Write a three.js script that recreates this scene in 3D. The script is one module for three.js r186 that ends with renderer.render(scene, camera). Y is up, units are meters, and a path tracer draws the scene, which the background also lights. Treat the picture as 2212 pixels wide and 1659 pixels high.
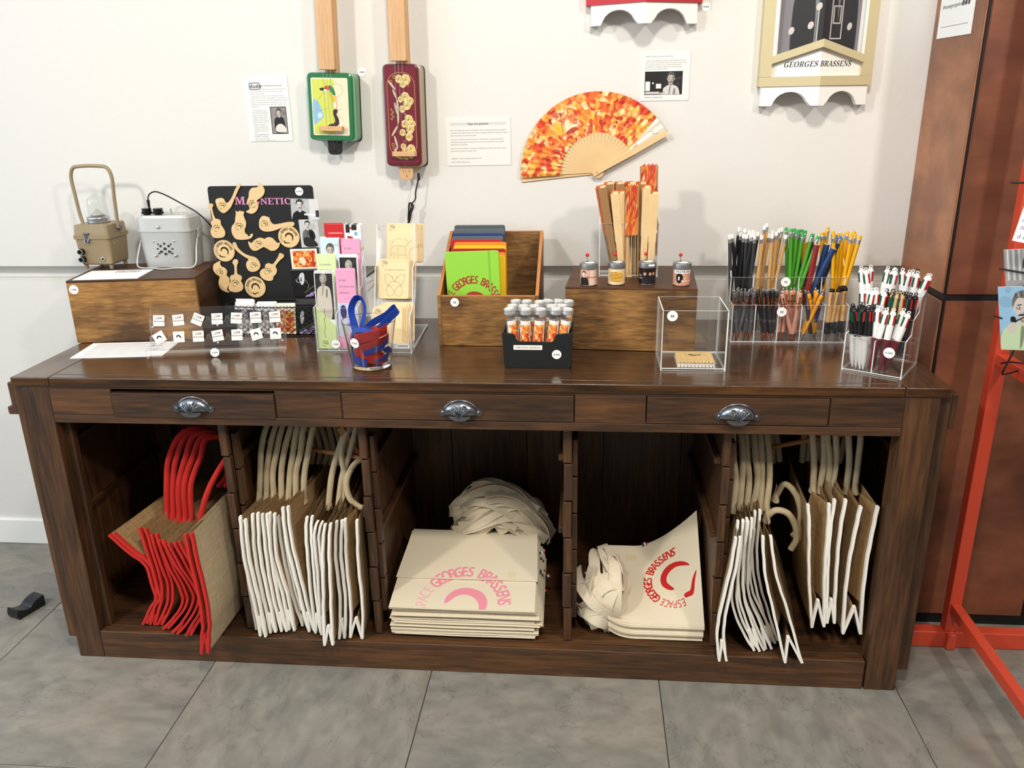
import * as THREE from 'three';
import { RoundedBoxGeometry } from 'three/addons/geometries/RoundedBoxGeometry.js';
import { mergeGeometries } from 'three/addons/utils/BufferGeometryUtils.js';
import { RectAreaLightUniformsLib } from 'three/addons/lights/RectAreaLightUniformsLib.js';

// ---------- camera, sky, light, exposure ----------
const scene = new THREE.Scene();
const camera = new THREE.PerspectiveCamera(49.73, 2212 / 1659, 0.05, 60);
camera.position.set(1.4083, 1.4494, 1.8184);
camera.rotation.set(-0.3335, 0.0929, -0.0186, 'YXZ');
const renderer = new THREE.WebGLRenderer({ antialias: true });
renderer.toneMapping = THREE.LinearToneMapping;
renderer.toneMappingExposure = 0.405;
renderer.shadowMap.enabled = true;
RectAreaLightUniformsLib.init();
scene.background = new THREE.Color(0.75, 0.87, 1.0);
const DAY = { color: new THREE.Color(0.74, 0.87, 1.0), power: 11 };
const LAMP = { color: new THREE.Color(1.0, 0.93, 0.82), power: 33 };
const FILL = { color: new THREE.Color(1.0, 0.95, 0.88), power: 5.6 };

// ---------- small helpers ----------
const PI = Math.PI, V = (x, y, z) => new THREE.Vector3(x, y, z);
function rng(s) { return () => { s = (s + 0x6d2b79f5) | 0; let t = Math.imul(s ^ (s >>> 15), 1 | s); t = (t + Math.imul(t ^ (t >>> 7), 61 | t)) ^ t; return ((t ^ (t >>> 14)) >>> 0) / 4294967296; }; }
const R = rng(7), rr = (a, b) => a + (b - a) * R();
const taken = {};
function numbered(n) { const k = taken[n] = (taken[n] ?? -1) + 1; return k ? n + '_' + String(k).padStart(3, '0') : n; }
function mesh(name, geo, m, parent, pos, rot) {
  const o = new THREE.Mesh(geo, m); o.name = parent ? name : numbered(name);
  o.castShadow = o.receiveShadow = true;
  if (pos) o.position.set(...pos);
  if (rot) o.rotation.set(...rot);
  (parent || scene).add(o);
  return o;
}
function tag(o, label, category, group, kind) {
  Object.assign(o.userData, { label });
  if (category) o.userData.category = category;
  if (group) o.userData.group = group;
  if (kind) o.userData.kind = kind;
  return o;
}
function thing(name, label, category, pos = [0, 0, 0], turn = 0, group) {
  const o = new THREE.Group(); o.name = numbered(name); o.position.set(...pos); o.rotation.y = turn; scene.add(o);
  return tag(o, label, category, group);
}
function structure(name, parent) { const o = new THREE.Group(); o.name = name; o.userData.kind = 'structure'; (parent || scene).add(o); return o; }
function place(root, pos, rot, label, group) {   // a copy of a thing with its parts
  const c = root.clone(); c.name = numbered(root.name.replace(/_\d+$/, '')); scene.add(c);
  c.userData = { ...root.userData, label }; if (group) c.userData.group = group;
  c.position.set(...pos); if (rot) c.rotation.set(...rot);
  return c;
}
const ORD = ['first', 'second', 'third', 'fourth', 'fifth', 'sixth', 'seventh', 'eighth', 'ninth', 'tenth', 'eleventh', 'twelfth', 'thirteenth', 'fourteenth', 'fifteenth', 'sixteenth', 'seventeenth', 'eighteenth', 'nineteenth', 'twentieth', 'twenty-first', 'twenty-second', 'twenty-third', 'twenty-fourth', 'twenty-fifth', 'twenty-sixth'];
const move = (g, x, y, z) => g.translate(x, y, z);
const merge = (list) => mergeGeometries(list.map((g) => { const n = g.index ? g.toNonIndexed() : g; for (const k of Object.keys(n.attributes)) if (!['position', 'normal', 'uv'].includes(k)) n.deleteAttribute(k); return n; }));
// uv in metres, u along the grain axis
function uvBox(g, axis = 0, ox = R() * 3, oy = R() * 3) {
  const p = g.attributes.position, n = g.attributes.normal, uv = new Float32Array(p.count * 2), c = [0, 0, 0];
  for (let i = 0; i < p.count; i++) {
    c[0] = p.getX(i); c[1] = p.getY(i); c[2] = p.getZ(i);
    const a = [Math.abs(n.getX(i)), Math.abs(n.getY(i)), Math.abs(n.getZ(i))], m = a.indexOf(Math.max(...a));
    let u, v;
    if (m === axis) { u = c[(axis + 1) % 3]; v = c[(axis + 2) % 3]; } else { u = c[axis]; v = c[3 - axis - m]; }
    uv[i * 2] = u + ox; uv[i * 2 + 1] = v + oy;
  }
  g.setAttribute('uv', new THREE.BufferAttribute(uv, 2));
  return g;
}
// a board between two corners with softly rounded edges, grain along axis
function board(x0, x1, y0, y1, z0, z1, axis = 0, r = 0.0015) {
  const w = x1 - x0, h = y1 - y0, d = z1 - z0;
  return uvBox(new RoundedBoxGeometry(w, h, d, 1, Math.min(r, w * 0.45, h * 0.45, d * 0.45)).translate((x0 + x1) / 2, (y0 + y1) / 2, (z0 + z1) / 2), axis);
}
const plainBox = (w, h, d, x = 0, y = 0, z = 0) => new THREE.BoxGeometry(w, h, d).translate(x, y, z);
const cyl = (r0, r1, h, n = 16, x = 0, y = 0, z = 0, open = false) => new THREE.CylinderGeometry(r1, r0, h, n, 1, open).translate(x, y, z);
const tube = (pts, r, seg = 24, rad = 8, closed = false) => new THREE.TubeGeometry(new THREE.CatmullRomCurve3(pts.map((p) => V(...p)), closed, 'centripetal'), seg, r, rad, closed);
const lathe = (pts, n = 24) => new THREE.LatheGeometry(pts.map((p) => new THREE.Vector2(...p)), n);
function shapeOf(pts) { const s = new THREE.Shape(); pts.forEach((p, i) => (i ? s.lineTo(...p) : s.moveTo(...p))); s.closePath(); return s; }
function roundRect(w, h, r) {
  const s = new THREE.Shape(), x = -w / 2, y = -h / 2;
  s.moveTo(x + r, y); s.lineTo(x + w - r, y); s.quadraticCurveTo(x + w, y, x + w, y + r); s.lineTo(x + w, y + h - r); s.quadraticCurveTo(x + w, y + h, x + w - r, y + h);
  s.lineTo(x + r, y + h); s.quadraticCurveTo(x, y + h, x, y + h - r); s.lineTo(x, y + r); s.quadraticCurveTo(x, y, x + r, y);
  return s;
}
const extrude = (s, d, bevel = 0, seg = 6) => new THREE.ExtrudeGeometry(s, { depth: d, bevelEnabled: bevel > 0, bevelThickness: bevel, bevelSize: bevel, bevelSegments: 2, curveSegments: seg });
// uv 0..1 over the xy box of a geometry
function uvFit(g) {
  g.computeBoundingBox(); const b = g.boundingBox, p = g.attributes.position, uv = new Float32Array(p.count * 2);
  for (let i = 0; i < p.count; i++) { uv[i * 2] = (p.getX(i) - b.min.x) / (b.max.x - b.min.x); uv[i * 2 + 1] = (p.getY(i) - b.min.y) / (b.max.y - b.min.y); }
  g.setAttribute('uv', new THREE.BufferAttribute(uv, 2)); return g;
}
// a sheet of points: fn(u, v) -> [x, y, z], uv scaled to su x sv
function sheet(fn, nu, nv, su = 1, sv = 1) {
  const p = [], uv = [], idx = [];
  for (let j = 0; j <= nv; j++) for (let i = 0; i <= nu; i++) { p.push(...fn(i / nu, j / nv)); uv.push(i / nu * su, j / nv * sv); }
  for (let j = 0; j < nv; j++) for (let i = 0; i < nu; i++) { const a = j * (nu + 1) + i, b = a + 1, c = a + nu + 1, d = c + 1; idx.push(a, b, d, a, d, c); }
  const g = new THREE.BufferGeometry(); g.setAttribute('position', new THREE.Float32BufferAttribute(p, 3)); g.setAttribute('uv', new THREE.Float32BufferAttribute(uv, 2)); g.setIndex(idx); g.computeVertexNormals();
  return g;
}
// two-sided slab: the sheet and its copy pushed along fn2, closed round the rim
function slab(fn, nu, nv, off, su = 1, sv = 1) {
  const top = sheet(fn, nu, nv, su, sv), bot = sheet((u, v) => { const a = fn(u, v); return [a[0] + off[0], a[1] + off[1], a[2] + off[2]]; }, nu, nv, su, sv);
  bot.index.array.reverse(); bot.computeVertexNormals();
  const rim = [];
  for (let i = 0; i <= nu; i++) rim.push([i / nu, 0]); for (let j = 1; j <= nv; j++) rim.push([1, j / nv]);
  for (let i = nu - 1; i >= 0; i--) rim.push([i / nu, 1]); for (let j = nv - 1; j >= 0; j--) rim.push([0, j / nv]);
  const side = sheet((u, v) => { const q = rim[Math.round(u * (rim.length - 1))], a = fn(...q); return v ? a : [a[0] + off[0], a[1] + off[1], a[2] + off[2]]; }, rim.length - 1, 1, 0.01, 0.01);
  return merge([top, bot, side]);
}

// ---------- textures ----------
function noise2(seed) {   // value noise with smooth steps
  const r = rng(seed), N = 256, t = new Float32Array(N * N); for (let i = 0; i < N * N; i++) t[i] = r();
  return (x, y) => { const xi = Math.floor(x), yi = Math.floor(y), fx = x - xi, fy = y - yi, u = fx * fx * (3 - 2 * fx), v = fy * fy * (3 - 2 * fy); const at = (a, b) => t[((b & 255) << 8) | (a & 255)];
    return (at(xi, yi) * (1 - u) + at(xi + 1, yi) * u) * (1 - v) + (at(xi, yi + 1) * (1 - u) + at(xi + 1, yi + 1) * u) * v; };
}
const NA = noise2(11), NB = noise2(29);
const fbm = (x, y, o = 4, f = NA) => { let s = 0, a = 0.5; for (let i = 0; i < o; i++) { s += a * f(x, y); x = x * 2.03 + 17.3; y = y * 2.03 + 9.1; a *= 0.5; } return s / (1 - Math.pow(0.5, o)); };
function dataTex(w, h, fn, srgb = true, metresU = 1, metresV = 1) {
  const d = new Uint8Array(w * h * 4);
  for (let j = 0; j < h; j++) for (let i = 0; i < w; i++) { const c = fn(i / w, j / h), k = (j * w + i) * 4; for (let q = 0; q < 3; q++) d[k + q] = Math.max(0, Math.min(255, c[q] ?? c[0])); d[k + 3] = 255; }
  const t = new THREE.DataTexture(d, w, h); t.magFilter = THREE.LinearFilter; t.minFilter = THREE.LinearMipmapLinearFilter; t.generateMipmaps = true;
  t.wrapS = t.wrapT = THREE.MirroredRepeatWrapping; t.repeat.set(1 / metresU, 1 / metresV); if (srgb) t.colorSpace = THREE.SRGBColorSpace; t.needsUpdate = true;
  return t;
}
function canvasTex(w, h, draw) {
  const c = document.createElement('canvas'); c.width = w; c.height = h; const g = c.getContext('2d'); draw(g, w, h);
  const t = new THREE.CanvasTexture(c); t.colorSpace = THREE.SRGBColorSpace; t.anisotropy = 8; return t;
}
const mix = (a, b, t) => a.map((x, i) => x + (b[i] - x) * t);
const std = (o) => new THREE.MeshStandardMaterial(o), phy = (o) => new THREE.MeshPhysicalMaterial(o);
const grainy = (a, b, su, sv, knots) => (u, v) => {   // u along the grain
  const w = fbm(u * 3, v * 6, 3), line = fbm(u * su + w, v * sv + w * 4, 4), fine = fbm(u * su * 4, v * sv * 3.2, 3, NB), blot = fbm(u * 5 + 40, v * 5 + 20, 4, NB);
  let t = 0.15 + 0.75 * line * 0.7 + 0.6 * (fine - 0.5) + knots * (blot - 0.5) * 1.4;
  return mix(a, b, Math.max(0, Math.min(1, t)));
};
const T = {
  dark: dataTex(1024, 1024, grainy([40, 24, 11], [124, 80, 40], 5, 80, 0.45), true, 1.2, 1.2),
  crate: dataTex(1024, 1024, grainy([74, 48, 22], [188, 138, 76], 7, 64, 1.0), true, 0.7, 0.7),
  pale: dataTex(512, 512, grainy([206, 174, 138], [232, 204, 170], 4, 60, 0.15), true, 0.4, 0.4),
  birch: dataTex(512, 512, grainy([220, 184, 132], [238, 208, 160], 3, 26, 0.3), true, 0.3, 0.3),
  woodBump: dataTex(1024, 512, (u, v) => [90 + 130 * fbm(u * 6, v * 110, 3) ], false, 0.6, 0.6),
  plaster: dataTex(1024, 1024, (u, v) => [70 + 110 * fbm(u * 60, v * 60, 5)], false, 0.8, 0.8),
  slate: dataTex(1024, 1024, (u, v) => {
    const big = fbm(u * 5, v * 7, 5), mid = fbm(u * 26 + big * 3, v * 46, 5, NB), crack = Math.abs(fbm(u * 9 + 3, v * 17 + big * 2, 5) - 0.5), c = crack < 0.006 ? -12 : 0;
    const t = 0.36 * big + 0.64 * mid, g = 108 + 58 * (t - 0.1) + c; return [g * 1.02 + 10 * (big - 0.5), g * 0.99, g * 0.93 - 8 * (big - 0.5)];
  }, true, 1.2, 1.2),
  slateBump: dataTex(1024, 1024, (u, v) => { const big = fbm(u * 4, v * 5, 5), crack = Math.abs(fbm(u * 9 + 3, v * 17 + big * 2, 5) - 0.5); return [90 + 90 * fbm(u * 30, v * 46, 5) - (crack < 0.006 ? 40 : 0)]; }, false, 1.2, 1.2),
  rust: dataTex(1024, 1024, (u, v) => {
    const a = fbm(u * 3 + 5, v * 4, 5), b = fbm(u * 11 + a * 4, v * 24, 5, NB), t = 0.6 * a + 0.4 * b; let c = mix([124, 84, 66], [184, 134, 102], Math.max(0, Math.min(1, (t - 0.28) * 2.3)));
    c = mix(c, [112, 78, 72], 0.45 * Math.max(0, Math.min(1, (fbm(u * 7 + 60, v * 6, 5) - 0.5) * 5))); return c;
  }, true, 1.1, 1.1),
  rustBump: dataTex(512, 512, (u, v) => [60 + 140 * fbm(u * 8 + 2, v * 18, 5, NB)], false, 0.7, 0.7),
  jute: dataTex(512, 512, (u, v) => { const s = Math.sin(u * 512 * 0.78) * Math.sin(v * 512 * 0.78), n = fbm(u * 8, v * 90, 3) * 0.5 + fbm(u * 90, v * 8, 3) * 0.5; const t = 0.5 + 0.22 * s + 0.9 * (n - 0.5); return mix([118, 88, 52], [202, 170, 120], Math.max(0, Math.min(1, t))); }, true, 0.16, 0.16),
  weave: dataTex(512, 512, (u, v) => { const s = Math.sin(u * 512 * 0.78) * Math.sin(v * 512 * 0.78); return [128 + 90 * s]; }, false, 0.16, 0.16),
  cotton: dataTex(512, 512, (u, v) => { const n = fbm(u * 20, v * 20, 4), f = fbm(u * 240, v * 240, 2, NB); const k = (n - 0.5) * 14 + (f - 0.5) * 26; return [226 + k, 213 + k, 188 + k]; }, true, 0.3, 0.3),
  felt: dataTex(256, 256, (u, v) => [70 + 120 * fbm(u * 120, v * 120, 3)], false, 0.05, 0.05),
};
T.darkRough = dataTex(512, 512, (u, v) => [52 + 90 * fbm(u * 7, v * 7, 5) + 26 * fbm(u * 5, v * 90, 2)], false, 0.9, 0.9);

// ---------- shared materials ----------
const M = {
  wall: std({ color: new THREE.Color(0.74, 0.725, 0.695), roughness: 0.85, bumpMap: T.plaster, bumpScale: 0.0012 }),
  white: std({ color: 0xf3f2ee, roughness: 0.6 }),
  dark: phy({ map: T.dark, roughness: 0.55, bumpMap: T.woodBump, bumpScale: 0.0010, clearcoat: 0.25, clearcoatRoughness: 0.35 }),
  top: phy({ map: T.dark, roughness: 0.42, roughnessMap: T.darkRough, bumpMap: T.woodBump, bumpScale: 0.00025, clearcoat: 0.6, clearcoatRoughness: 0.2 }),
  crate: std({ map: T.crate, roughness: 0.6, bumpMap: T.woodBump, bumpScale: 0.0005 }),
  crateTop: std({ map: T.dark, color: 0xfff0e0, roughness: 0.5, bumpMap: T.woodBump, bumpScale: 0.0004 }),
  crateRaw: std({ map: T.pale, color: 0xe0b07c, roughness: 0.6 }),
  pale: std({ map: T.pale, roughness: 0.55, bumpMap: T.woodBump, bumpScale: 0.0002 }),
  beech: std({ map: T.pale, color: 0xfae6cc, roughness: 0.5, bumpMap: T.woodBump, bumpScale: 0.0002 }),
  dowel: std({ map: T.pale, color: 0xc8a078, roughness: 0.6 }),
  birch: std({ map: T.birch, roughness: 0.55 }),
  tile: std({ map: T.slate, roughness: 0.5, bumpMap: T.slateBump, bumpScale: 0.00035 }),
  grout: std({ color: 0x4a4743, roughness: 0.9 }),
  rust: std({ map: T.rust, color: 0xcfae9e, roughness: 0.5, bumpMap: T.rustBump, bumpScale: 0.0015 }),  // column front: shade put into the colour as a darker tint
  rustSideLit: std({ map: T.rust, color: 0xfff0dc, roughness: 0.42, bumpMap: T.rustBump, bumpScale: 0.0012 }),  // same cladding on the side: light put into the colour as a paler tint
  black: std({ color: 0x0b0b0c, roughness: 0.5 }), blackMatt: std({ color: 0x141415, roughness: 0.75 }), blackGloss: std({ color: 0x080808, roughness: 0.22 }),
  steel: std({ color: 0xc4c6c8, roughness: 0.28, metalness: 1 }), alu: std({ color: 0xc9c9c6, roughness: 0.5, metalness: 0.6, bumpMap: T.plaster, bumpScale: 0.0003 }),
  nickel: std({ color: 0x8b9098, roughness: 0.26, metalness: 1 }), gold: std({ color: 0xc9a14e, roughness: 0.25, metalness: 1 }), rose: std({ color: 0xd98a62, roughness: 0.22, metalness: 1 }),
  redPaint: std({ color: 0xcb4830, roughness: 0.38 }),
  trim: std({ color: 0xfbf8f0, roughness: 0.85, bumpMap: T.felt, bumpScale: 0.0004 }),
  redCloth: std({ color: 0xc8261f, roughness: 0.9, bumpMap: T.felt, bumpScale: 0.0006 }),
  cream: std({ map: T.cotton, color: 0xfdf6e6, roughness: 0.9, bumpMap: T.felt, bumpScale: 0.0004 }),
  handle: std({ map: T.cotton, color: 0xe4dccb, roughness: 0.95, bumpMap: T.felt, bumpScale: 0.0009 }),
  jute: std({ map: T.jute, roughness: 0.95, bumpMap: T.weave, bumpScale: 0.0006 }),
  jutePale: std({ map: T.jute, color: 0xffffff, roughness: 0.95, bumpMap: T.weave, bumpScale: 0.0006 }),
  cotton: std({ map: T.cotton, roughness: 0.95, bumpMap: T.felt, bumpScale: 0.0002 }),
  pane: phy({ color: 0xffffff, roughness: 0.03, transmission: 1, thickness: 0, ior: 1.5 }),
  paneEdge: phy({ color: 0xf2f7f7, roughness: 0.25, transmission: 0.12, thickness: 0 }),
  glass: phy({ color: 0xffffff, roughness: 0.0, transmission: 1, thickness: 0.01, ior: 1.5 }),
  paper: std({ color: 0xf4f4f2, roughness: 0.8 }), sheen: std({ color: 0xf8f8f6, roughness: 0.35 }),
};
T.jutePale = dataTex(512, 512, (u, v) => { const s = Math.sin(u * 512 * 0.78) * Math.sin(v * 512 * 0.78), n = fbm(u * 8, v * 90, 3) * 0.5 + fbm(u * 90, v * 8, 3) * 0.5; return mix([160, 138, 104], [226, 208, 176], Math.max(0, Math.min(1, 0.5 + 0.2 * s + 0.9 * (n - 0.5)))); }, true, 0.16, 0.16);
M.jutePale.map = T.jutePale;
const colour = (c, rough = 0.5, extra = {}) => std({ color: c, roughness: rough, ...extra });
const printed = (t, rough = 0.6) => std({ map: t, roughness: rough });

// ---------- print helpers ----------
function ring(g, text, cx, cy, r, a0, a1, font, color) {   // letters along an arc, angles in degrees clockwise from the left
  g.save(); g.font = font; g.fillStyle = color; g.textAlign = 'center'; g.textBaseline = 'middle';
  [...text].forEach((ch, i) => { const a = (a0 + (a1 - a0) * (i + 0.5) / text.length) * PI / 180; g.save(); g.translate(cx - Math.cos(a) * r, cy - Math.sin(a) * r); g.rotate(a - PI / 2); g.scale(0.74, 1); g.fillText(ch, 0, 0); g.restore(); });
  g.restore();
}
function blob(g, pts, fill) { g.fillStyle = fill; g.beginPath(); const n = pts.length; for (let i = 0; i < n; i++) { const a = pts[i], b = pts[(i + 1) % n], m = [(a[0] + b[0]) / 2, (a[1] + b[1]) / 2]; if (!i) { const z = pts[n - 1]; g.moveTo((z[0] + a[0]) / 2, (z[1] + a[1]) / 2); } g.quadraticCurveTo(a[0], a[1], m[0], m[1]); } g.closePath(); g.fill(); }
function logo(g, cx, cy, r, col, turn = 0, thin = col) {
  g.save(); g.translate(cx, cy); g.rotate(turn); const s = r / 100;
  ring(g, 'ESPACE', 0, 0, r * 0.85, -28, 28, `${33 * s}px sans-serif`, thin);
  ring(g, 'GEORGES', 0, 0, r * 0.85, 34, 98, `bold ${39 * s}px sans-serif`, col);
  ring(g, 'BRASSENS', 0, 0, r * 0.85, 106, 180, `bold ${39 * s}px sans-serif`, col);
  g.scale(s, s);
  blob(g, [[-38, 6], [-40, -14], [-22, -40], [8, -46], [38, -34], [52, -8], [48, 22], [34, 44], [26, 50], [32, 28], [36, 4], [22, -18], [2, -26], [-14, -22], [-26, -8]], col);
  blob(g, [[-62, 42], [-48, 40], [-46, 54], [-20, 56], [-2, 62], [12, 70], [2, 70], [-20, 66], [-44, 66], [-60, 62]], col);
  blob(g, [[-66, 34], [-50, 34], [-48, 52], [-62, 54]], col);
  g.restore();
}
function sticker(text, parent, pos, rot = [0, 0, 0], r = 0.0125, px = 34) {
  const t = canvasTex(128, 128, (g) => { g.fillStyle = '#fbfbfa'; g.fillRect(0, 0, 128, 128); g.fillStyle = '#1b1b1d'; g.font = `bold ${px}px sans-serif`; g.textAlign = 'center'; g.textBaseline = 'middle'; g.fillText(text, 64, 66); });
  const o = mesh('price_sticker', uvFit(new THREE.CylinderGeometry(r, r, 0.0006, 32).rotateX(PI / 2)), printed(t, 0.5), parent, pos, rot);
  o.userData.label = 'round white price sticker'; return o;
}
function man(g, x, y, w, h, o = {}) {   // a plain bust of a man with a moustache, in greys
  g.save(); g.beginPath(); g.rect(x, y, w, h); g.clip(); g.translate(x, y); const s = Math.min(w, h) / 100, W = w / s, H = h / s, d = (c) => { g.globalAlpha = c; };
  g.scale(s, s); g.fillStyle = o.bg || '#3a3a3c'; g.fillRect(0, 0, W, H);
  if (o.stripes) for (let i = 0; i < 9; i++) { g.fillStyle = i % 2 ? '#c9c9c9' : '#8c8c8c'; g.fillRect(i * 5, 0, 3.2, 62); }
  const r = rng(Math.round(W * 7 + H * 3)); d(0.09); for (let i = 0; i < 14; i++) { g.fillStyle = i % 2 ? '#fff' : '#000'; g.beginPath(); g.ellipse(r() * W, r() * H, 6 + r() * 14, 4 + r() * 10, r() * 3, 0, 7); g.fill(); } d(1);
  const k = o.k ?? 1; g.translate((o.fx ?? 52) / 100 * W, (o.fy ?? 42) / 100 * 100); g.scale(k, k); const skin = o.skin || '#b9b3ad';
  blob(g, [[-48, H], [-44, 48], [-24, 32], [-10, 26], [10, 26], [26, 31], [44, 46], [50, H]], o.shirt || '#c8c4c0');
  d(0.35); blob(g, [[-6, 27], [2, 27], [-4, 70], [-12, 90]], '#000'); blob(g, [[14, 40], [26, 44], [22, 90], [10, 90]], '#000'); d(1);
  blob(g, [[-13, 26], [0, 40], [13, 26], [10, 10], [-10, 10]], skin); d(0.3); blob(g, [[-11, 16], [11, 16], [12, 26], [-6, 30]], '#000'); d(1);
  blob(g, [[-17, -6], [-15, -24], [0, -31], [15, -24], [17, -6], [14, 12], [6, 23], [-6, 23], [-14, 12]], skin); for (const q of [-1, 1]) blob(g, [[q * 16, -6], [q * 20, -8], [q * 19, 4], [q * 16, 6]], skin);
  d(0.28); blob(g, [[4, -26], [17, -12], [15, 12], [6, 23], [9, 6], [8, -10]], '#000'); blob(g, [[-15, -4], [-4, -3], [-6, 3], [-14, 2]], '#000'); blob(g, [[4, -3], [14, -4], [13, 2], [6, 3]], '#000'); d(1);
  blob(g, [[-20, 2], [-21, -18], [-12, -34], [4, -38], [18, -31], [22, -14], [20, 4], [17, -10], [12, -22], [0, -20], [-10, -23], [-17, -10]], o.hair || '#6b6866'); d(0.4); for (let i = -3; i < 4; i++) blob(g, [[i * 5, -36 + Math.abs(i) * 2], [i * 5 + 2, -34], [i * 5 + 3, -22], [i * 5 + 1, -22]], i % 2 ? '#000' : '#fff'); d(1);
  blob(g, [[-13, -7], [-4, -9], [-3, -7], [-12, -5]], '#2b2928'); blob(g, [[13, -7], [4, -9], [3, -7], [12, -5]], '#2b2928');
  g.fillStyle = '#e8e4de'; g.beginPath(); g.ellipse(-8, -2, 3.4, 1.5, 0, 0, 7); g.ellipse(8, -2, 3.4, 1.5, 0, 0, 7); g.fill(); g.fillStyle = '#1c1b1b'; g.beginPath(); g.arc(-8, -2, 1.4, 0, 7); g.arc(8, -2, 1.4, 0, 7); g.fill();
  d(0.35); blob(g, [[1, -4], [4, 6], [3, 9], [-4, 9], [0, 6]], '#000'); d(1);
  blob(g, [[-13, 15], [-6, 10], [0, 11], [6, 10], [13, 15], [6, 15.5], [0, 14.5], [-6, 15.5]], o.hair2 || '#3a3634'); d(0.5); blob(g, [[-6, 17.5], [6, 17.5], [3, 19.5], [-3, 19.5]], '#5a3a36'); d(1);
  if (o.pipe) { g.strokeStyle = '#141313'; g.lineWidth = 2.4; g.beginPath(); g.moveTo(2, 17); g.quadraticCurveTo(-12, 22, -17, 28); g.stroke(); blob(g, [[-25, 16], [-15, 16], [-15, 30], [-24, 30]], '#141313'); blob(g, [[-34, 40], [-22, 26], [-14, 30], [-14, 44], [-24, 56]], skin); }
  g.restore();
}
function daubs(g, w, h, seed, n, size, streak = 1) {   // watercolour dabs in reds, oranges and yellows
  const r = rng(seed), pal = ['#f6c768', '#f09a3a', '#e8642a', '#d2391f', '#b92a1c', '#f7e2b0', '#e9822f', '#f3b04b', '#c8371f'];
  g.fillStyle = '#f4b45c'; g.fillRect(0, 0, w, h);
  for (let i = 0; i < n; i++) { g.globalAlpha = 0.55 + 0.4 * r(); g.fillStyle = pal[Math.floor(r() * pal.length)]; g.beginPath(); const s = size * (0.5 + r()); g.ellipse(r() * w, r() * h, s, s * streak * (0.6 + 0.8 * r()), r() * (streak > 1.5 ? 0.3 : 3), 0, 7); g.fill(); }
  g.globalAlpha = 1;
}
function para(g, lines, x, y, lh, font, color = '#333') { g.fillStyle = color; g.font = font; g.textAlign = 'left'; g.textBaseline = 'alphabetic'; lines.forEach((l, i) => g.fillText(l, x, y + i * lh)); }

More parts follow.
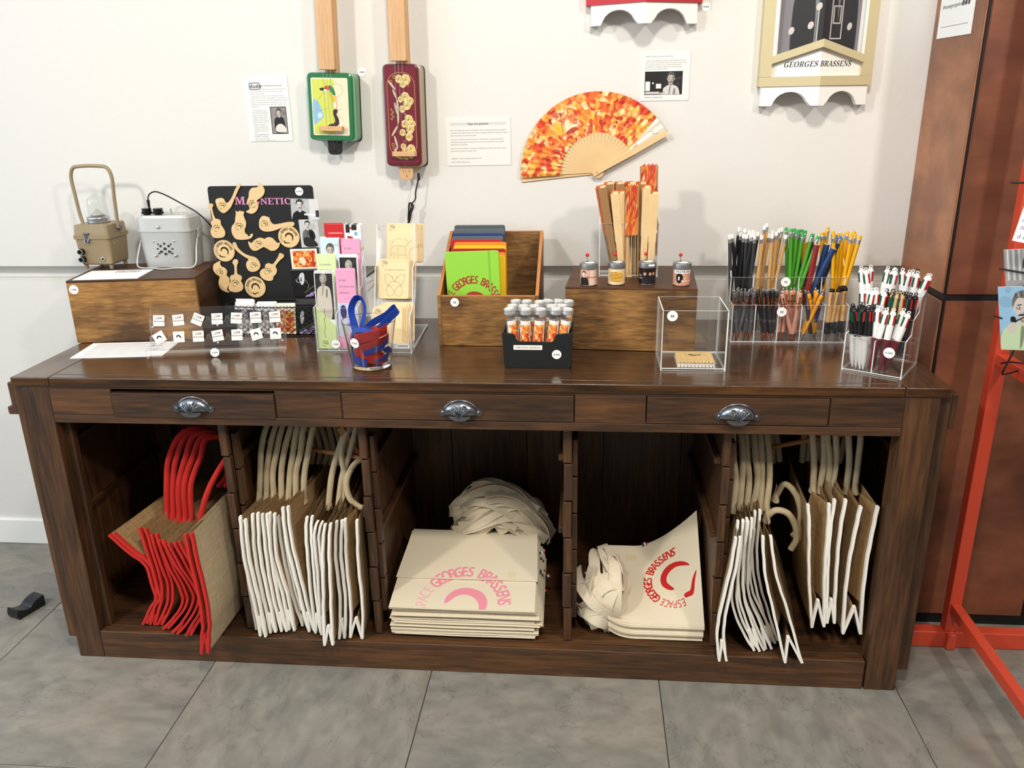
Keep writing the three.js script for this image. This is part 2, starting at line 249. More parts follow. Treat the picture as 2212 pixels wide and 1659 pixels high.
// ---------- the room ----------
const XL = -2.4, XR = 4.6, ZF = 4.2, ZB = -0.595, YC = 3.0;
{
  const fl = structure('floor');
  mesh('grout_bed', plainBox(XR - XL + 0.3, 0.1, ZF - ZB + 0.5, (XL + XR) / 2, -0.0535, (ZF + ZB) / 2), M.grout, fl).userData.kind = 'structure';
  const tw = 0.6016, x0 = 0.4069 - 6 * tw, z0 = -0.2085 - 2 * tw;
  for (let i = 0; i < 14; i++) for (let j = 0; j < 10; j++) {
    const a = Math.max(x0 + i * tw, XL), b = Math.min(x0 + (i + 1) * tw, XR), c = Math.max(z0 + j * tw, ZB - 0.02), d = Math.min(z0 + (j + 1) * tw, ZF);
    if (b - a < 0.01 || d - c < 0.01) continue;
    mesh('tile', board(a + 0.0012, b - 0.0012, -0.01, 0, c + 0.0012, d - 0.0012, (i * 7 + j * 3) % 2 ? 0 : 2, 0.0008), M.tile, fl);
  }
  const wb = structure('wall_back');
  mesh('upper_wall', uvBox(plainBox(XR - XL + 0.2, YC - 0.9785, 0.2, (XL + XR) / 2, (YC + 0.9785) / 2, ZB - 0.1), 0, 0, 0), M.wall, wb);
  mesh('shadow_groove', uvBox(plainBox(XR - XL + 0.2, 0.06, 0.16, (XL + XR) / 2, 0.955, ZB - 0.122), 0, 0, 0), M.wall, wb);

  mesh('lower_wall', board(XL - 0.1, XR + 0.1, 0, 0.9395, ZB - 0.2, ZB, 0, 0.004), M.wall, wb);
  const bb = mesh('baseboard_back', board(XL, 2.27, 0, 0.094, ZB - 0.004, ZB + 0.012, 0, 0.004), M.white); bb.userData.kind = 'structure';
  // the other walls and the ceiling, outside the frame
  const wl = structure('wall_left'), W0 = 0.2, W1 = 3.4, H0 = 1.15, H1 = 2.7;
  for (const [z0, z1, y0, y1] of [[ZB - 0.2, W0, 0, YC], [W1, ZF, 0, YC], [W0, W1, 0, H0], [W0, W1, H1, YC]]) mesh('wall_block', uvBox(plainBox(0.2, y1 - y0, z1 - z0, XL - 0.1, (y0 + y1) / 2, (z0 + z1) / 2), 2, 0, 0), M.wall, wl);
  const win = structure('window_1');
  for (const z of [W0 + 0.02, (W0 + W1) / 2, W1 - 0.02]) mesh('window_post', plainBox(0.06, H1 - H0, 0.04, XL - 0.1, (H0 + H1) / 2, z), M.white, win);
  for (const y of [H0 + 0.02, H1 - 0.02]) mesh('window_rail', plainBox(0.06, 0.04, W1 - W0, XL - 0.1, y, (W0 + W1) / 2), M.white, win);
  for (let k = 0; k < 2; k++) mesh('pane', plainBox(0.004, H1 - H0 - 0.08, (W1 - W0) / 2 - 0.05, XL - 0.1, (H0 + H1) / 2, W0 + (W1 - W0) * (0.25 + 0.5 * k)), M.pane, win);
  const day = new THREE.RectAreaLight(DAY.color, DAY.power, W1 - W0, H1 - H0); day.position.set(XL - 0.01, (H0 + H1) / 2, (W0 + W1) / 2); day.rotation.y = -PI / 2; scene.add(day);
  const wr = mesh('wall_right', uvBox(plainBox(0.2, YC, ZF - ZB + 0.4, XR + 0.1, YC / 2, (ZF + ZB) / 2), 2, 0, 0), M.wall); wr.userData.kind = 'structure';
  const wf = mesh('wall_front', uvBox(plainBox(XR - XL + 0.4, YC, 0.2, (XL + XR) / 2, YC / 2, ZF + 0.1), 0, 0, 0), M.wall); wf.userData.kind = 'structure';
  const ce = mesh('ceiling', plainBox(XR - XL + 0.4, 0.1, ZF - ZB + 0.4, (XL + XR) / 2, YC + 0.05, (ZF + ZB) / 2), M.white); ce.userData.kind = 'structure';
  // clad column at the right: steel-brown panels with black joints
  const col = structure('wall_column'), cx = 2.302, cz = -0.3017;
  mesh('core', plainBox(0.36, YC, 0.285, cx + 0.1815, YC / 2, cz - 0.147), M.black, col);
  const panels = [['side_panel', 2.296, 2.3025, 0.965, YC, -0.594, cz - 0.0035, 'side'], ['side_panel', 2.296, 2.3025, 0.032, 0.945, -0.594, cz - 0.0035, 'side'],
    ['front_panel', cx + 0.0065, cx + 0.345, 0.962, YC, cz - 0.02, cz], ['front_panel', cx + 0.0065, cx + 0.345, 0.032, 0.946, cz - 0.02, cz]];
  for (const [n, a, b, c, d, e, f, s] of panels) mesh(n, board(a, b, c, d, e, f, s ? 2 : 0, 0.002), s ? M.rustSideLit : M.rust, col);
  // lamps on the ceiling: three adjustable spots, and two unseen panels added as fill
  const spot = (x, z, tx, ty, tz, what, k = 1) => {
    const o = thing('ceiling_spot', what, 'lamp', [x, YC, z], 0, 'ceiling spots');
    mesh('base', cyl(0.05, 0.05, 0.02, 20, 0, -0.01, 0), M.white, o); mesh('stem', cyl(0.008, 0.008, 0.06, 10, 0, -0.045, 0), M.white, o);
    const h = new THREE.Group(); h.name = 'head'; h.position.set(0, -0.1, 0); o.add(h); h.lookAt(tx, ty, tz);
    mesh('shell', lathe([[0.0, -0.08], [0.03, -0.075], [0.042, 0], [0.042, 0.05], [0.038, 0.05], [0.038, 0.0]], 20).rotateX(PI / 2), M.white, h);
    mesh('lens', cyl(0.036, 0.036, 0.004, 20).rotateX(PI / 2).translate(0, 0, 0.03), std({ color: 0x222222, emissive: LAMP.color, emissiveIntensity: 3 }), h);
    const l = new THREE.SpotLight(LAMP.color, LAMP.power * k, 0, 0.95, 0.75); l.shadow.radius = 6; l.castShadow = true;
    const dir = V(tx - x, ty - YC + 0.1, tz - z).normalize().multiplyScalar(0.09); l.position.set(x + dir.x, YC - 0.1 + dir.y, z + dir.z); l.target.position.set(tx, ty, tz); scene.add(l, l.target);
  };
  spot(-0.75, 2.0, 0.8, 0.9, -0.4, 'white ceiling spot nearest the window');
  spot(1.5, 1.5, 1.4, 0.8, -0.4, 'white ceiling spot above the middle of the counter', 0.8);
  spot(3.2, 2.2, 1.9, 0.8, -0.3, 'white ceiling spot near the brown column', 0.8);
  for (const [x, what] of [[0.0, 'added unseen ceiling fill light on the window side'], [2.6, 'added unseen ceiling fill light on the column side']]) {
    const o = thing('ceiling_fill_light', what, 'lamp', [x, YC, 2.1], 0, 'added ceiling fill lights');
    mesh('frame', plainBox(1.24, 0.02, 0.64, 0, -0.01, 0), M.white, o); mesh('diffuser', plainBox(1.2, 0.004, 0.6, 0, -0.022, 0), std({ color: 0x333333, emissive: FILL.color, emissiveIntensity: 2 }), o);
    const l = new THREE.RectAreaLight(FILL.color, FILL.power, 1.2, 0.6); l.position.set(x, YC - 0.026, 2.1); l.rotation.x = -PI / 2; scene.add(l);
  }
}

// ---------- the counter ----------
const CT = 0.82;
const DIV = [[0.492, 0.512], [0.85, 0.87], [1.357, 1.379], [1.738, 1.758]];
{
  const c = thing('shop_counter', 'long dark-stained wooden shop counter with three drawers over five open compartments', 'counter');
  const add = (n, g, m = M.dark) => mesh(n, g, m, c);
  add('top_end_board', board(-0.001, 0.097, 0.797, CT, -0.588, 0.004, 2, 0.003), M.top); add('top_end_board', board(2.125, 2.223, 0.797, CT, -0.588, 0.004, 2, 0.003), M.top);
  add('top_board', board(0.0982, 2.1238, 0.797, CT, -0.588, -0.0242, 0, 0.0012), M.top); add('top_edging', board(0.0982, 2.1238, 0.797, CT, -0.0232, 0.004, 0, 0.003), M.top);
  for (const [x0, x1] of [[0.018, 0.09], [2.128, 2.204]]) { add('front_post', board(x0, x1, 0, 0.797, -0.055, 0, 1, 0.002)); add('back_post', board(x0, x1, 0, 0.797, -0.585, -0.53, 1, 0.002)); }
  for (const [s, x0, x1] of [[1, -0.012, 0.017], [-1, 2.205, 2.234]]) {
    add('side_stile', board(x0, x1, 0.055, 0.80, -0.062, -0.012, 1, 0.003)); add('side_stile', board(x0, x1, 0.055, 0.80, -0.57, -0.52, 1, 0.003));
    add('side_rail', board(x0 + 0.004 * (s > 0), x1 - 0.004 * (s < 0), 0.70, 0.765, -0.52, -0.062, 2, 0.003)); add('side_rail', board(x0 + 0.004 * (s > 0), x1 - 0.004 * (s < 0), 0.07, 0.14, -0.52, -0.062, 2, 0.003));
    add('side_tab', board(s > 0 ? -0.026 : 2.234, s > 0 ? -0.012 : 2.248, 0.715, 0.80, -0.056, -0.014, 1, 0.003)); if (s > 0) add('side_peg', board(-0.044, -0.012, 0.712, 0.733, -0.045, -0.02, 0, 0.003));
    add('side_panel', board(s > 0 ? 0.0185 : 2.185, s > 0 ? 0.0365 : 2.203, 0.02, 0.797, -0.53, -0.055, 1));
  }
  add('rail', board(0.09, 2.128, 0.70, 0.7215, -0.03, 0, 0, 0.002)); add('top_rail', board(0.09, 2.128, 0.791, 0.797, -0.03, -0.001, 0, 0.0005));
  for (const [x0, x1] of [[0.0905, 0.2495], [0.664, 0.8265], [1.385, 1.55], [1.9655, 2.1275]]) add('fascia_block', board(x0, x1, 0.7222, 0.7905, -0.03, -0.0005, 0, 0.0012));
  add('plinth', board(0.09, 2.124, 0, 0.084, -0.03, 0, 0, 0.003)); add('shelf_board', board(0.037, 2.184, 0.066, 0.0845, -0.575, -0.0305, 0)); add('drawer_deck', board(0.037, 2.184, 0.708, 0.719, -0.575, -0.031, 0));
  for (let i = 0; i < 9; i++) add('back_board', board(0.037 + i * 0.2386, 0.037 + (i + 1) * 0.2386 - 0.0015, 0.0845, 0.797, -0.584, -0.572, 1, 0.001));
  // dividers with stepped front strips and drawer runners
  const runner = (x0, x1, y, tilt) => add('runner', board(x0, x1, y - 0.009, y + 0.009, -0.56, -0.07, 2, 0.002));
  const stepped = (x0, x1, side) => { for (let k = 0; k < 6; k++) { const y1 = 0.70 - k * 0.103, y0 = Math.max(0.0848, y1 - 0.0985), q = k % 2 ? 0.002 : 0; add('guide_block', board(x0 + q * side, x1 + q * side, y0, y1, -0.055, -0.034 - q, 1, 0.0022)); } };
  const stepped2 = (x0, x1) => { for (let k = 0; k < 5; k++) { const y1 = 0.655 - k * 0.103; add('guide_block', board(x0, x1, y1 - 0.0985, y1, -0.085, -0.056, 1, 0.0022)); } };
  for (const [x0, x1] of DIV) { add('divider', board(x0 + 0.004, x1 - 0.004, 0.0848, 0.708, -0.572, -0.0555, 1)); stepped(x0, x1, 1); stepped2(x1 + 0.001, x1 + 0.014); for (const y of [0.6, 0.397]) { runner(x0 - 0.012, x0 + 0.0035, y); runner(x1 - 0.0035, x1 + 0.012, y - 0.02); } }
  stepped(0.058, 0.078, 1); stepped(2.142, 2.162, -1); for (const y of [0.6, 0.4]) { runner(0.037, 0.05, y); runner(2.171, 2.184, y); }
  add('inner_stile', board(0.0905, 0.108, 0.0848, 0.70, -0.05, -0.03, 1));
  // drawers with cup pulls
  const dome = (() => {
    const g = sheet((u, v) => { const a = PI * (1 - u), b = v * PI * 0.5, w = 0.036 + 0.004 * Math.cos(b), y = Math.sin(a) * 0.026 * Math.cos(b * 0.94), x = Math.cos(a) * w * Math.cos(b * 0.62); return [x, y - 0.008 + 0.0 * v, 0.001 + 0.019 * Math.sin(b) * (0.55 + 0.45 * Math.sin(a)) ]; }, 28, 10);
    const face = sheet((u, v) => { const a = PI + PI * u, r = v; return [Math.cos(a) * 0.0245 * r * 1.0, -0.008 + Math.sin(a) * 0.0105 * r, 0.0205 - 0.004 * r * r + 0.0 * u]; }, 18, 4);
    const list = [g, face];
    for (let k = -3; k <= 3; k++) { const a = k * 0.36; list.push(tube([[Math.sin(a) * 0.003, -0.012, 0.021], [Math.sin(a) * 0.012, -0.004 + 0.005 * Math.cos(a), 0.0215], [Math.sin(a) * 0.024, 0.001 + 0.010 * Math.cos(a), 0.0165]], 0.0011, 8, 5)); }
    for (const s of [-1, 1]) { const sp = []; for (let i = 0; i <= 16; i++) { const t = i / 16 * 4.2 * PI / 2, r = 0.0065 * (1 - i / 22); sp.push([s * (0.011 + r * Math.cos(t) * 0.9), 0.007 + r * Math.sin(t), 0.0185 - 0.0022 * (r * Math.sin(t) / 0.0065)]); } list.push(tube(sp, 0.0012, 28, 5)); list.push(tube([[s * 0.014, 0.002, 0.0195], [s * 0.024, 0.004, 0.0165], [s * 0.032, -0.004, 0.012], [s * 0.038, -0.007, 0.006]], 0.0016, 12, 5)); }
    const rim = []; for (let i = 0; i <= 14; i++) { const a = PI * i / 14; rim.push([Math.cos(a) * 0.0405, Math.sin(a) * 0.026 - 0.008, 0.001]); } list.push(tube(rim, 0.0016, 28, 6));
    for (const s of [-1, 1]) { const e = new THREE.Shape(); e.absellipse(s * 0.0415, -0.006, 0.0085, 0.0062, 0, 2 * PI); list.push(extrude(e, 0.0016, 0.0006, 10)); }
    return merge(list);
  })();
  const screw = merge([new THREE.SphereGeometry(0.0032, 10, 6, 0, 2 * PI, 0, PI / 2).rotateX(PI / 2).scale(1, 1, 0.5)]);
  const drawers = [[0.2515, 0.6615, -0.0075, 'first', 0.458], [0.8285, 1.383, 0, 'second', 1.115], [1.5525, 1.963, 0, 'third', 1.759]];
  for (const [x0, x1, drop, , px] of drawers) {
    const d = add('drawer', board(x0, x1, 0.7232 + Math.min(0, drop) * 0.6, 0.7895 + drop, -0.03, drop ? 0.003 : 0.001, 0, 0.0015));
    const p = mesh('cup_pull', dome, M.nickel, d, [px, 0.7515, drop ? 0.003 : 0.001]); p.scale.set(1.04, 1.28, 1.1); p.userData.label = 'ornate dark metal cup pull';
    for (const s of [-1, 1]) mesh('screw', screw, M.steel, d, [px + s * 0.0425, 0.746, 0.0045]);
  }
  // wooden dowels that the bags hang from
  const dow = (a, b, label) => { const l = V(...b).sub(V(...a)); const o = mesh('hanging_rod', tube([a, a.map((q, i) => (q + b[i]) / 2), b], 0.0065, 4, 10), M.dowel); tag(o, label, 'rod', 'wooden hanging rods'); };
  dow([0.053, 0.672, -0.36], [0.489, 0.672, -0.15], 'thin wooden rod carrying the red-edged bags');
  dow([0.53, 0.557, -0.235], [0.834, 0.555, -0.14], 'thin wooden rod carrying the white-edged bags left of the pink tote pile');
  tag(mesh('wood_slat', board(-0.05, 0.05, -0.009, 0.009, -0.006, 0.006, 0, 0.001), M.dowel, null, [0.79, 0.592, -0.16], [0, 0.2, -1.1]), 'short pale wooden slat wedged beside the hanging rod', 'slat');
  dow([1.776, 0.513, -0.29], [2.168, 0.685, -0.12], 'thin wooden rod carrying the white-edged bags at the right end');
}

// ---------- things on the wall ----------
const wallSheet = (name, label, x, y, w, h, tilt, tex, z = ZB + 0.0012) => {
  const g = plainBox(w, h, 0.0016); const o = mesh(name, g, [M.paper, M.paper, M.paper, M.paper, printed(tex, 0.75), M.paper], null, [x, y, z], [0, 0, tilt]); return tag(o, label, 'paper');
};
wallSheet('information_sheet', 'white sheet with dude logo and small workshop photo left of green guitar', 0.5025, 1.4275, 0.127, 0.173, 0.0, canvasTex(512, 700, (g, w, h) => {
  g.fillStyle = '#e9e8e6'; g.fillRect(0, 0, w, h);
  g.strokeStyle = '#222'; g.lineWidth = 7; g.beginPath(); g.roundRect(62, 60, 122, 70, 14); g.stroke(); g.fillStyle = '#222'; g.font = 'bold 58px sans-serif'; g.fillText('dude', 66, 116);
  para(g, ["Des créations d'un autre type"], 200, 98, 22, 'bold 17px sans-serif', '#444'); para(g, ['Ateliers-créateur, passionné d\'électronique,'], 190, 134, 22, '15px sans-serif', '#666');
  para(g, ['écoutez l\'harmonieux dans une rencontre au service de la', 'création d\'un autre type.'], 62, 160, 22, '15px sans-serif', '#666');
  para(g, ["   C'est un parcours artisan et mène d'expériences qui l'a", 'conduit en 2013 à ouvrir « Une Boutique » à Saint-Guilhem-le-', 'Désert (34). Perfectionné des matières graphiques (étude des', 'formes), il forge la théorie tout d\'abord de ses bases dans la', 'fabrication de autres pensées en bois avec la passion de la', 'récupération.'], 62, 206, 23, '15px serif', '#555');
  para(g, ['   Sur tables posées la fête,', 'il poursuit dans l\'originalité', 'et la création technologique.', 'Moteurs anciens ou boîtes', 'vintages, les instruments de', 'musique et objets autres', 'fonctionnels donnés prêtent', 'de design inédits. Agir très', 'anciens ou féminines,', 'uniques, les sculptures en', 'composants électroniques', 'revisitent un esprit nouveau', 'saisissant les airs que les', 'autres !'], 62, 362, 19, '14px serif', '#555');
  para(g, ['www.1indboutique.com', 'Facebook : Crea Dessin'], 62, 640 - 8, 20, 'bold 14px serif', '#444'); para(g, ['L\'Oré - 4 rue Cor de Nestra', 'Thau - 34150 Saint-Guilhem-le-Désert'], 62, 676, 18, '14px serif', '#444');
  g.fillStyle = '#2b2829'; g.fillRect(276, 320, 190, 300); man(g, 284, 328, 174, 284, { bg: '#8d8784', shirt: '#221f20', skin: '#c9c0b8', hair: '#151313', hair2: '#b0a69e', k: 0.8, fy: 36 }); blob(g, [[310, 600], [330, 520], [400, 500], [450, 560], [456, 606]], '#dcd6d0');
}));
wallSheet('information_sheet', 'white sheet headed Cigar box guitares between the red guitar and the fan', 1.1015, 1.331, 0.182, 0.128, 0.004, canvasTex(720, 512, (g, w, h) => {
  g.fillStyle = '#e6e4e0'; g.fillRect(0, 0, w, h); g.fillStyle = '#d3d0ce'; g.fillRect(46, 44, w - 92, 32); g.fillStyle = '#333'; g.font = 'bold 27px sans-serif'; g.textAlign = 'center'; g.fillText('Cigar box guitares', w / 2, 70);
  const f = '18px serif'; para(g, ['Une autre façon de jouer de la guitare avec ces cigar-box guitares signées', 'Luzning et en collaboration avec Dude. Chaque modèle est unique de par sa', 'forme et par le son qu\'elle produit.'], 46, 134, 28, f, '#4a4a4a');
  para(g, ['Avec ses 3 cordes en open-tuning (ex : Sol-Ré-Sol), la cigar box guitare', 's\'adresse au plus grand nombre avec un jeu plus intuitif que la guitare', 'standard ou le ukulélé.'], 46, 232, 28, f, '#4a4a4a');
  para(g, ['Avec son micro intégré, vous pouvez également l\'utiliser sur scène. Blues,', 'jazz, rock ou trans à vous de voir !'], 46, 330, 28, f, '#4a4a4a'); para(g, ['Fabriqué à Saint-Guilhem-le-Désert (34)'], 46, 440, 28, f, '#4a4a4a'); para(g, ['www.1indboutique.com'], 46, 478, 28, f, '#4a4a4a');
}));
wallSheet('information_sheet', 'white sheet with black and white craftsman photo above the fan', 1.6145, 1.4945, 0.129, 0.124, 0.0, canvasTex(640, 616, (g, w, h) => {
  g.fillStyle = '#e8e6e4'; g.fillRect(0, 0, w, h); para(g, ['RENÉ LE BAIL, le savoir-utile, 2019'], 54, 66, 28, '22px serif', '#444');
  para(g, ['L\'artisan rêvée de musset-artiste dans ses enseignes décline le', 'savoir local sur les méthodes anciens des peintres, étant à cent', 'ou croisant les traditions avec un regard du pop-artiste.', 'Il a réalisé cet trois pointe unique pour l\'Espace Georges', 'Brassens à partir d\'archives de Séc.'], 54, 116, 26, '18px serif', '#444');
  g.fillStyle = '#17161a'; g.fillRect(50, 244, 500, 296); g.fillStyle = '#e6e4e2'; g.fillRect(60, 370, 62, 120); g.fillRect(200, 400, 70, 60); g.beginPath(); g.arc(160, 392, 12, 0, 7); g.fill(); g.fillStyle = '#c9c5c1'; g.fillRect(60, 500, 190, 30);
  man(g, 296, 246, 250, 290, { bg: '#1d1b1e', shirt: '#cfcbc7', skin: '#b9b0a8', hair: '#4a4542', fx: 40, fy: 40, k: 1.05 }); blob(g, [[250, 520], [300, 500], [330, 512], [300, 536], [250, 536]], '#b9b0a8');
  para(g, ['CONTACT : 06 48 09 31 90'], 50, 580, 20, 'bold 20px sans-serif', '#333');
}));
for (const [txt, x, y, label] of [['140€', 0.781, 1.522, 'round 140€ price sticker on the wall beside the green guitar'], ['70.00€', 1.713, 1.664, 'round 70.00€ price sticker on the wall beside the red-bottomed shelf']]) {
  const o = sticker(txt, null, [x, y, ZB + 0.0008], [0, 0, 0], 0.0115, txt.length > 4 ? 30 : 38); o.name = numbered('wall_price_sticker'); tag(o, label, 'sticker');
}
// guitars made of tins
function guitar(label, x, y, tilt, w, h, tinColour, sideColour, face, faceW, faceH, dress) {
  const o = thing('cigar_box_guitar', label, 'guitar', [x, y, ZB]); o.rotation.z = tilt;
  const d = 0.056;
  mesh('tin_body', extrude(roundRect(w - 0.006, h - 0.006, 0.012), d - 0.012, 0.003, 5).translate(0.006, -0.002, 0.004), sideColour, o);
  mesh('back_rim', extrude(roundRect(w, h, 0.013), 0.003, 0.0008, 5).translate(0.007, -0.003, 0.001), M.black, o);
  mesh('tin_lid', extrude(roundRect(w - 0.008, h - 0.008, 0.012), 0.012, 0.004, 5).translate(0, 0, d - 0.016), tinColour, o);
  const lid = mesh('lid_picture', uvFit(extrude(roundRect(faceW, faceH, 0.004), 0.0012, 0.0006, 4)), face, o, [0, 0, d - 0.0005]); lid.userData.label = dress;
  mesh('neck', board(-0.0225, 0.0225, h / 2 + 0.006, 0.62, d - 0.004, d + 0.016, 1, 0.003), M.beech, o); mesh('neck_stick', board(-0.012, 0.024, h / 2 - 0.01, 0.60, d - 0.03, d - 0.0045, 1, 0.003), M.beech, o);
  const tp = roundRect(0.036, 0.052, 0.012);
  const tail = mesh('tailpiece', extrude(tp, 0.009, 0.0012, 6).translate(0.002, -h / 2 - 0.012, d - 0.024), h < 0.2 ? M.blackMatt : M.beech, o);
  for (const [a, b] of [[-0.007, -0.016], [0.011, -0.016], [0.002, -0.028]]) mesh('ferrule', new THREE.TorusGeometry(0.0024, 0.0009, 6, 12).translate(a, -h / 2 + b, d - 0.0135), h < 0.2 ? M.black : M.steel, tail);
  const by = -h / 2 + (h < 0.2 ? 0.034 : 0.036);
  const br = new THREE.Shape(); br.moveTo(-0.034, 0); br.lineTo(-0.03, 0.008); br.lineTo(0.03, 0.008); br.lineTo(0.034, 0); br.closePath();
  mesh('bridge', extrude(br, 0.011, 0.0008, 3).rotateX(PI / 2).translate(0.004, by + 0.004, d + 0.0105).rotateZ(0), M.beech, o, [0, 0, 0]);
  [[-0.007, -0.016], [0.002, -0.028], [0.011, -0.016]].forEach(([a, b], i) => mesh('string', tube([[-0.009 + i * 0.009, 0.6, d + 0.018], [-0.008 + i * 0.010, by, d + 0.0125], [a, -h / 2 + b, d - 0.013]], 0.0004, 12, 5), M.steel, o));
  for (let k = 0; k < 3; k++) for (const s of [-1, 1]) mesh('rivet', new THREE.SphereGeometry(0.0015, 8, 6).translate(s * (w / 2 - 0.0005), h * (0.3 - 0.3 * k), d - 0.014), M.steel, o);
  return o;
}
const artGreen = canvasTex(512, 800, (g, w, h) => {
  g.fillStyle = '#e6dcbf'; g.fillRect(0, 0, w, h); g.fillStyle = '#cdd45e'; g.beginPath(); g.moveTo(20, 20); g.lineTo(316, 20); g.lineTo(330, 330); g.quadraticCurveTo(320, 640, 300, 780); g.lineTo(20, 780); g.closePath(); g.fill();
  blob(g, [[10, 280], [60, 300], [110, 350], [130, 440], [170, 520], [120, 580], [60, 620], [10, 680]], '#8fb8d6'); blob(g, [[70, 500], [110, 470], [150, 500], [120, 560], [80, 560]], '#c4dbe8');
  blob(g, [[236, 110], [270, 100], [310, 130], [340, 220], [330, 250], [280, 210], [250, 160]], '#2f7a45'); blob(g, [[180, 120], [230, 100], [262, 150], [240, 180], [200, 170]], '#d8402c'); blob(g, [[110, 150], [160, 130], [220, 150], [190, 180], [130, 176]], '#2a2a30'); blob(g, [[170, 150], [220, 160], [230, 190], [180, 186]], '#f2efe6');
  blob(g, [[240, 200], [300, 250], [338, 290], [330, 340], [290, 320], [260, 260]], '#e6b62c'); g.strokeStyle = '#c23a2c'; g.lineWidth = 6; g.beginPath(); g.moveTo(336, 250); g.quadraticCurveTo(360, 340, 340, 430); g.stroke(); blob(g, [[300, 340], [340, 330], [342, 420], [306, 420]], '#efe9dc');
  blob(g, [[290, 440], [350, 420], [360, 470], [330, 500], [370, 560], [372, 670], [200, 674], [230, 640], [300, 630], [320, 590], [290, 500]], '#3a2428');
  g.strokeStyle = '#6d6a60'; g.lineWidth = 3; g.beginPath(); g.arc(350, 170, 90, 0, 7); g.stroke(); g.beginPath(); g.moveTo(210, 190); g.quadraticCurveTo(60, 280, 62, 440); g.quadraticCurveTo(110, 470, 230, 410); g.stroke(); g.beginPath(); g.moveTo(196, 60); g.lineTo(330, 440); g.lineTo(420, 430); g.moveTo(350, 490); g.lineTo(430, 590); g.stroke(); g.strokeStyle = '#2f2a28'; g.beginPath(); g.arc(390, 740, 34, 0.1, 3); g.stroke();
});
const artRed = canvasTex(400, 1100, (g, w, h) => {
  g.fillStyle = '#6f1226'; g.fillRect(0, 0, w, h); const r = rng(5);
  g.strokeStyle = '#d3b25a'; g.lineWidth = 7; g.setLineDash([12, 7]); g.beginPath(); g.roundRect(26, 60, w - 52, h - 130, 150); g.stroke(); g.setLineDash([]);
  const rose = (x, y, s) => { for (let k = 0; k < 7; k++) { const a = k / 7 * 2 * PI; g.fillStyle = ['#dcc583', '#cdb067', '#e8d8a0'][k % 3]; g.beginPath(); g.arc(x + Math.cos(a) * s * 0.5, y + Math.sin(a) * s * 0.5, s * 0.55, 0, 7); g.fill(); } g.strokeStyle = '#7a5c26'; g.lineWidth = 2; for (let q = 1; q < 4; q++) { g.beginPath(); g.arc(x, y, s * 0.2 * q, q, q + 4.4); g.stroke(); } g.fillStyle = '#6b4a1c'; g.beginPath(); g.arc(x, y, s * 0.14, 0, 7); g.fill(); };
  for (let k = 0; k < 34; k++) { g.strokeStyle = r() > 0.5 ? '#4c3a22' : '#c9b06a'; g.lineWidth = 3; g.beginPath(); const x = 200 + r() * 130, y = 90 + r() * 900; g.ellipse(x, y, 12 + r() * 14, 4 + r() * 5, r() * 3, 0, 7); g.stroke(); }
  for (const [x, y, s] of [[180, 130, 46], [265, 140, 60], [230, 190, 40], [250, 330, 52], [310, 380, 46], [190, 360, 34], [270, 430, 50], [210, 470, 40], [285, 590, 54], [330, 640, 40], [230, 640, 44], [300, 700, 50], [200, 740, 40], [280, 790, 48], [300, 930, 52], [230, 960, 50], [330, 980, 40], [200, 900, 34]]) rose(x, y, s);
  const leaf = (x, y, l, a) => { g.save(); g.translate(x, y); g.rotate(a); g.fillStyle = '#c7c2a4'; g.beginPath(); g.ellipse(0, 0, 13, l, 0, 0, 7); g.fill(); g.strokeStyle = '#8c8768'; g.lineWidth = 2; g.beginPath(); g.moveTo(0, -l); g.lineTo(0, l); g.stroke(); g.restore(); };
  for (const [x, y, l, a] of [[88, 200, 70, -0.7], [120, 300, 60, -0.4], [130, 470, 80, -0.25], [150, 420, 60, -0.1], [150, 560, 90, 0.05], [100, 720, 76, 0.6], [110, 850, 76, -0.25], [90, 960, 60, 0.6]]) leaf(x, y, l, a);
  g.strokeStyle = '#c9a857'; g.lineWidth = 4; g.beginPath(); g.moveTo(70, 600); g.quadraticCurveTo(90, 520, 70, 460); g.stroke(); for (let k = 0; k < 5; k++) { g.beginPath(); g.ellipse(66 + (k % 2) * 26, 480 + k * 26, 14, 5, k % 2 ? -0.6 : 0.6, 0, 7); g.stroke(); }
  g.fillStyle = '#d8b655'; for (const [x, y] of [[110, 1020], [160, 1040], [230, 1045], [290, 1030]]) { g.beginPath(); g.ellipse(x, y, 34, 14, 0.2, 0, 7); g.fill(); }
  g.strokeStyle = '#d8b655'; g.lineWidth = 5; for (const [x, y] of [[70, 880], [80, 920], [120, 110], [80, 160]]) { g.beginPath(); g.arc(x, y, 15, 0, 7); g.stroke(); }
});
const lacq = (c) => phy({ color: c, roughness: 0.32, clearcoat: 0.8, clearcoatRoughness: 0.12 });
const gt1 = guitar('green tin-box guitar with lime comic picture and pale neck hanging on the wall', 0.7, 1.432, -0.035, 0.128, 0.178, lacq(0x146b3a), colour(0x6f9f78, 0.4), printed(artGreen, 0.35), 0.102, 0.15, 'lime and cream printed picture');
const gt2 = guitar('dark red floral tin-box guitar with pale neck hanging on the wall', 0.899, 1.405, -0.014, 0.1, 0.268, lacq(0x5d0f22), colour(0xb9a58c, 0.35, { metalness: 0.5 }), phy({ map: artRed, roughness: 0.3, clearcoat: 0.6 }), 0.086, 0.25, 'dark red print with golden flowers');
mesh('jack', merge([cyl(0.004, 0.004, 0.006, 12), cyl(0.003, 0.003, 0.014, 12, 0, -0.008, 0)]), M.gold, gt2, [0.033, -0.139, 0.028]);
mesh('jack', cyl(0.004, 0.004, 0.006, 12), M.steel, gt1, [0.03, -0.093, 0.03]);
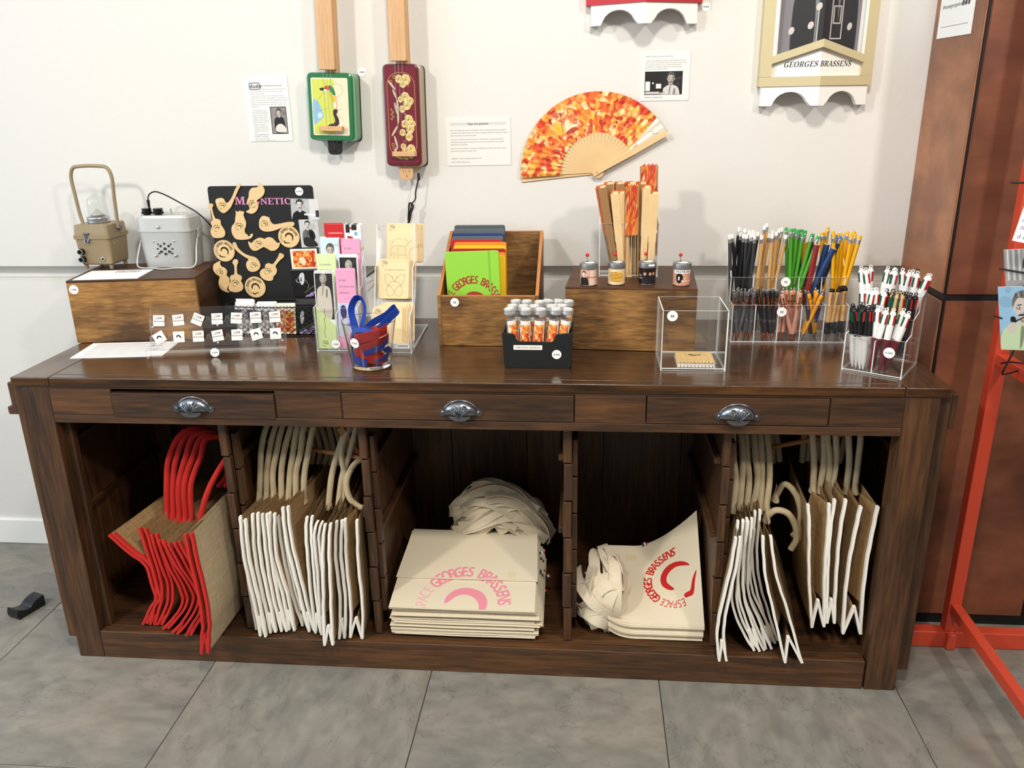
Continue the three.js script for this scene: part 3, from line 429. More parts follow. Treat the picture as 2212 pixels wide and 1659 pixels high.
// fan spread on the wall
{
  const o = thing('hand_fan', 'large open paper hand fan with orange watercolour leaf pinned to the wall', 'fan', [1.435, 1.246, ZB + 0.006]);
  const A0 = 30.6 * PI / 180, A1 = 183.8 * PI / 180, n = 56;
  const art = canvasTex(2048, 512, (g, w, h) => {
    daubs(g, w, h, 3, 900, 30, 1.3); daubs2(g, w, h);
    function daubs2() {
      g.fillStyle = '#f3ead6'; g.beginPath(); g.moveTo(w, 0); g.lineTo(w - 150, 0); g.quadraticCurveTo(w - 120, 260, w - 60, h); g.lineTo(w, h); g.fill();
      g.save(); g.translate(760, 230); g.scale(1.5, 1.5); g.globalAlpha = 0.3;
      blob(g, [[-120, 0], [-60, -110], [40, -120], [140, -20], [150, 80], [60, 130], [-60, 120]], '#f8e2b4'); g.globalAlpha = 1;
      blob(g, [[-80, -20], [-40, -44], [-16, -10], [-10, 50], [-60, 80], [-86, 40]], '#eebc3c'); blob(g, [[-10, 60], [40, -20], [64, 10], [50, 40], [130, 70], [124, 88], [30, 66], [0, 100], [-30, 90]], '#f6dfc0'); blob(g, [[-40, 84], [20, 70], [120, 96], [112, 116], [10, 112]], '#b5482a');
      blob(g, [[-60, -66], [-40, -84], [-22, -66], [-30, -44], [-54, -44]], '#f5d8bc'); blob(g, [[-78, -60], [-70, -92], [-46, -98], [-40, -82], [-58, -74], [-62, -48]], '#a92a1c');
      g.strokeStyle = '#7a4a20'; g.lineWidth = 5; g.beginPath(); g.moveTo(-40, 60); g.lineTo(30, -60); g.stroke(); g.fillStyle = '#a8452a'; g.fillRect(22, -84, 16, 26); g.strokeStyle = '#3a4a6a'; g.lineWidth = 3; g.beginPath(); g.moveTo(-24, -58); g.quadraticCurveTo(-6, -56, 4, -72); g.stroke(); g.strokeStyle = '#8a3a20'; g.strokeRect(96, 30, 30, 26);
      g.restore();
      g.save(); g.translate(w - 46, 120); g.rotate(0.2); g.strokeStyle = '#6a5a48'; g.lineWidth = 4; g.beginPath(); g.moveTo(-24, 60); g.bezierCurveTo(-20, -30, 10, 20, 6, 40); g.bezierCurveTo(10, -10, 24, 30, 26, -50); g.stroke(); g.restore();
      g.save(); g.translate(w - 50, 420); g.rotate(0.4); logo(g, 0, 0, 46, '#b5352a'); g.restore();
    }
  });
  const pt = (r, a, z) => [Math.cos(a) * r, Math.sin(a) * r, z];
  const leaf = sheet((u, v) => { const a = A1 + (A0 - A1) * u, k = Math.round(u * n), z = 0.004 + (k % 2 ? 0.0045 : 0) * (0.4 + 0.6 * v) + 0.003 * (1 - u); return pt(0.102 + 0.112 * v, a, z); }, n, 4);
  mesh('leaf', leaf.toNonIndexed(), std({ map: art, roughness: 0.7, side: THREE.DoubleSide }), o).geometry.computeVertexNormals();
  const ribG = uvBox(extrude(shapeOf([[0.004, -0.0016], [0.106, -0.0046], [0.106, 0.0046], [0.004, 0.0016]]), 0.0012, 0.0003, 1), 0);
  for (let k = 0; k < 26; k++) { const a = A1 + (A0 - A1) * (k + 0.5) / 26; mesh('rib', ribG, M.birch, o, [0, 0, 0.001 + 0.0003 * k], [0, 0.0, a]); }
  const guard = extrude(shapeOf([[-0.012, -0.006], [0.02, -0.0055], [0.105, -0.0085], [0.214, -0.0095], [0.214, 0.0055], [0.105, 0.005], [0.02, 0.0055], [-0.012, 0.006]]), 0.0025, 0.0006, 3);
  uvBox(guard, 0); mesh('guard', guard, M.birch, o, [0, 0, 0.0125], [0, 0, A0 - 0.02]); mesh('guard', guard.clone(), M.birch, o, [0, 0, -0.004], [0, 0, A1 + 0.03]);
  const hd = new THREE.Shape(); hd.absellipse(0.004, -0.004, 0.014, 0.011, 0, 2 * PI, false, 0.4); mesh('head', uvBox(extrude(hd, 0.006, 0.001, 10), 0), M.birch, o, [0, 0, 0.0035]); mesh('rivet', new THREE.SphereGeometry(0.0022, 10, 8), M.gold, o, [0, 0, 0.0155]);
}
// folded picture shelves with arched brackets
function arched(label, x, y0, half, h, depth, bandColour, full) {
  const o = thing('arched_wall_shelf', label, 'shelf', [x, y0, ZB]);
  const fold = (g, s) => { const p = g.attributes.position; for (let i = 0; i < p.count; i++) p.setZ(i, p.getZ(i) + depth * (1 - Math.min(1, Math.abs(p.getX(i)) / half))); g.computeVertexNormals(); return g; };
  const half_ = (name, pts, z, d, m, uv) => { for (const s of [-1, 1]) { let q = pts.map(([a, b]) => [a * s, b]); if (s < 0) q = q.reverse(); const g = extrude(shapeOf(q), d, 0, 6).translate(0, 0, z); if (uv) { const p = g.attributes.position, a = g.attributes.uv; for (let i = 0; i < p.count; i++) a.setXY(i, (p.getX(i) - uv[0]) / (uv[1] - uv[0]), (p.getY(i) - uv[2]) / (uv[3] - uv[2])); } mesh(name, fold(g, s), m, o); } };
  const arch = [[0, h], [half - 0.006, h], [half - 0.006, 0], [half - 0.032, 0]]; for (let i = 1; i < 10; i++) { const a = PI * i / 10; arch.push([half * 0.48 + Math.cos(a) * (half * 0.48 - 0.026) * 0.98 - 0.003, Math.sin(a) * h * 0.72]); } arch.push([0.016, 0], [0, 0]);
  half_('arched_bracket', arch, 0, 0.026, M.white);
  const b = colour(bandColour, 0.55), top = full ? 0.36 : 0.3;
  if (!full) { half_('coloured_band', [[0, h], [half + 0.006, h], [half + 0.006, h + 0.05], [0, h + 0.05]], 0, 0.03, b); half_('back_panel', [[0, h + 0.05], [half, h + 0.05], [half, top], [0, top]], 0, 0.012, M.white); return o; }
  half_('bottom_rail', [[0, h], [half + 0.002, h], [half + 0.002, h + 0.023], [0, h + 0.023]], 0, 0.03, b);
  half_('stile', [[half - 0.026, h + 0.0235], [half + 0.002, h + 0.0235], [half + 0.002, top], [half - 0.026, top]], 0, 0.03, b);
  half_('gable_bar', [[0, h + 0.093], [half - 0.0262, h + 0.056], [half - 0.0262, h + 0.075], [0, h + 0.112]], 0.012, 0.018, b);
  const sign = canvasTex(1024, 256, (g, w, hh) => { g.fillStyle = '#efeeea'; g.fillRect(0, 0, w, hh); g.fillStyle = '#161616'; g.font = 'italic bold 84px serif'; g.textAlign = 'center'; g.save(); g.translate(w * 0.5, hh * 0.6); g.scale(0.86, 1); g.fillText('GEORGES BRASSENS', 0, 0); g.restore(); });
  half_('name_panel', [[0, h + 0.0235], [half - 0.0262, h + 0.0235], [half - 0.0262, h + 0.056], [0, h + 0.093]], 0.004, 0.01, printed(sign, 0.5), [-(half - 0.026), half - 0.026, h + 0.0235, h + 0.0235 + (half - 0.026) / 2]);
  const photo = canvasTex(640, 640, (g, w, hh) => {
    g.fillStyle = '#7d7a80'; g.fillRect(0, 0, w, hh); g.fillStyle = '#e9e7e3'; g.fillRect(0, 0, 40, hh); g.fillRect(w - 40, 0, 40, hh); g.fillStyle = '#77747a'; g.fillRect(40, 0, w - 80, 120); g.save(); g.translate(0, -150); hh += 150;
    for (const [cx, ww] of [[190, 150], [350, 150], [500, 150]]) { blob(g, [[cx - ww / 2, hh], [cx - ww / 2, 300], [cx - 40, 220], [cx + 40, 220], [cx + ww / 2, 300], [cx + ww / 2, hh]], '#242326'); blob(g, [[cx - 16, 220], [cx + 16, 220], [cx, 330]], '#e8e6e2'); g.fillStyle = '#b9b4ae'; g.beginPath(); g.ellipse(cx, 150, 42, 56, 0, 0, 7); g.fill(); blob(g, [[cx - 44, 150], [cx - 40, 96], [cx, 80], [cx + 40, 96], [cx + 44, 150], [cx, 116]], '#2a2829'); }
    g.strokeStyle = '#b8b4ae'; g.lineWidth = 9; g.beginPath(); g.moveTo(284, 360); g.lineTo(280, hh); g.stroke(); g.strokeRect(378, 300, 80, 260); g.strokeRect(392, 350, 52, 110); g.fillStyle = '#c9c4be'; for (const [a, c] of [[120, 500], [240, 470], [284, 350], [520, 480]]) { g.beginPath(); g.ellipse(a, c, 18, 26, 0.3, 0, 7); g.fill(); } g.restore();
  });
  half_('photograph', [[0, h + 0.07], [half - 0.0262, h + 0.07], [half - 0.0262, top], [0, top]], 0.004, 0.004, printed(photo, 0.35), [-(half - 0.026), half - 0.026, h + 0.03, h + 0.03 + 2 * (half - 0.026)]);
  half_('inner_ledge', [[half - 0.034, h + 0.0762], [half - 0.0262, h + 0.0745], [half - 0.0262, top], [half - 0.034, top]], 0.0085, 0.02, M.white);
  return o;
}
arched('white double-arched wall shelf with a red band along its top', 1.55, 1.622, 0.144, 0.05, 0.06, 0xb51f2c, false);
arched('beige framed photo shelf with pediment name sign and white arches below', 2.002, 1.414, 0.142, 0.049, 0.055, 0xc9bb93, true);
// notice on the column
{
  const t = canvasTex(400, 640, (g, w, h) => { g.fillStyle = '#eef0f2'; g.fillRect(0, 0, w, h); para(g, ['Plus continue à suivre ce qui', 'nous-fait sur les réseaux'], 40, 400, 34, '24px sans-serif', '#555'); para(g, ['@museegeorgesbrassens'], 30, 505, 30, 'bold 24px sans-serif', '#444'); g.fillStyle = '#444'; for (const x of [290, 322, 354]) { g.beginPath(); g.ellipse(x - 60 + 42, 494, 12, 15, 0, 0, 7); g.fill(); } g.fillRect(300, 386, 60, 8); g.fillStyle = '#888'; g.fillRect(36, 588, 320, 3); });
  const o = mesh('column_notice', plainBox(0.2, 0.32, 0.0016), [M.paper, M.paper, M.paper, M.paper, printed(t, 0.7), M.paper], null, [2.2945, 1.73, -0.46], [0, -PI / 2, 0]); tag(o, 'white printed notice taped to the side of the brown column', 'paper');
}

// ---------- left half of the counter top ----------
const ontop = (x, z, y = CT) => [x, y, z];
{ // closed crate carrying the two small amplifiers
  const o = thing('wooden_crate', 'closed brown wooden crate carrying the two small amplifiers', 'crate', ontop(0.148, -0.436), 0.148);
  const w = 0.345, d = 0.24, h = 0.1765, t = 0.012;
  mesh('front_board', board(-w / 2, w / 2, 0.001, h - 0.006, d / 2 - t, d / 2, 0, 0.001), M.crate, o); mesh('back_board', board(-w / 2, w / 2, 0.001, h - 0.006, -d / 2, -d / 2 + t, 0, 0.001), M.crate, o);
  for (const s of [-1, 1]) mesh('side_board', board(s > 0 ? w / 2 - t : -w / 2, s > 0 ? w / 2 : -w / 2 + t, 0.001, h - 0.006, -d / 2 + t + 0.0005, d / 2 - t - 0.0005, 2, 0.001), M.crateTop, o);
  mesh('top_panel', board(-w / 2, w / 2, h - 0.0055, h, -d / 2, d / 2, 0, 0.001), M.crateTop, o);
  sticker('130€', o, [-w / 2 + 0.018, h - 0.024, d / 2 + 0.0006], [0, 0, 0], 0.0125, 36);
  const dude = (name, label, pos, rot, w2, h2, txt) => tag(mesh(name, plainBox(w2, 0.0012, h2), [M.paper, M.paper, printed(txt, 0.75), M.paper, M.paper, M.paper], null, pos, rot), label, 'paper');
  dude('paper_sheet', 'white paper with dude lettering on the crate under the beige amplifier', [0.0868, CT + h + 0.0008, -0.376], [0, 0.14, 0], 0.175, 0.125, canvasTex(512, 360, (g, W, H) => { g.fillStyle = '#f5f5f6'; g.fillRect(0, 0, W, H); g.strokeStyle = '#444'; g.lineWidth = 8; g.font = 'bold 66px sans-serif'; g.fillStyle = '#444'; g.fillText('dude', 250, 90); g.strokeRect(236, 30, 182, 76); }));
  dude('paper_sheet', 'white text sheet lying on the counter beside the pin display', [0.17, CT + 0.0008, -0.235], [0, 0.12, 0], 0.24, 0.14, canvasTex(720, 420, (g, W, H) => { g.fillStyle = '#f6f6f6'; g.fillRect(0, 0, W, H); g.fillStyle = '#b9b9bd'; const r = rng(9); for (let y = 36; y < 390; y += 26) g.fillRect(60, y, 560 - (r() > 0.7 ? 200 * r() : 0), 9); }));
}
{ // beige lantern turned into an amplifier
  const o = thing('lantern_amplifier', 'beige metal lantern amplifier with carrying handle and clear dome', 'amplifier', [-0.001, CT + 0.1765 + 0.002, -0.492]);
  const paint = std({ color: 0x988668, roughness: 0.42, metalness: 0.15, bumpMap: T.rustBump, bumpScale: 0.0006 });
  for (const x of [-0.038, 0.038]) for (const z of [-0.038, 0.038]) mesh('foot', cyl(0.005, 0.006, 0.012, 10, x, 0.006, z), paint, o);
  const slice = (y0, y1, w0, w1) => { const g = new RoundedBoxGeometry(1, 1, 1, 2, 0.08); const p = g.attributes.position; for (let i = 0; i < p.count; i++) { const t = p.getY(i) + 0.5, w = w0 + (w1 - w0) * t; p.setXYZ(i, p.getX(i) * w, y0 + t * (y1 - y0), p.getZ(i) * w); } g.computeVertexNormals(); return g; };
  mesh('lower_body', slice(0.012, 0.092, 0.094, 0.104), paint, o); mesh('seam_band', slice(0.087, 0.099, 0.11, 0.111), paint, o); mesh('upper_body', slice(0.096, 0.128, 0.106, 0.1), paint, o);
  mesh('lamp_collar', lathe([[0.0, 0.128], [0.03, 0.128], [0.031, 0.131], [0.0295, 0.133], [0.031, 0.136], [0.0295, 0.138], [0.031, 0.141], [0.03, 0.145], [0.026, 0.146], [0.025, 0.14]], 28), M.steel, o);
  mesh('lamp_dome', lathe([[0.024, 0.14], [0.0245, 0.18], [0.023, 0.192], [0.018, 0.2], [0.008, 0.205], [0.007, 0.208], [0.0005, 0.209]], 28), phy({ color: 0xf4f6f4, roughness: 0.12, transmission: 0.85, thickness: 0, ior: 1.45 }), o);
  mesh('reflector', lathe([[0.0005, 0.142], [0.01, 0.143], [0.02, 0.15], [0.017, 0.152], [0.0005, 0.168]], 20), M.alu, o);
  const han = mesh('handle', tube([[-0.045, 0.118, 0.004], [-0.052, 0.15, 0.002], [-0.057, 0.2, 0], [-0.06, 0.262, -0.002], [-0.05, 0.282, -0.002], [-0.03, 0.286, -0.002], [0.03, 0.286, -0.002], [0.05, 0.282, -0.002], [0.06, 0.262, -0.002], [0.059, 0.2, 0], [0.058, 0.15, 0.002], [0.0575, 0.112, 0.004]], 0.0052, 60, 10), paint, o);
  mesh('pivot_screw', cyl(0.007, 0.007, 0.008, 14).rotateZ(PI / 2), M.nickel, han, [0.062, 0.113, 0.004]);
  mesh('latch', merge([board(-0.006, 0.006, 0.078, 0.106, 0.0535, 0.057, 1), board(-0.009, 0.009, 0.102, 0.106, 0.0535, 0.0585, 0), tube([[-0.005, 0.09, 0.056], [-0.004, 0.08, 0.061], [0, 0.077, 0.062], [0.004, 0.08, 0.061], [0.005, 0.09, 0.056]], 0.0013, 12, 6)]), M.nickel, o, [-0.012, 0, -0.001]);
  for (const y of [0.052, 0.03]) { const k = mesh('knob', merge([cyl(0.0085, 0.0085, 0.013, 18).rotateX(PI / 2), cyl(0.0092, 0.0092, 0.003, 18).rotateX(PI / 2).translate(0, 0, -0.005)]), M.blackGloss, o, [-0.036, y, 0.056]); mesh('knob_cap', new THREE.TorusGeometry(0.0075, 0.0011, 6, 18), M.steel, k, [0, 0, 0.0066]); }
  mesh('jack', new THREE.TorusGeometry(0.0048, 0.0017, 8, 16), M.steel, o, [0.022, 0.03, 0.0495]); mesh('jack_hole', cyl(0.004, 0.004, 0.001, 12).rotateX(PI / 2), M.black, o, [0.022, 0.03, 0.0495]);
  for (const [y, z] of [[0.075, 0.01], [0.073, 0.028]]) mesh('rivet', new THREE.SphereGeometry(0.0024, 8, 6), M.steel, o, [0.0505, y, z]);
}
{ // aluminium tin turned into an amplifier
  const o = thing('tin_amplifier', 'silver aluminium tin amplifier with two black knobs and wire bail', 'amplifier', [0.196, CT + 0.1765 + 0.0005, -0.523]);
  const sl = (y0, y1, w0, w1, d0, d1, r = 0.2) => { const g = extrude(roundRect(1, 1, r), 1, 0, 8); const p = g.attributes.position; for (let i = 0; i < p.count; i++) { const t = p.getZ(i), x = p.getX(i), z = p.getY(i); p.setXYZ(i, x * (w0 + (w1 - w0) * t), y0 + t * (y1 - y0), -z * (d0 + (d1 - d0) * t)); } g.computeVertexNormals(); return g; };
  mesh('pan', sl(0.0, 0.104, 0.146, 0.16, 0.084, 0.096), M.alu, o); mesh('rolled_rim', sl(0.1035, 0.1085, 0.166, 0.166, 0.1, 0.1), M.alu, o); mesh('lid', sl(0.108, 0.142, 0.162, 0.16, 0.096, 0.094), M.alu, o); mesh('lid_step', sl(0.1415, 0.149, 0.152, 0.142, 0.088, 0.08), M.alu, o);
  for (const x of [-0.052, -0.018]) mesh('knob', merge([cyl(0.012, 0.0115, 0.012, 20, 0, 0.007, 0), cyl(0.008, 0.008, 0.004, 16, 0, 0.001, 0), cyl(0.0135, 0.0135, 0.003, 20, 0, 0.0035, 0)]), M.blackGloss, o, [x, 0.151, 0.022]).scale.set(1.15, 1.3, 1.15);
  mesh('switch', merge([cyl(0.0035, 0.003, 0.004, 10, 0, 0.002, 0), cyl(0.0013, 0.0018, 0.014, 8, 0, 0.009, 0)]), M.steel, o, [0.016, 0.149, 0.012]);
  for (const x of [0.04, 0.055]) mesh('bolt', new THREE.SphereGeometry(0.003, 8, 6), M.steel, o, [x, 0.149, 0.0]);
  const grille = new THREE.Group(); grille.name = 'speaker_grille'; grille.position.set(-0.002, 0.055, 0.0462); grille.rotation.x = -0.058; o.add(grille);
  for (const [x, y, r] of [[0, 0, 0.0042], [0, 0.015, 0.0035], [0, -0.015, 0.0035], [0.012, 0.008, 0.0036], [-0.012, 0.008, 0.0036], [0.012, -0.008, 0.0036], [-0.012, -0.008, 0.0036], [0.022, 0, 0.0024], [-0.022, 0, 0.0024], [0.019, 0.013, 0.0024], [-0.019, 0.013, 0.0024], [0.019, -0.013, 0.0024], [-0.019, -0.013, 0.0024]]) mesh('hole', cyl(r, r, 0.002, 14).rotateX(PI / 2), M.black, grille, [x, y, 0]);
  for (const [x, y] of [[-0.03, 0.022], [0.03, 0.022], [-0.03, -0.02], [0.03, -0.02]]) mesh('bolt', new THREE.SphereGeometry(0.0042, 10, 8).scale(1, 1, 0.6), M.steel, grille, [x, y, 0.0005]);
  mesh('lid_stud', new THREE.SphereGeometry(0.006, 12, 8), M.alu, o, [-0.012, 0.118, 0.048]);
  mesh('wire_bail', tube([[-0.083, 0.1, 0.0], [-0.086, 0.06, 0.03], [-0.088, 0.012, 0.055], [-0.08, 0.004, 0.062], [-0.03, 0.003, 0.068], [-0.012, 0.002, 0.076], [0, 0.0025, 0.082], [0.012, 0.002, 0.076], [0.03, 0.003, 0.068], [0.08, 0.004, 0.062], [0.088, 0.012, 0.055], [0.086, 0.06, 0.03], [0.083, 0.1, 0.0]], 0.0023, 70, 8), M.alu, o);
  for (const s of [-1, 1]) mesh('bail_lug', new RoundedBoxGeometry(0.006, 0.026, 0.014, 1, 0.002), M.alu, o, [s * 0.083, 0.094, 0]);
}
{ // cable from the tin amplifier behind the board to the red guitar
  const c = tag(mesh('audio_cable', tube([[0.151, 1.168, -0.505], [0.152, 1.2, -0.51], [0.168, 1.21, -0.515], [0.188, 1.204, -0.52], [0.239, 1.175, -0.525], [0.283, 1.146, -0.53], [0.33, 1.09, -0.54], [0.45, 0.98, -0.556], [0.6, 0.9, -0.566], [0.7, 0.90, -0.566], [0.761, 0.954, -0.562], [0.794, 0.978, -0.56], [0.838, 1.019, -0.56], [0.884, 1.093, -0.56], [0.897, 1.118, -0.56], [0.904, 1.15, -0.561], [0.908, 1.165, -0.561], [0.919, 1.178, -0.561], [0.92, 1.195, -0.561], [0.925, 1.215, -0.562], [0.93, 1.235, -0.564], [0.931, 1.25, -0.566]], 0.0021, 160, 7), M.black), 'thin black audio cable from the silver amplifier to the red guitar', 'cable');
  mesh('plug', merge([cyl(0.0035, 0.0045, 0.02, 12, 0.151, 1.178, -0.505), cyl(0.003, 0.003, 0.012, 10, 0.151, 1.163, -0.505)]), M.black, c); mesh('plug', cyl(0.004, 0.0035, 0.02, 12, 0.931, 1.24, -0.566), M.black, c); mesh('plug_tip', cyl(0.003, 0.003, 0.01, 10, 0.931, 1.254, -0.566), M.steel, c); mesh('plug_tip', cyl(0.004, 0.004, 0.014, 12, 0.151, 1.155, -0.505), M.gold, c);
  mesh('cable_tie', tube([[0.896, 1.11, -0.557], [0.902, 1.125, -0.554], [0.905, 1.14, -0.556], [0.912, 1.16, -0.558], [0.903, 1.168, -0.557], [0.899, 1.145, -0.555], [0.896, 1.118, -0.556]], 0.003, 30, 6), M.black, c);
}
// black magnet board and its magnets
const BZ = -0.47;
{
  const o = thing('magnet_board', 'black upright magnet board with pink MAGNETIC lettering', 'board', [0.4995, CT, BZ]);
  const face = canvasTex(1024, 1400, (g, w, h) => { g.fillStyle = '#0d0d0e'; g.fillRect(0, 0, w, h); g.fillStyle = '#d98bb4'; g.font = 'bold 92px serif'; g.textAlign = 'left'; g.save(); g.translate(250, 175); g.scale(1.12, 1); g.font = 'bold 104px serif'; g.fillText('M', 0, 0); g.font = 'bold 84px serif'; g.fillText('AGNETIC', 96, 0); g.restore(); });
  mesh('panel', uvFit(extrude(roundRect(0.301, 0.406, 0.01), 0.004, 0.0006, 5).translate(0, 0.2045, -0.004)), printed(face, 0.55), o);
  mesh('stand', plainBox(0.12, 0.002, 0.05, 0, 0.001, -0.03), M.black, o);
  sticker('4.00€', o, [0.1125, 0.392, 0.0012], [0, 0, 0], 0.0115, 36);
}
{
  const logoWood = canvasTex(256, 256, (g) => { g.clearRect(0, 0, 256, 256); g.fillStyle = '#e6c690'; g.fillRect(0, 0, 256, 256); logo(g, 128, 128, 118, '#2a1a0c'); });
  const mk = (label, d, lt = 0) => {   // d: [x, y, emblem x, emblem y, emblem radius, outline in mm]
    const o = thing('wooden_magnet', label, 'magnet', [d[0], d[1], BZ + 0.0012], 0, 'wooden magnets on the black board'), s = new THREE.Shape();
    if (!d[5]) s.absarc(0, 0, 0.0305, 0, 2 * PI); else new THREE.CatmullRomCurve3(d[5].map(([a, b]) => V(a / 1000, b / 1000, 0)), true, 'centripetal').getPoints(d[5].length * 5).slice(0, -1).forEach((q, i) => (i ? s.lineTo(q.x, q.y) : s.moveTo(q.x, q.y)));
    mesh('blank', uvBox(extrude(s, 0.003, 0.0002, 28), 0), M.birch, o);
    const e = mesh('engraving', uvFit(new THREE.CylinderGeometry(d[4], d[4], 0.0003, 28).rotateX(PI / 2)), printed(logoWood, 0.6), o, [d[2] / 1000, d[3] / 1000, 0.0035], [0, 0, lt]); e.userData.label = 'dark burnt round emblem';
  };
  const PIPEA = [0.4067, 1.1918, -19.1, -18.9, 0.0125, [[-36.0, -0.3], [-20.8, 4.2], [-13.1, 1.1], [-8.1, -9.7], [0.4, -6.7], [11.9, 7.0], [24.4, 28.3], [37.6, 43.3], [40.6, 39.7], [32.0, 25.2], [17.5, 0.8], [5.0, -20.6], [-6.2, -31.3], [-18.4, -37.5], [-30.3, -29.6], [-36.3, -14.1]]];
  const MOUA = [0.4831, 1.1934, -6.5, -14.9, 0.0132, [[15.8, 44.2], [25.9, 35.1], [31.4, 22.9], [26.0, 9.3], [13.7, 0.2], [5.5, -5.8], [8.0, -19.6], [1.5, -33.5], [-10.7, -41.1], [-21.9, -39.5], [-28.5, -35.4], [-17.9, -28.7], [-18.4, -19.5], [-23.0, -10.2], [-16.3, 5.0], [-12.7, 20.3], [-3.6, 29.3], [9.4, 30.7], [16.5, 36.7]]];
  const GUIA = [0.3601, 1.1334, 2.6, -22.6, 0.0125, [[-12.3, 45.0], [-5.5, 47.5], [0.0, 45.0], [-0.1, 39.7], [-3.1, 36.6], [1.6, 5.5], [9.6, 3.9], [15.5, -0.8], [15.6, -11.7], [20.8, -21.2], [25.0, -33.8], [20.9, -44.8], [7.2, -48.9], [-9.1, -47.8], [-16.2, -39.9], [-16.1, -27.3], [-10.6, -16.3], [-13.0, -5.3], [-7.1, 1.5], [-10.5, 35.1], [-13.3, 38.2]]];
  const CAT = [0.4380, 1.1184, -9.3, -3.2, 0.0139, [[-13.2, 41.9], [-8.8, 38.2], [-2.8, 41.8], [2.8, 40.3], [9.7, 38.7], [6.9, 29.4], [9.0, 20.1], [11.8, 9.2], [9.2, -3.3], [4.8, -12.7], [6.8, -22.8], [12.3, -26.0], [11.2, -29.4], [18.5, -28.5], [23.1, -22.8], [27.8, -24.4], [24.6, -31.7], [14.1, -37.3], [-21.9, -37.2], [-29.1, -29.9], [-33.2, -15.7], [-30.3, -1.6], [-20.7, 9.3], [-17.4, 21.8], [-14.4, 32.6]]];
  const PIPEB = [0.5315, 1.1237, -28.8, -1.1, 0.0125, [[-30.9, 21.6], [-19.8, 19.7], [-12.2, 15.9], [-10.1, 6.6], [-2.9, -1.2], [16.7, 0.2], [36.4, 3.9], [55.7, 3.8], [58.5, -0.6], [54.6, -6.2], [28.7, -7.6], [5.0, -16.9], [-18.2, -21.5], [-34.2, -19.8], [-43.0, -12.0], [-43.8, 0.5], [-40.0, 13.0]]];
  const PIPEC = [0.4391, 1.0269, 19.2, -22.5, 0.0119, [[-35.3, 43.3], [-28.3, 44.2], [-21.5, 28.3], [-5.4, 12.3], [10.2, 5.8], [26.1, 1.0], [36.0, -11.8], [37.3, -23.1], [30.0, -34.4], [14.4, -39.9], [1.6, -36.0], [-3.5, -24.7], [-2.1, -13.4], [5.0, -3.8], [-6.5, 4.3], [-24.4, 18.7], [-32.8, 29.9]]];
  const MOUB = [0.4961, 1.0665, -16.5, -1.0, 0.0125, [[-45.9, 7.6], [-38.9, 2.9], [-28.1, 10.7], [-14.2, 17.6], [-3.0, 16.3], [1.7, 14.4], [12.0, 19.1], [24.7, 16.9], [33.4, 7.4], [39.4, 2.6], [45.4, 4.2], [42.2, -6.9], [30.6, -17.3], [17.4, -18.6], [5.1, -11.5], [-2.7, -8.3], [-13.1, -13.1], [-25.2, -18.5], [-36.5, -17.2], [-43.6, -8.2]]];
  const GUIB = [0.5121, 1.0013, -14.9, -13.7, 0.0132, [[25.0, 38.6], [32.4, 37.7], [37.4, 32.9], [35.0, 26.5], [29.8, 23.3], [9.2, 0.9], [12.0, -8.8], [8.4, -20.1], [-0.1, -28.3], [-3.5, -38.0], [-15.4, -40.6], [-31.3, -34.8], [-38.4, -25.0], [-38.2, -15.3], [-31.3, -7.2], [-22.6, -4.0], [-19.9, 5.7], [-11.1, 10.5], [-1.6, 7.3], [3.5, 8.9], [20.7, 29.7]]];
  const MOUC = [0.3595, 0.9733, -6.4, 13.7, 0.0119, [[0.2, 44.1], [-1.8, 37.0], [1.4, 28.9], [10.7, 24.1], [16.1, 14.3], [12.9, 2.9], [19.1, -5.2], [19.3, -18.3], [11.6, -31.5], [8.5, -41.4], [14.6, -46.3], [3.1, -44.7], [-9.2, -36.5], [-13.9, -21.7], [-10.4, -8.5], [-7.6, -0.3], [-18.2, 7.8], [-24.0, 20.8], [-21.2, 33.8], [-12.0, 40.3]]];
  const GUIC = [0.4000, 0.9755, -3.5, -23.1, 0.0132, [[-1.9, 44.5], [5.2, 47.7], [11.4, 44.5], [10.8, 34.8], [8.0, 31.6], [6.1, 4.0], [14.0, 0.7], [17.3, -7.4], [13.5, -15.6], [17.9, -28.7], [15.4, -40.2], [2.7, -47.5], [-14.0, -47.5], [-25.0, -41.9], [-24.3, -28.7], [-16.5, -15.6], [-17.8, -5.8], [-12.6, 1.4], [-4.8, 2.4], [-0.9, 31.6], [-3.8, 34.8]]];
  mk('light wooden pipe-shaped magnet at the top left of the black board', PIPEA); mk('light wooden moustache-shaped magnet covering the MAGNETIC lettering', MOUA, 1.1);
  mk('light wooden guitar-shaped magnet on the left edge of the black board', GUIA, 0.2); mk('light wooden cat-shaped magnet on the black board', CAT); mk('light wooden pipe-shaped magnet touching the right-hand round magnet', PIPEB, -0.5);
  mk('light wooden round magnet nearest the photo magnets', [0.570, 1.087, 0, 0, 0.029], 0.1); mk('light wooden round magnet at the left edge of the black board', [0.3755, 1.0475, 0, 0, 0.029], 0.1);
  mk('light wooden pipe-shaped magnet with bowl at lower right in the board middle', PIPEC, -0.2); mk('light wooden moustache-shaped magnet lying level in the board middle', MOUB); mk('light wooden guitar-shaped magnet tilted to the right on the black board', GUIB, -0.2);
  mk('light wooden moustache-shaped magnet standing at the lower left of the black board', MOUC, -0.9); mk('light wooden guitar-shaped magnet upright at the bottom of the black board', GUIC); mk('light wooden round magnet lowest on the black board', [0.454, 0.942, 0, 0, 0.029], 0.55);
  const photo = (label, x, y, w, h, tilt, draw) => { const t = canvasTex(256, Math.round(256 * h / w), draw); tag(mesh('photo_magnet', plainBox(w, h, 0.003), [M.sheen, M.sheen, M.sheen, M.sheen, printed(t, 0.22), M.black], null, [x, y, BZ + 0.0025], [0, 0, tilt]), label, 'magnet', 'photo magnets on the black board'); };
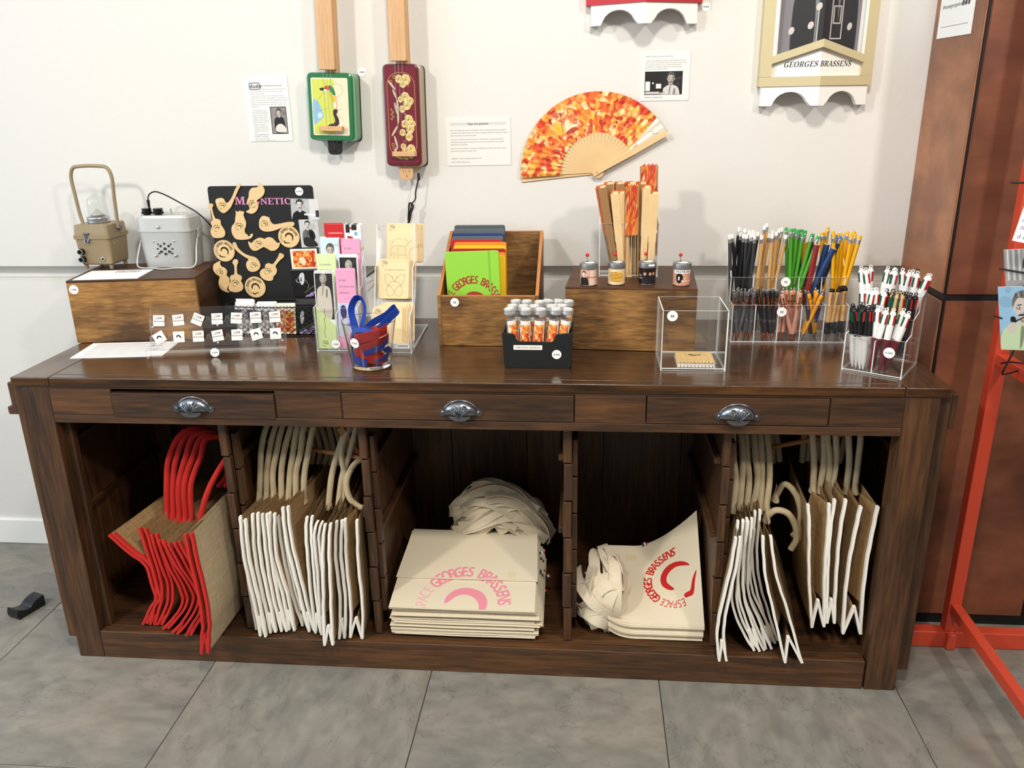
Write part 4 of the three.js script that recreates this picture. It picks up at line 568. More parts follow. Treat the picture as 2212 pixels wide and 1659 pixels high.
  photo('black and white photo magnet of a seated man, topmost of four', 0.624, 1.164, 0.079, 0.056, -0.03, (g, w, h) => { g.fillStyle = '#d8d8d8'; g.fillRect(0, 0, w, h); g.fillStyle = '#8f8f8f'; for (let i = 0; i < 6; i++) g.fillRect(90 + i * 14, 0, 7, 110); man(g, 0, 0, 170, h, { bg: '#b9b9b9', shirt: '#1a1a1a', skin: '#d9d6d2', hair: '#2a2a2a', k: 0.95, fy: 36, fx: 48 }); g.fillStyle = '#f1f1f1'; g.fillRect(120, 130, 130, 16); g.fillStyle = '#333'; g.fillRect(226, 100, 30, 60); });
  photo('black and white photo magnet of a crouching man with a dog', 0.6305, 1.096, 0.054, 0.078, 0.02, (g, w, h) => { man(g, 0, 0, w, h, { bg: '#c9c9c9', shirt: '#6a6a6a', skin: '#d9d6d2', hair: '#2a2a2a', k: 0.7, fy: 30, fx: 44 }); blob(g, [[120, 150], [160, 130], [200, 170], [210, 260], [150, 270], [120, 220]], '#161616'); blob(g, [[30, 250], [100, 220], [220, 300], [240, 366], [40, 366]], '#2a2a2a'); });
  photo('orange and white watercolour magnet on the black board', 0.6085, 1.024, 0.078, 0.057, 0.02, (g, w, h) => { g.fillStyle = '#f6f1e4'; g.fillRect(0, 0, w, h); g.save(); g.beginPath(); g.rect(20, 16, w - 40, h - 32); g.clip(); daubs(g, w, h, 21, 300, 11); blob(g, [[70, 120], [90, 70], [130, 80], [150, 130], [110, 150]], '#f6e3c0'); g.restore(); });
  photo('dark drawing magnet of a smoker with violet corner, lowest of four', 0.604, 0.953, 0.078, 0.078, 0.02, (g, w, h) => { g.fillStyle = '#17171a'; g.fillRect(0, 0, w, h); blob(g, [[70, 60], [100, 20], [130, 30], [124, 110], [96, 150], [78, 120]], '#dedede'); blob(g, [[84, 70], [100, 66], [96, 110], [86, 110]], '#222'); g.strokeStyle = '#c9c9c9'; g.lineWidth = 3; for (let i = 0; i < 7; i++) { g.beginPath(); g.arc(60 + i * 10, 60 + i * 14, 40, i, i + 1.2); g.stroke(); } g.fillStyle = '#b7a2d8'; const r = rng(4); for (let i = 0; i < 60; i++) { const x = 110 + r() * 146, y = 256 - r() * (x - 100) * 0.6; g.fillRect(x, y, 12, 9); } g.strokeStyle = '#c7b26a'; g.beginPath(); g.moveTo(110, 220); g.lineTo(256, 120); g.stroke(); });
}
{ // black wire basket with packets of magnets
  const o = thing('wire_basket', 'black wire mesh basket holding packets of cards in front of the magnet board', 'basket', ontop(0.527, -0.419));
  const w = 0.262, d = 0.056, h = 0.085, wire = [];
  const rod = (a, b, r = 0.0009) => wire.push(tube([a, [(a[0] + b[0]) / 2, (a[1] + b[1]) / 2, (a[2] + b[2]) / 2], b], r, 2, 5));
  for (const z of [d / 2, -d / 2]) { for (let x = -w / 2 - h; x < w / 2; x += 0.0195) { const c = (q) => { const x0 = Math.max(-w / 2, Math.min(w / 2, q)); return x0; }; for (const s of [1, -1]) { let a = [x, 0], b = [x + h * 1.25, h]; let xa = Math.max(-w / 2, a[0]), xb = Math.min(w / 2, b[0]); if (xb - xa < 0.004) continue; let ya = (xa - x) / 1.25, yb = (xb - x) / 1.25; if (s < 0) rod([-xa, ya, z], [-xb, yb, z]); else rod([xa, ya, z], [xb, yb, z]); } } }
  for (let z = -d / 2; z < d / 2; z += 0.014) for (const s of [-1, 1]) { rod([s * w / 2, 0.002, z], [s * w / 2, h, z]); }
  for (let k = 0; k < 8; k++) rod([-w / 2 + w * k / 7, 0.0015, -d / 2], [-w / 2 + w * k / 7, 0.0015, d / 2]);
  const m = mesh('wire_mesh', merge(wire), M.black, o); m.userData.kind = 'stuff';
  for (const y of [0.0016, h]) mesh('rim', tube([[-w / 2, y, -d / 2], [w / 2, y, -d / 2], [w / 2, y, d / 2], [-w / 2, y, d / 2]], 0.0016, 80, 6, true), M.black, o);
  const bw = canvasTex(256, 360, (g, W, H) => { man(g, 0, 0, W, H, { bg: '#3a3a3c', shirt: '#cfcbc7', skin: '#c9c4be', hair: '#4a4744', pipe: 1 }); g.fillStyle = '#eee'; g.fillRect(0, 0, W, 50); });
  const orange = canvasTex(200, 300, (g, W, H) => { g.fillStyle = '#f4eedd'; g.fillRect(0, 0, W, H); g.save(); g.beginPath(); g.rect(14, 46, W - 28, H - 60); g.clip(); daubs(g, W, H, 31, 200, 14); g.restore(); });
  const darkArt = canvasTex(300, 400, (g, W, H) => { g.fillStyle = '#1a1a1d'; g.fillRect(0, 0, W, H); blob(g, [[60, 130], [100, 70], [120, 120], [110, 240], [80, 280], [60, 220]], '#d8d8d8'); g.fillStyle = '#a995cc'; const r = rng(8); for (let i = 0; i < 120; i++) { const x = 40 + r() * 260, y = 400 - r() * x * 0.55; g.fillRect(x, y, 16, 10); } g.strokeStyle = '#c9b66a'; g.lineWidth = 4; g.beginPath(); g.moveTo(20, 380); g.lineTo(300, 210); g.stroke(); });
  const card = (label, x, z, w2, h2, n, mat, group, lean = -0.14) => { for (let k = 0; k < n; k++) tag(mesh('magnet_packet', plainBox(w2, h2, 0.0024), [M.sheen, M.sheen, M.sheen, M.sheen, mat, M.sheen], null, [0.527 + x + (k % 3) * 0.0025 - k * 0.001, CT + 0.003 + h2 / 2 + k * 0.0022, -0.419 + z - k * 0.0044], [lean, 0, (k % 2) * 0.02 - 0.01]), label.replace('#', ORD[k]), 'card', group); };
  card('white-backed photo card packet, # from the front of the left basket stack', -0.088, 0.02, 0.052, 0.08, 7, printed(bw, 0.3), 'left card stack in the wire basket');
  card('black and white photo packet, # from the front of the second basket stack', -0.026, 0.02, 0.056, 0.076, 6, printed(bw, 0.25), 'second card stack in the wire basket');
  card('orange watercolour card packet, # from the front in the wire basket', 0.034, 0.02, 0.056, 0.078, 4, printed(orange, 0.35), 'orange cards in the wire basket');
  card('dark drawing packet in clear wrap, # from the front in the wire basket', 0.094, 0.019, 0.062, 0.085, 5, printed(darkArt, 0.15), 'dark cards in the wire basket');
}
{ // acrylic display for the square pins
  const o = thing('pin_display', 'clear acrylic display stand with two rows of square white pins', 'display', ontop(0.4445, -0.181), 0.157);
  const L = 0.352;
  const prof = (pts, th = 0.003) => { const out = [], inn = []; for (let i = 0; i < pts.length; i++) { const a = pts[Math.max(0, i - 1)], b = pts[Math.min(pts.length - 1, i + 1)], dx = b[0] - a[0], dy = b[1] - a[1], l = Math.hypot(dx, dy); out.push([pts[i][0] - dy / l * th / 2, pts[i][1] + dx / l * th / 2]); inn.unshift([pts[i][0] + dy / l * th / 2, pts[i][1] - dx / l * th / 2]); } return shapeOf([...out, ...inn]); };
  // profile in (z, y): rolled lip, base, leaning back panel
  mesh('acrylic_sheet', extrude(prof([[-0.004, 0.024], [0.001, 0.02], [0.003, 0.01], [0.0, 0.003], [-0.006, 0.0012], [-0.03, 0.0012], [-0.036, 0.004], [-0.0395, 0.01], [-0.078, 0.117]]), L, 0, 3).rotateY(-PI / 2).translate(L / 2, 0, 0), [M.paneEdge, M.pane], o);
  const scallop = (y, z, name) => { const s = new THREE.Shape(), n = 7, p = L / n; s.moveTo(-L / 2, -0.018); s.lineTo(L / 2, -0.018); s.lineTo(L / 2, 0.012); for (let k = n - 1; k >= 0; k--) { const cx = -L / 2 + (k + 0.5) * p; s.lineTo(cx + 0.0225, 0.012); s.absellipse(cx, 0.012, 0.0225, 0.0215, 0, -PI, true); } s.lineTo(-L / 2, 0.012); const pl = mesh(name, extrude(s, 0.003, 0, 10), [M.pane, M.paneEdge], o, [0, y, z], [-0.34, 0, 0]); for (const x of [-L / 2 + 0.008, 0, L / 2 - 0.008]) mesh('steel_stud', new THREE.SphereGeometry(0.0032, 10, 8).scale(1, 1, 0.6), M.steel, pl, [x, -0.012, 0.003]); return pl; };
  scallop(0.082, -0.058, 'pocket_strip'); scallop(0.038, -0.042, 'pocket_strip');
  sticker('3.00€', o, [0.0, 0.013, 0.0055], [-0.1, 0, 0], 0.0115, 34);
  const tA = canvasTex(128, 128, (g) => { g.fillStyle = '#f6f2e8'; g.fillRect(0, 0, 128, 128); g.strokeStyle = '#222'; g.lineWidth = 4; g.beginPath(); g.ellipse(48, 36, 20, 9, -0.2, 0, 7); g.stroke(); g.beginPath(); g.arc(74, 34, 10, 0, 7); g.stroke(); g.fillStyle = '#b03a30'; g.fillRect(86, 24, 14, 18); g.font = 'italic bold 27px serif'; g.fillStyle = '#1a1a1a'; g.fillText('Brassens', 8, 80); g.font = '10px sans-serif'; g.fillText('SETE', 52, 112); });
  const tB = canvasTex(128, 128, (g) => { g.fillStyle = '#f6f2e8'; g.fillRect(0, 0, 128, 128); blob(g, [[36, 70], [36, 46], [62, 36], [86, 50], [96, 84], [78, 74], [66, 54], [48, 56], [46, 72]], '#1e1e1e'); g.fillStyle = '#777'; g.font = '11px sans-serif'; g.fillText('*  * *  *', 44, 26); g.fillText('GEORGES BRASSENS', 10, 108); });
  const rows = [[0.088, -0.0545, [0, 0, 0, 0, 0, 0, 0], [-0.03, 0.08, -0.42, 0, -0.08, 0.04, 0.05], 'upper'], [0.046, -0.0395, [1, 1, 0, 0, 0, 1, 1], [0.5, 0.02, 0.02, 0.16, 0, 0.26, 0.02], 'lower']];
  const mA = printed(tA, 0.3), mB = printed(tB, 0.3), q = V(0, 0, 0);
  scene.updateMatrixWorld(true);
  for (const [y, z, kinds, turns, row] of rows) for (let k = 0; k < 7; k++) { const x = -L / 2 + (k + 0.5) * L / 7; q.set(x, y, z); o.localToWorld(q); const b = mesh('square_pin', new RoundedBoxGeometry(0.029, 0.029, 0.002, 1, 0.0008), mA, null, [q.x, q.y, q.z]); b.material = kinds[k] ? mB : mA; uvFit(b.geometry); b.rotation.set(-0.3, 0.157, turns[k], 'YXZ'); tag(b, `square white pin, ${ORD[k]} from the left in the ${row} row of the acrylic display`, 'pin', 'square pins on the acrylic display'); }
}

// ---------- middle and right of the counter top ----------
// a flat band with thickness swept along points; dir gives the width direction at t
function ribbon(pts, w, th, dir, seg = 24, su = 0.3) {
  const c = new THREE.CatmullRomCurve3(pts.map((p) => V(...p)), false, 'centripetal'), P = [], N = [];
  for (let i = 0; i <= seg; i++) { const t = i / seg, p = c.getPoint(t), T_ = c.getTangent(t), d = V(...(typeof dir === 'function' ? dir(t) : dir)); d.sub(T_.clone().multiplyScalar(d.dot(T_))).normalize(); const n = T_.clone().cross(d).normalize(); P.push([p, d, n]); }
  const cs = [[-1, -1], [1, -1], [1, 1], [-1, 1]], pos = [], uv = [], idx = [];
  for (let k = 0; k < 4; k++) { const a = cs[k], b = cs[(k + 1) % 4], s = pos.length / 3; for (let i = 0; i <= seg; i++) for (const [e, f] of [a, b]) { const [p, d, n] = P[i]; pos.push(p.x + d.x * e * w / 2 + n.x * f * th / 2, p.y + d.y * e * w / 2 + n.y * f * th / 2, p.z + d.z * e * w / 2 + n.z * f * th / 2); uv.push(i / seg * su, e > 0 ? w : 0); } for (let i = 0; i < seg; i++) { const q = s + i * 2; idx.push(q, q + 1, q + 3, q, q + 3, q + 2); } }
  for (const i of [0, seg]) { const s = pos.length / 3, [p, d, n] = P[i]; for (const [e, f] of cs) { pos.push(p.x + d.x * e * w / 2 + n.x * f * th / 2, p.y + d.y * e * w / 2 + n.y * f * th / 2, p.z + d.z * e * w / 2 + n.z * f * th / 2); uv.push(0, 0); } idx.push(s, s + 1, s + 2, s, s + 2, s + 3); }
  const g = new THREE.BufferGeometry(); g.setAttribute('position', new THREE.Float32BufferAttribute(pos, 3)); g.setAttribute('uv', new THREE.Float32BufferAttribute(uv, 2)); g.setIndex(idx); g.computeVertexNormals(); return g;
}
// acrylic panel: a thin slab with clear faces and paler cut edges
const panelGeo = (pts, th = 0.0025) => extrude(shapeOf(pts), th, 0);
const acr = [M.pane, M.paneEdge];
const acrylic = (name, pts, parent, pos, rot, th) => mesh(name, panelGeo(pts, th), acr, parent, pos, rot);
const rect = (w, h) => [[-w / 2, 0], [w / 2, 0], [w / 2, h], [-w / 2, h]];
{ // tiered leaflet holder
  const W = 0.117, o = thing('leaflet_holder', 'clear tiered acrylic holder full of bookmarks', 'display', ontop(0.757, -0.236));
  for (const s of [-1, 1]) acrylic('side_panel', [[0, 0], [0.11, 0], [0.11, 0.25], [0.075, 0.215], [0.07, 0.165], [0.04, 0.16], [0.035, 0.125], [0.0, 0.12]], o, [s * (W / 2 - 0.001) + 0.001, 0, 0], [0, PI / 2, 0], 0.002);
  for (const [z, y, h] of [[0, 0, 0.118], [-0.036, 0.035, 0.125], [-0.072, 0.07, 0.145], [-0.108, 0.0, 0.26]]) acrylic('tier_panel', rect(W, h), o, [0, y, z], null, 0.002);
  acrylic('base_panel', rect(W, 0.11), o, [0, 0.0022, 0], [-PI / 2, 0, 0], 0.002); acrylic('centre_divider', [[0, 0.002], [0.108, 0.002], [0.108, 0.15], [0, 0.1]], o, [0.001, 0, 0], [0, PI / 2, 0], 0.002);
  sticker('1.00€', o, [-0.005, 0.021, 0.0028], [0, 0, 0], 0.0115, 34);
  const P = (draw) => printed(canvasTex(160, 560, draw), 0.4), text = (bg, lines, col = '#555') => (g, w, h) => { g.fillStyle = bg; g.fillRect(0, 0, w, h); para(g, lines, 24, 70, 40, '20px serif', col); };
  const slots = [
    ['green-footed portrait bookmark', -0.0285, -0.012, 0.006, 0.202, P((g, w, h) => { g.fillStyle = '#f2f2f0'; g.fillRect(0, 0, w, h); man(g, 6, 6, w - 12, h * 0.6, { bg: '#2b2928', shirt: '#c9c2b4', skin: '#b8b0a8', hair: '#9a9690', k: 0.95, fy: 34, fx: 46 }); g.fillStyle = '#cfe0a0'; g.beginPath(); g.moveTo(0, 240); g.lineTo(160, 390); g.lineTo(160, 560); g.lineTo(0, 560); g.fill(); g.strokeStyle = '#333'; g.lineWidth = 3; g.beginPath(); g.moveTo(66, 480); g.bezierCurveTo(40, 420, 90, 400, 60, 340); g.bezierCurveTo(100, 330, 50, 300, 74, 260); g.stroke(); logo(g, 60, 526, 28, '#3b3f33'); }), 'front left'],
    ['pink and violet bookmark', 0.029, -0.012, 0.006, 0.208, P((g, w, h) => { g.fillStyle = '#e9a3c6'; g.fillRect(0, 0, w, h); para(g, ['Je suis', 'un vieux chat', 'militaire.'], 24, 76, 44, '20px serif', '#555'); g.fillStyle = '#c9cfe8'; g.fillRect(0, 230, w, 240); blob(g, [[20, 250], [70, 240], [80, 330], [30, 350]], '#39356a'); blob(g, [[60, 380], [150, 360], [150, 420], [70, 420]], '#7a76b8'); g.strokeStyle = '#555'; g.beginPath(); g.moveTo(60, 200); g.lineTo(130, 194); g.stroke(); }), 'front right'],
    ['pale green text bookmark', -0.03, -0.05, 0.04, 0.205, P(text('#d6e4ae', ['Le monde,', 'tel qu\'il est,', 'me fascine.'])), 'middle left'],
    ['dark portrait bookmark', 0.0285, -0.05, 0.04, 0.204, P((g, w, h) => { g.fillStyle = '#eee'; g.fillRect(0, 0, w, h); man(g, 8, 10, w - 16, h * 0.5, { bg: '#242222', skin: '#bdb5ad', hair: '#a8a49e', shirt: '#8d8780', fy: 48, k: 1.0 }); }), 'middle right'],
    ['pale blue portrait bookmark', -0.0285, -0.086, 0.078, 0.206, P((g, w, h) => { g.fillStyle = '#cfe3f0'; g.fillRect(0, 0, w, h); man(g, 0, 20, w, h * 0.55, { bg: '#cfe3f0', skin: '#c9b8a8', hair: '#4d4844', shirt: '#99a', fy: 46, k: 1.05 }); }), 'back left'],
    ['plain pink text bookmark', 0.0285, -0.086, 0.078, 0.203, P(text('#e6a2c6', ['Je suis', 'un vieux chat', 'militaire.'])), 'back right'],
  ];
  for (const [what, x, z, y, h, m, where] of slots) for (let k = 0; k < 3; k++) tag(mesh('bookmark', plainBox(0.0505, h, 0.0009), [M.paper, M.paper, M.paper, M.paper, m, M.paper], null, [0.757 + x + (k % 2) * 0.0018, CT + y + h / 2 + k * 0.002, -0.236 + z - k * 0.0042], [-0.06, 0, (k - 1) * 0.008]), `${what}, ${ORD[k]} from the front in the ${where} leaflet pocket`, 'bookmark', where + ' bookmarks');
  const red = P(text('#c8242a', ['Lamentation,', 'c\'est une façon', 'de dire merde.'], '#f2d9d2')), comic = P((g, w, h) => { g.fillStyle = '#e8eef2'; g.fillRect(0, 0, w, h); const r = rng(14); for (let i = 0; i < 26; i++) { g.fillStyle = ['#c23030', '#202024', '#f4f4f4', '#d8b13a', '#7fb2cf', '#3a7a4a'][i % 6]; g.fillRect(r() * 130, r() * 200, 20 + r() * 30, 14 + r() * 50); } });
  for (let k = 0; k < 3; k++) { tag(mesh('bookmark', plainBox(0.0505, 0.2, 0.0009), [M.paper, M.paper, M.paper, M.paper, red, M.paper], null, [0.7435 - k * 0.002, CT + 0.22 + k * 0.0016, -0.3345 - k * 0.003], [-0.02, 0, 0.0]), `bright red text bookmark, ${ORD[k]} from the front behind the other bookmarks`, 'bookmark', 'red bookmarks'); tag(mesh('bookmark', plainBox(0.044, 0.2, 0.0009), [M.paper, M.paper, M.paper, M.paper, comic, M.paper], null, [0.7925 + k * 0.002, CT + 0.219 + k * 0.0016, -0.3345 - k * 0.003], [-0.02, 0, 0.0]), `colourful comic bookmark, ${ORD[k]} from the front behind the pink bookmarks`, 'bookmark', 'comic bookmarks'); }
}
{ // tiered holder of wooden cards
  const o = thing('card_holder', 'clear acrylic easel holding wooden puzzle cards in three tiers', 'display', ontop(0.905, -0.22), 0.03);
  const W = 0.1, side = [[0, 0], [0.003, 0], [0.28, 0.003], [0.28, 0.006], [0.03, 0.008], [0.19, 0.31], [0.15, 0.315], [0.11, 0.215], [0.09, 0.21], [0.05, 0.11], [0.008, 0.1]];
  for (const s of [-1, 1]) acrylic('side_panel', side, o, [s * W / 2, 0, 0], [0, PI / 2, 0], 0.002);
  acrylic('base_panel', rect(W, 0.28), o, [0, 0.0022, 0], [-PI / 2, 0, 0], 0.002); acrylic('back_panel', rect(W, 0.34), o, [0, 0.003, -0.03], [-0.48, 0, 0], 0.002); acrylic('front_lip', rect(W, 0.03), o, [0, 0, 0.001], null, 0.002);
  const lab = canvasTex(256, 64, (g) => { g.fillStyle = '#fafafa'; g.fillRect(0, 0, 256, 64); g.fillStyle = '#222'; g.font = 'bold 38px sans-serif'; g.textAlign = 'right'; g.fillText('ORIER', 238, 46); });
  mesh('name_label', plainBox(0.06, 0.0125, 0.0006), [M.paper, M.paper, M.paper, M.paper, printed(lab), M.paper], o, [0.018, 0.022, 0.0042]).userData.label = 'white label strip ending in ORIER';
  const cardTex = (draw) => canvasTex(400, 520, (g, w, h) => { g.fillStyle = '#ead1a3'; g.fillRect(0, 0, w, h); const r = rng(17); for (let i = 0; i < 60; i++) { g.fillStyle = `rgba(${r() > 0.5 ? '214,184,132' : '244,222,182'},0.25)`; g.fillRect(0, r() * h, w, 2 + r() * 8); } logo(g, 74, 66, 44, '#4a3620'); g.strokeStyle = '#7a5a34'; g.lineWidth = 3.5; draw(g); });
  const horse = cardTex((g) => { ring(g, 'Le Petit Cheval Blanc', 190, 330, 130, 10, 140, '24px sans-serif', '#4a3620'); g.beginPath(); g.moveTo(60, 440); g.bezierCurveTo(40, 330, 90, 290, 150, 300); g.lineTo(250, 310); g.bezierCurveTo(280, 300, 290, 260, 320, 240); g.lineTo(370, 236); g.lineTo(385, 320); g.lineTo(360, 330); g.bezierCurveTo(330, 330, 320, 370, 310, 400); g.lineTo(320, 500); g.moveTo(280, 500); g.lineTo(270, 420); g.lineTo(160, 420); g.lineTo(150, 500); g.moveTo(100, 500); g.lineTo(120, 400); g.bezierCurveTo(80, 380, 80, 420, 60, 440); g.moveTo(160, 300); g.lineTo(150, 420); g.moveTo(250, 310); g.lineTo(262, 420); g.stroke(); });
  const fly = cardTex((g) => { g.fillStyle = '#4a3620'; g.font = '26px sans-serif'; g.textAlign = 'center'; g.fillText('La Chasse aux Papillons', 210, 150); g.beginPath(); for (const s of [-1, 1]) { g.moveTo(210, 300); g.bezierCurveTo(210 + s * 30, 220, 210 + s * 120, 170, 210 + s * 130, 210); g.bezierCurveTo(210 + s * 130, 290, 210 + s * 110, 340, 210 + s * 60, 350); g.lineTo(210, 420); g.moveTo(210 + s * 60, 350); g.bezierCurveTo(210 + s * 130, 360, 210 + s * 110, 470, 210 + s * 60, 490); g.bezierCurveTo(210 + s * 20, 480, 210, 440, 210, 420); g.moveTo(210, 300); g.lineTo(210 + s * 40, 220); } g.moveTo(120, 360); g.bezierCurveTo(150, 270, 270, 270, 300, 360); g.stroke(); });
  const plain = cardTex((g) => { g.beginPath(); g.moveTo(80, 200); g.bezierCurveTo(160, 180, 300, 300, 240, 480); g.stroke(); });
  const geo = uvFit(extrude(roundRect(0.08, 0.105, 0.007), 0.0022, 0.0003, 5)), edge = M.birch;
  const stack = (m, n, x, y, z, dx, dy, dz, what, where) => { for (let k = 0; k < n; k++) tag(mesh('wooden_card', geo, [m, edge], null, [x + dx * k, y + dy * k, z + dz * k], [-0.34, 0.03, k % 2 ? 0.012 : -0.008]), `${what}, ${ORD[k]} from the front in the ${where} tier`, 'card', where + ' tier of wooden cards'); };
  const mh = printed(horse, 0.4), mf = printed(fly, 0.4), mp = printed(plain, 0.4);
  stack(mp, 6, 0.889, CT + 0.062, -0.2535, 0.0055, 0.0016, -0.0052, 'light wooden puzzle card', 'lower');
  stack(mf, 5, 0.9, CT + 0.178, -0.3165, 0.0035, -0.002, -0.0055, 'light wooden butterfly card', 'middle');
  stack(mh, 5, 0.91, CT + 0.262, -0.386, 0.0042, -0.001, -0.0055, 'light wooden horse card', 'top');
  tag(mesh('wooden_card', geo, [mp, edge], null, [0.884, CT + 0.172, -0.35], [-0.34, 0.03, 0.02]), 'light wooden card sticking out left behind the butterfly cards', 'card');
}
{ // glass of lanyards
  const gx = 0.876, gz = -0.121, o = thing('glass_vase', 'clear straight glass holding rolled blue and red lanyards', 'glass', ontop(gx, gz));
  mesh('vessel', lathe([[0.0005, 0.0], [0.046, 0.0], [0.049, 0.003], [0.0665, 0.117], [0.066, 0.1185], [0.0645, 0.117], [0.0478, 0.012], [0.044, 0.0095], [0.0005, 0.009]], 48), M.glass, o);
  sticker('2.50€', o, [-0.023, 0.074, 0.0572], [0.14, -0.38, 0], 0.0125, 34);
  const blue = colour(0x1440a8, 0.75, { bumpMap: T.felt, bumpScale: 0.0003 }), red = colour(0xc8201f, 0.75, { bumpMap: T.felt, bumpScale: 0.0003 });
  const lan = (label, m, list) => { const l = thing('lanyard', label, 'lanyard', [gx, CT, gz], 0, 'lanyards in the glass'); for (const [pts, dir, w] of list) mesh('strap', ribbon(pts, w || 0.02, 0.0013, dir, 30), m, l); return l; };
  lan('blue lanyard with a loop standing high above the glass', blue, [[[[-0.024, 0.07, 0.02], [-0.034, 0.112, 0.012], [-0.04, 0.145, 0.004], [-0.026, 0.172, 0.002], [-0.012, 0.172, 0.006], [-0.004, 0.15, 0.01], [-0.012, 0.112, 0.014], [-0.02, 0.075, 0.018]], (t) => [0.75 * Math.cos(PI * (1 - t)), 0.75 * Math.sin(PI * (1 - t)), 0.66]]]);
  lan('blue lanyard hanging over the right rim of the glass', blue, [[[[-0.01, 0.09, 0.02], [0.012, 0.112, 0.012], [0.046, 0.13, 0.0], [0.068, 0.148, -0.006], [0.074, 0.143, 0.002], [0.055, 0.124, 0.012], [0.03, 0.1, 0.02]], [-0.3, 0.85, 0.5]]]);
  const roll = (y, r, a0, a1, tilt, w, z = 0) => { const pts = []; for (let i = 0; i <= 10; i++) { const a = a0 + (a1 - a0) * i / 10, rr_ = r * (1 - 0.12 * i / 10); pts.push([Math.cos(a) * rr_, y + tilt * Math.cos(a), Math.sin(a) * rr_ + z]); } return [pts, [0.1, 1, 0.1], w]; };
  lan('red lanyard rolled just below the glass rim', red, [roll(0.086, 0.05, 0.3, 2.9, 0.012, 0.024), roll(0.078, 0.04, 2.9, 6.4, 0.01, 0.02)]);
  lan('red lanyard rolled halfway down the glass', red, [roll(0.056, 0.0455, -0.1, 2.7, 0.014, 0.026), roll(0.052, 0.034, 2.6, 6.2, 0.0, 0.02)]);
  lan('red lanyard lying at the bottom of the glass', red, [roll(0.03, 0.042, -0.4, 2.6, -0.008, 0.022), roll(0.026, 0.03, 0, 5.8, 0, 0.018)]);
  lan('blue lanyard folded in the middle of the glass', blue, [[[[-0.045, 0.04, 0.005], [-0.045, 0.06, 0.018], [-0.03, 0.095, 0.03], [0.0, 0.1, 0.034], [0.02, 0.095, 0.03]], [0.3, -0.3, 0.8], 0.018], [[[-0.005, 0.044, 0.046], [0.02, 0.054, 0.046], [0.04, 0.062, 0.036], [0.046, 0.076, 0.02]], [0.1, 1, 0.2], 0.014]]);
  lan('blue lanyard pressed against the lower left of the glass', blue, [[[[-0.04, 0.06, -0.01], [-0.046, 0.045, 0.012], [-0.038, 0.025, 0.025], [-0.02, 0.02, 0.036], [0.0, 0.018, 0.04]], [0.2, 1, 0.1], 0.02], [[[0.04, 0.05, 0.012], [0.045, 0.035, 0.004], [0.036, 0.022, 0.02], [0.02, 0.016, 0.034]], [0.2, 1, 0.2], 0.018]]);
}
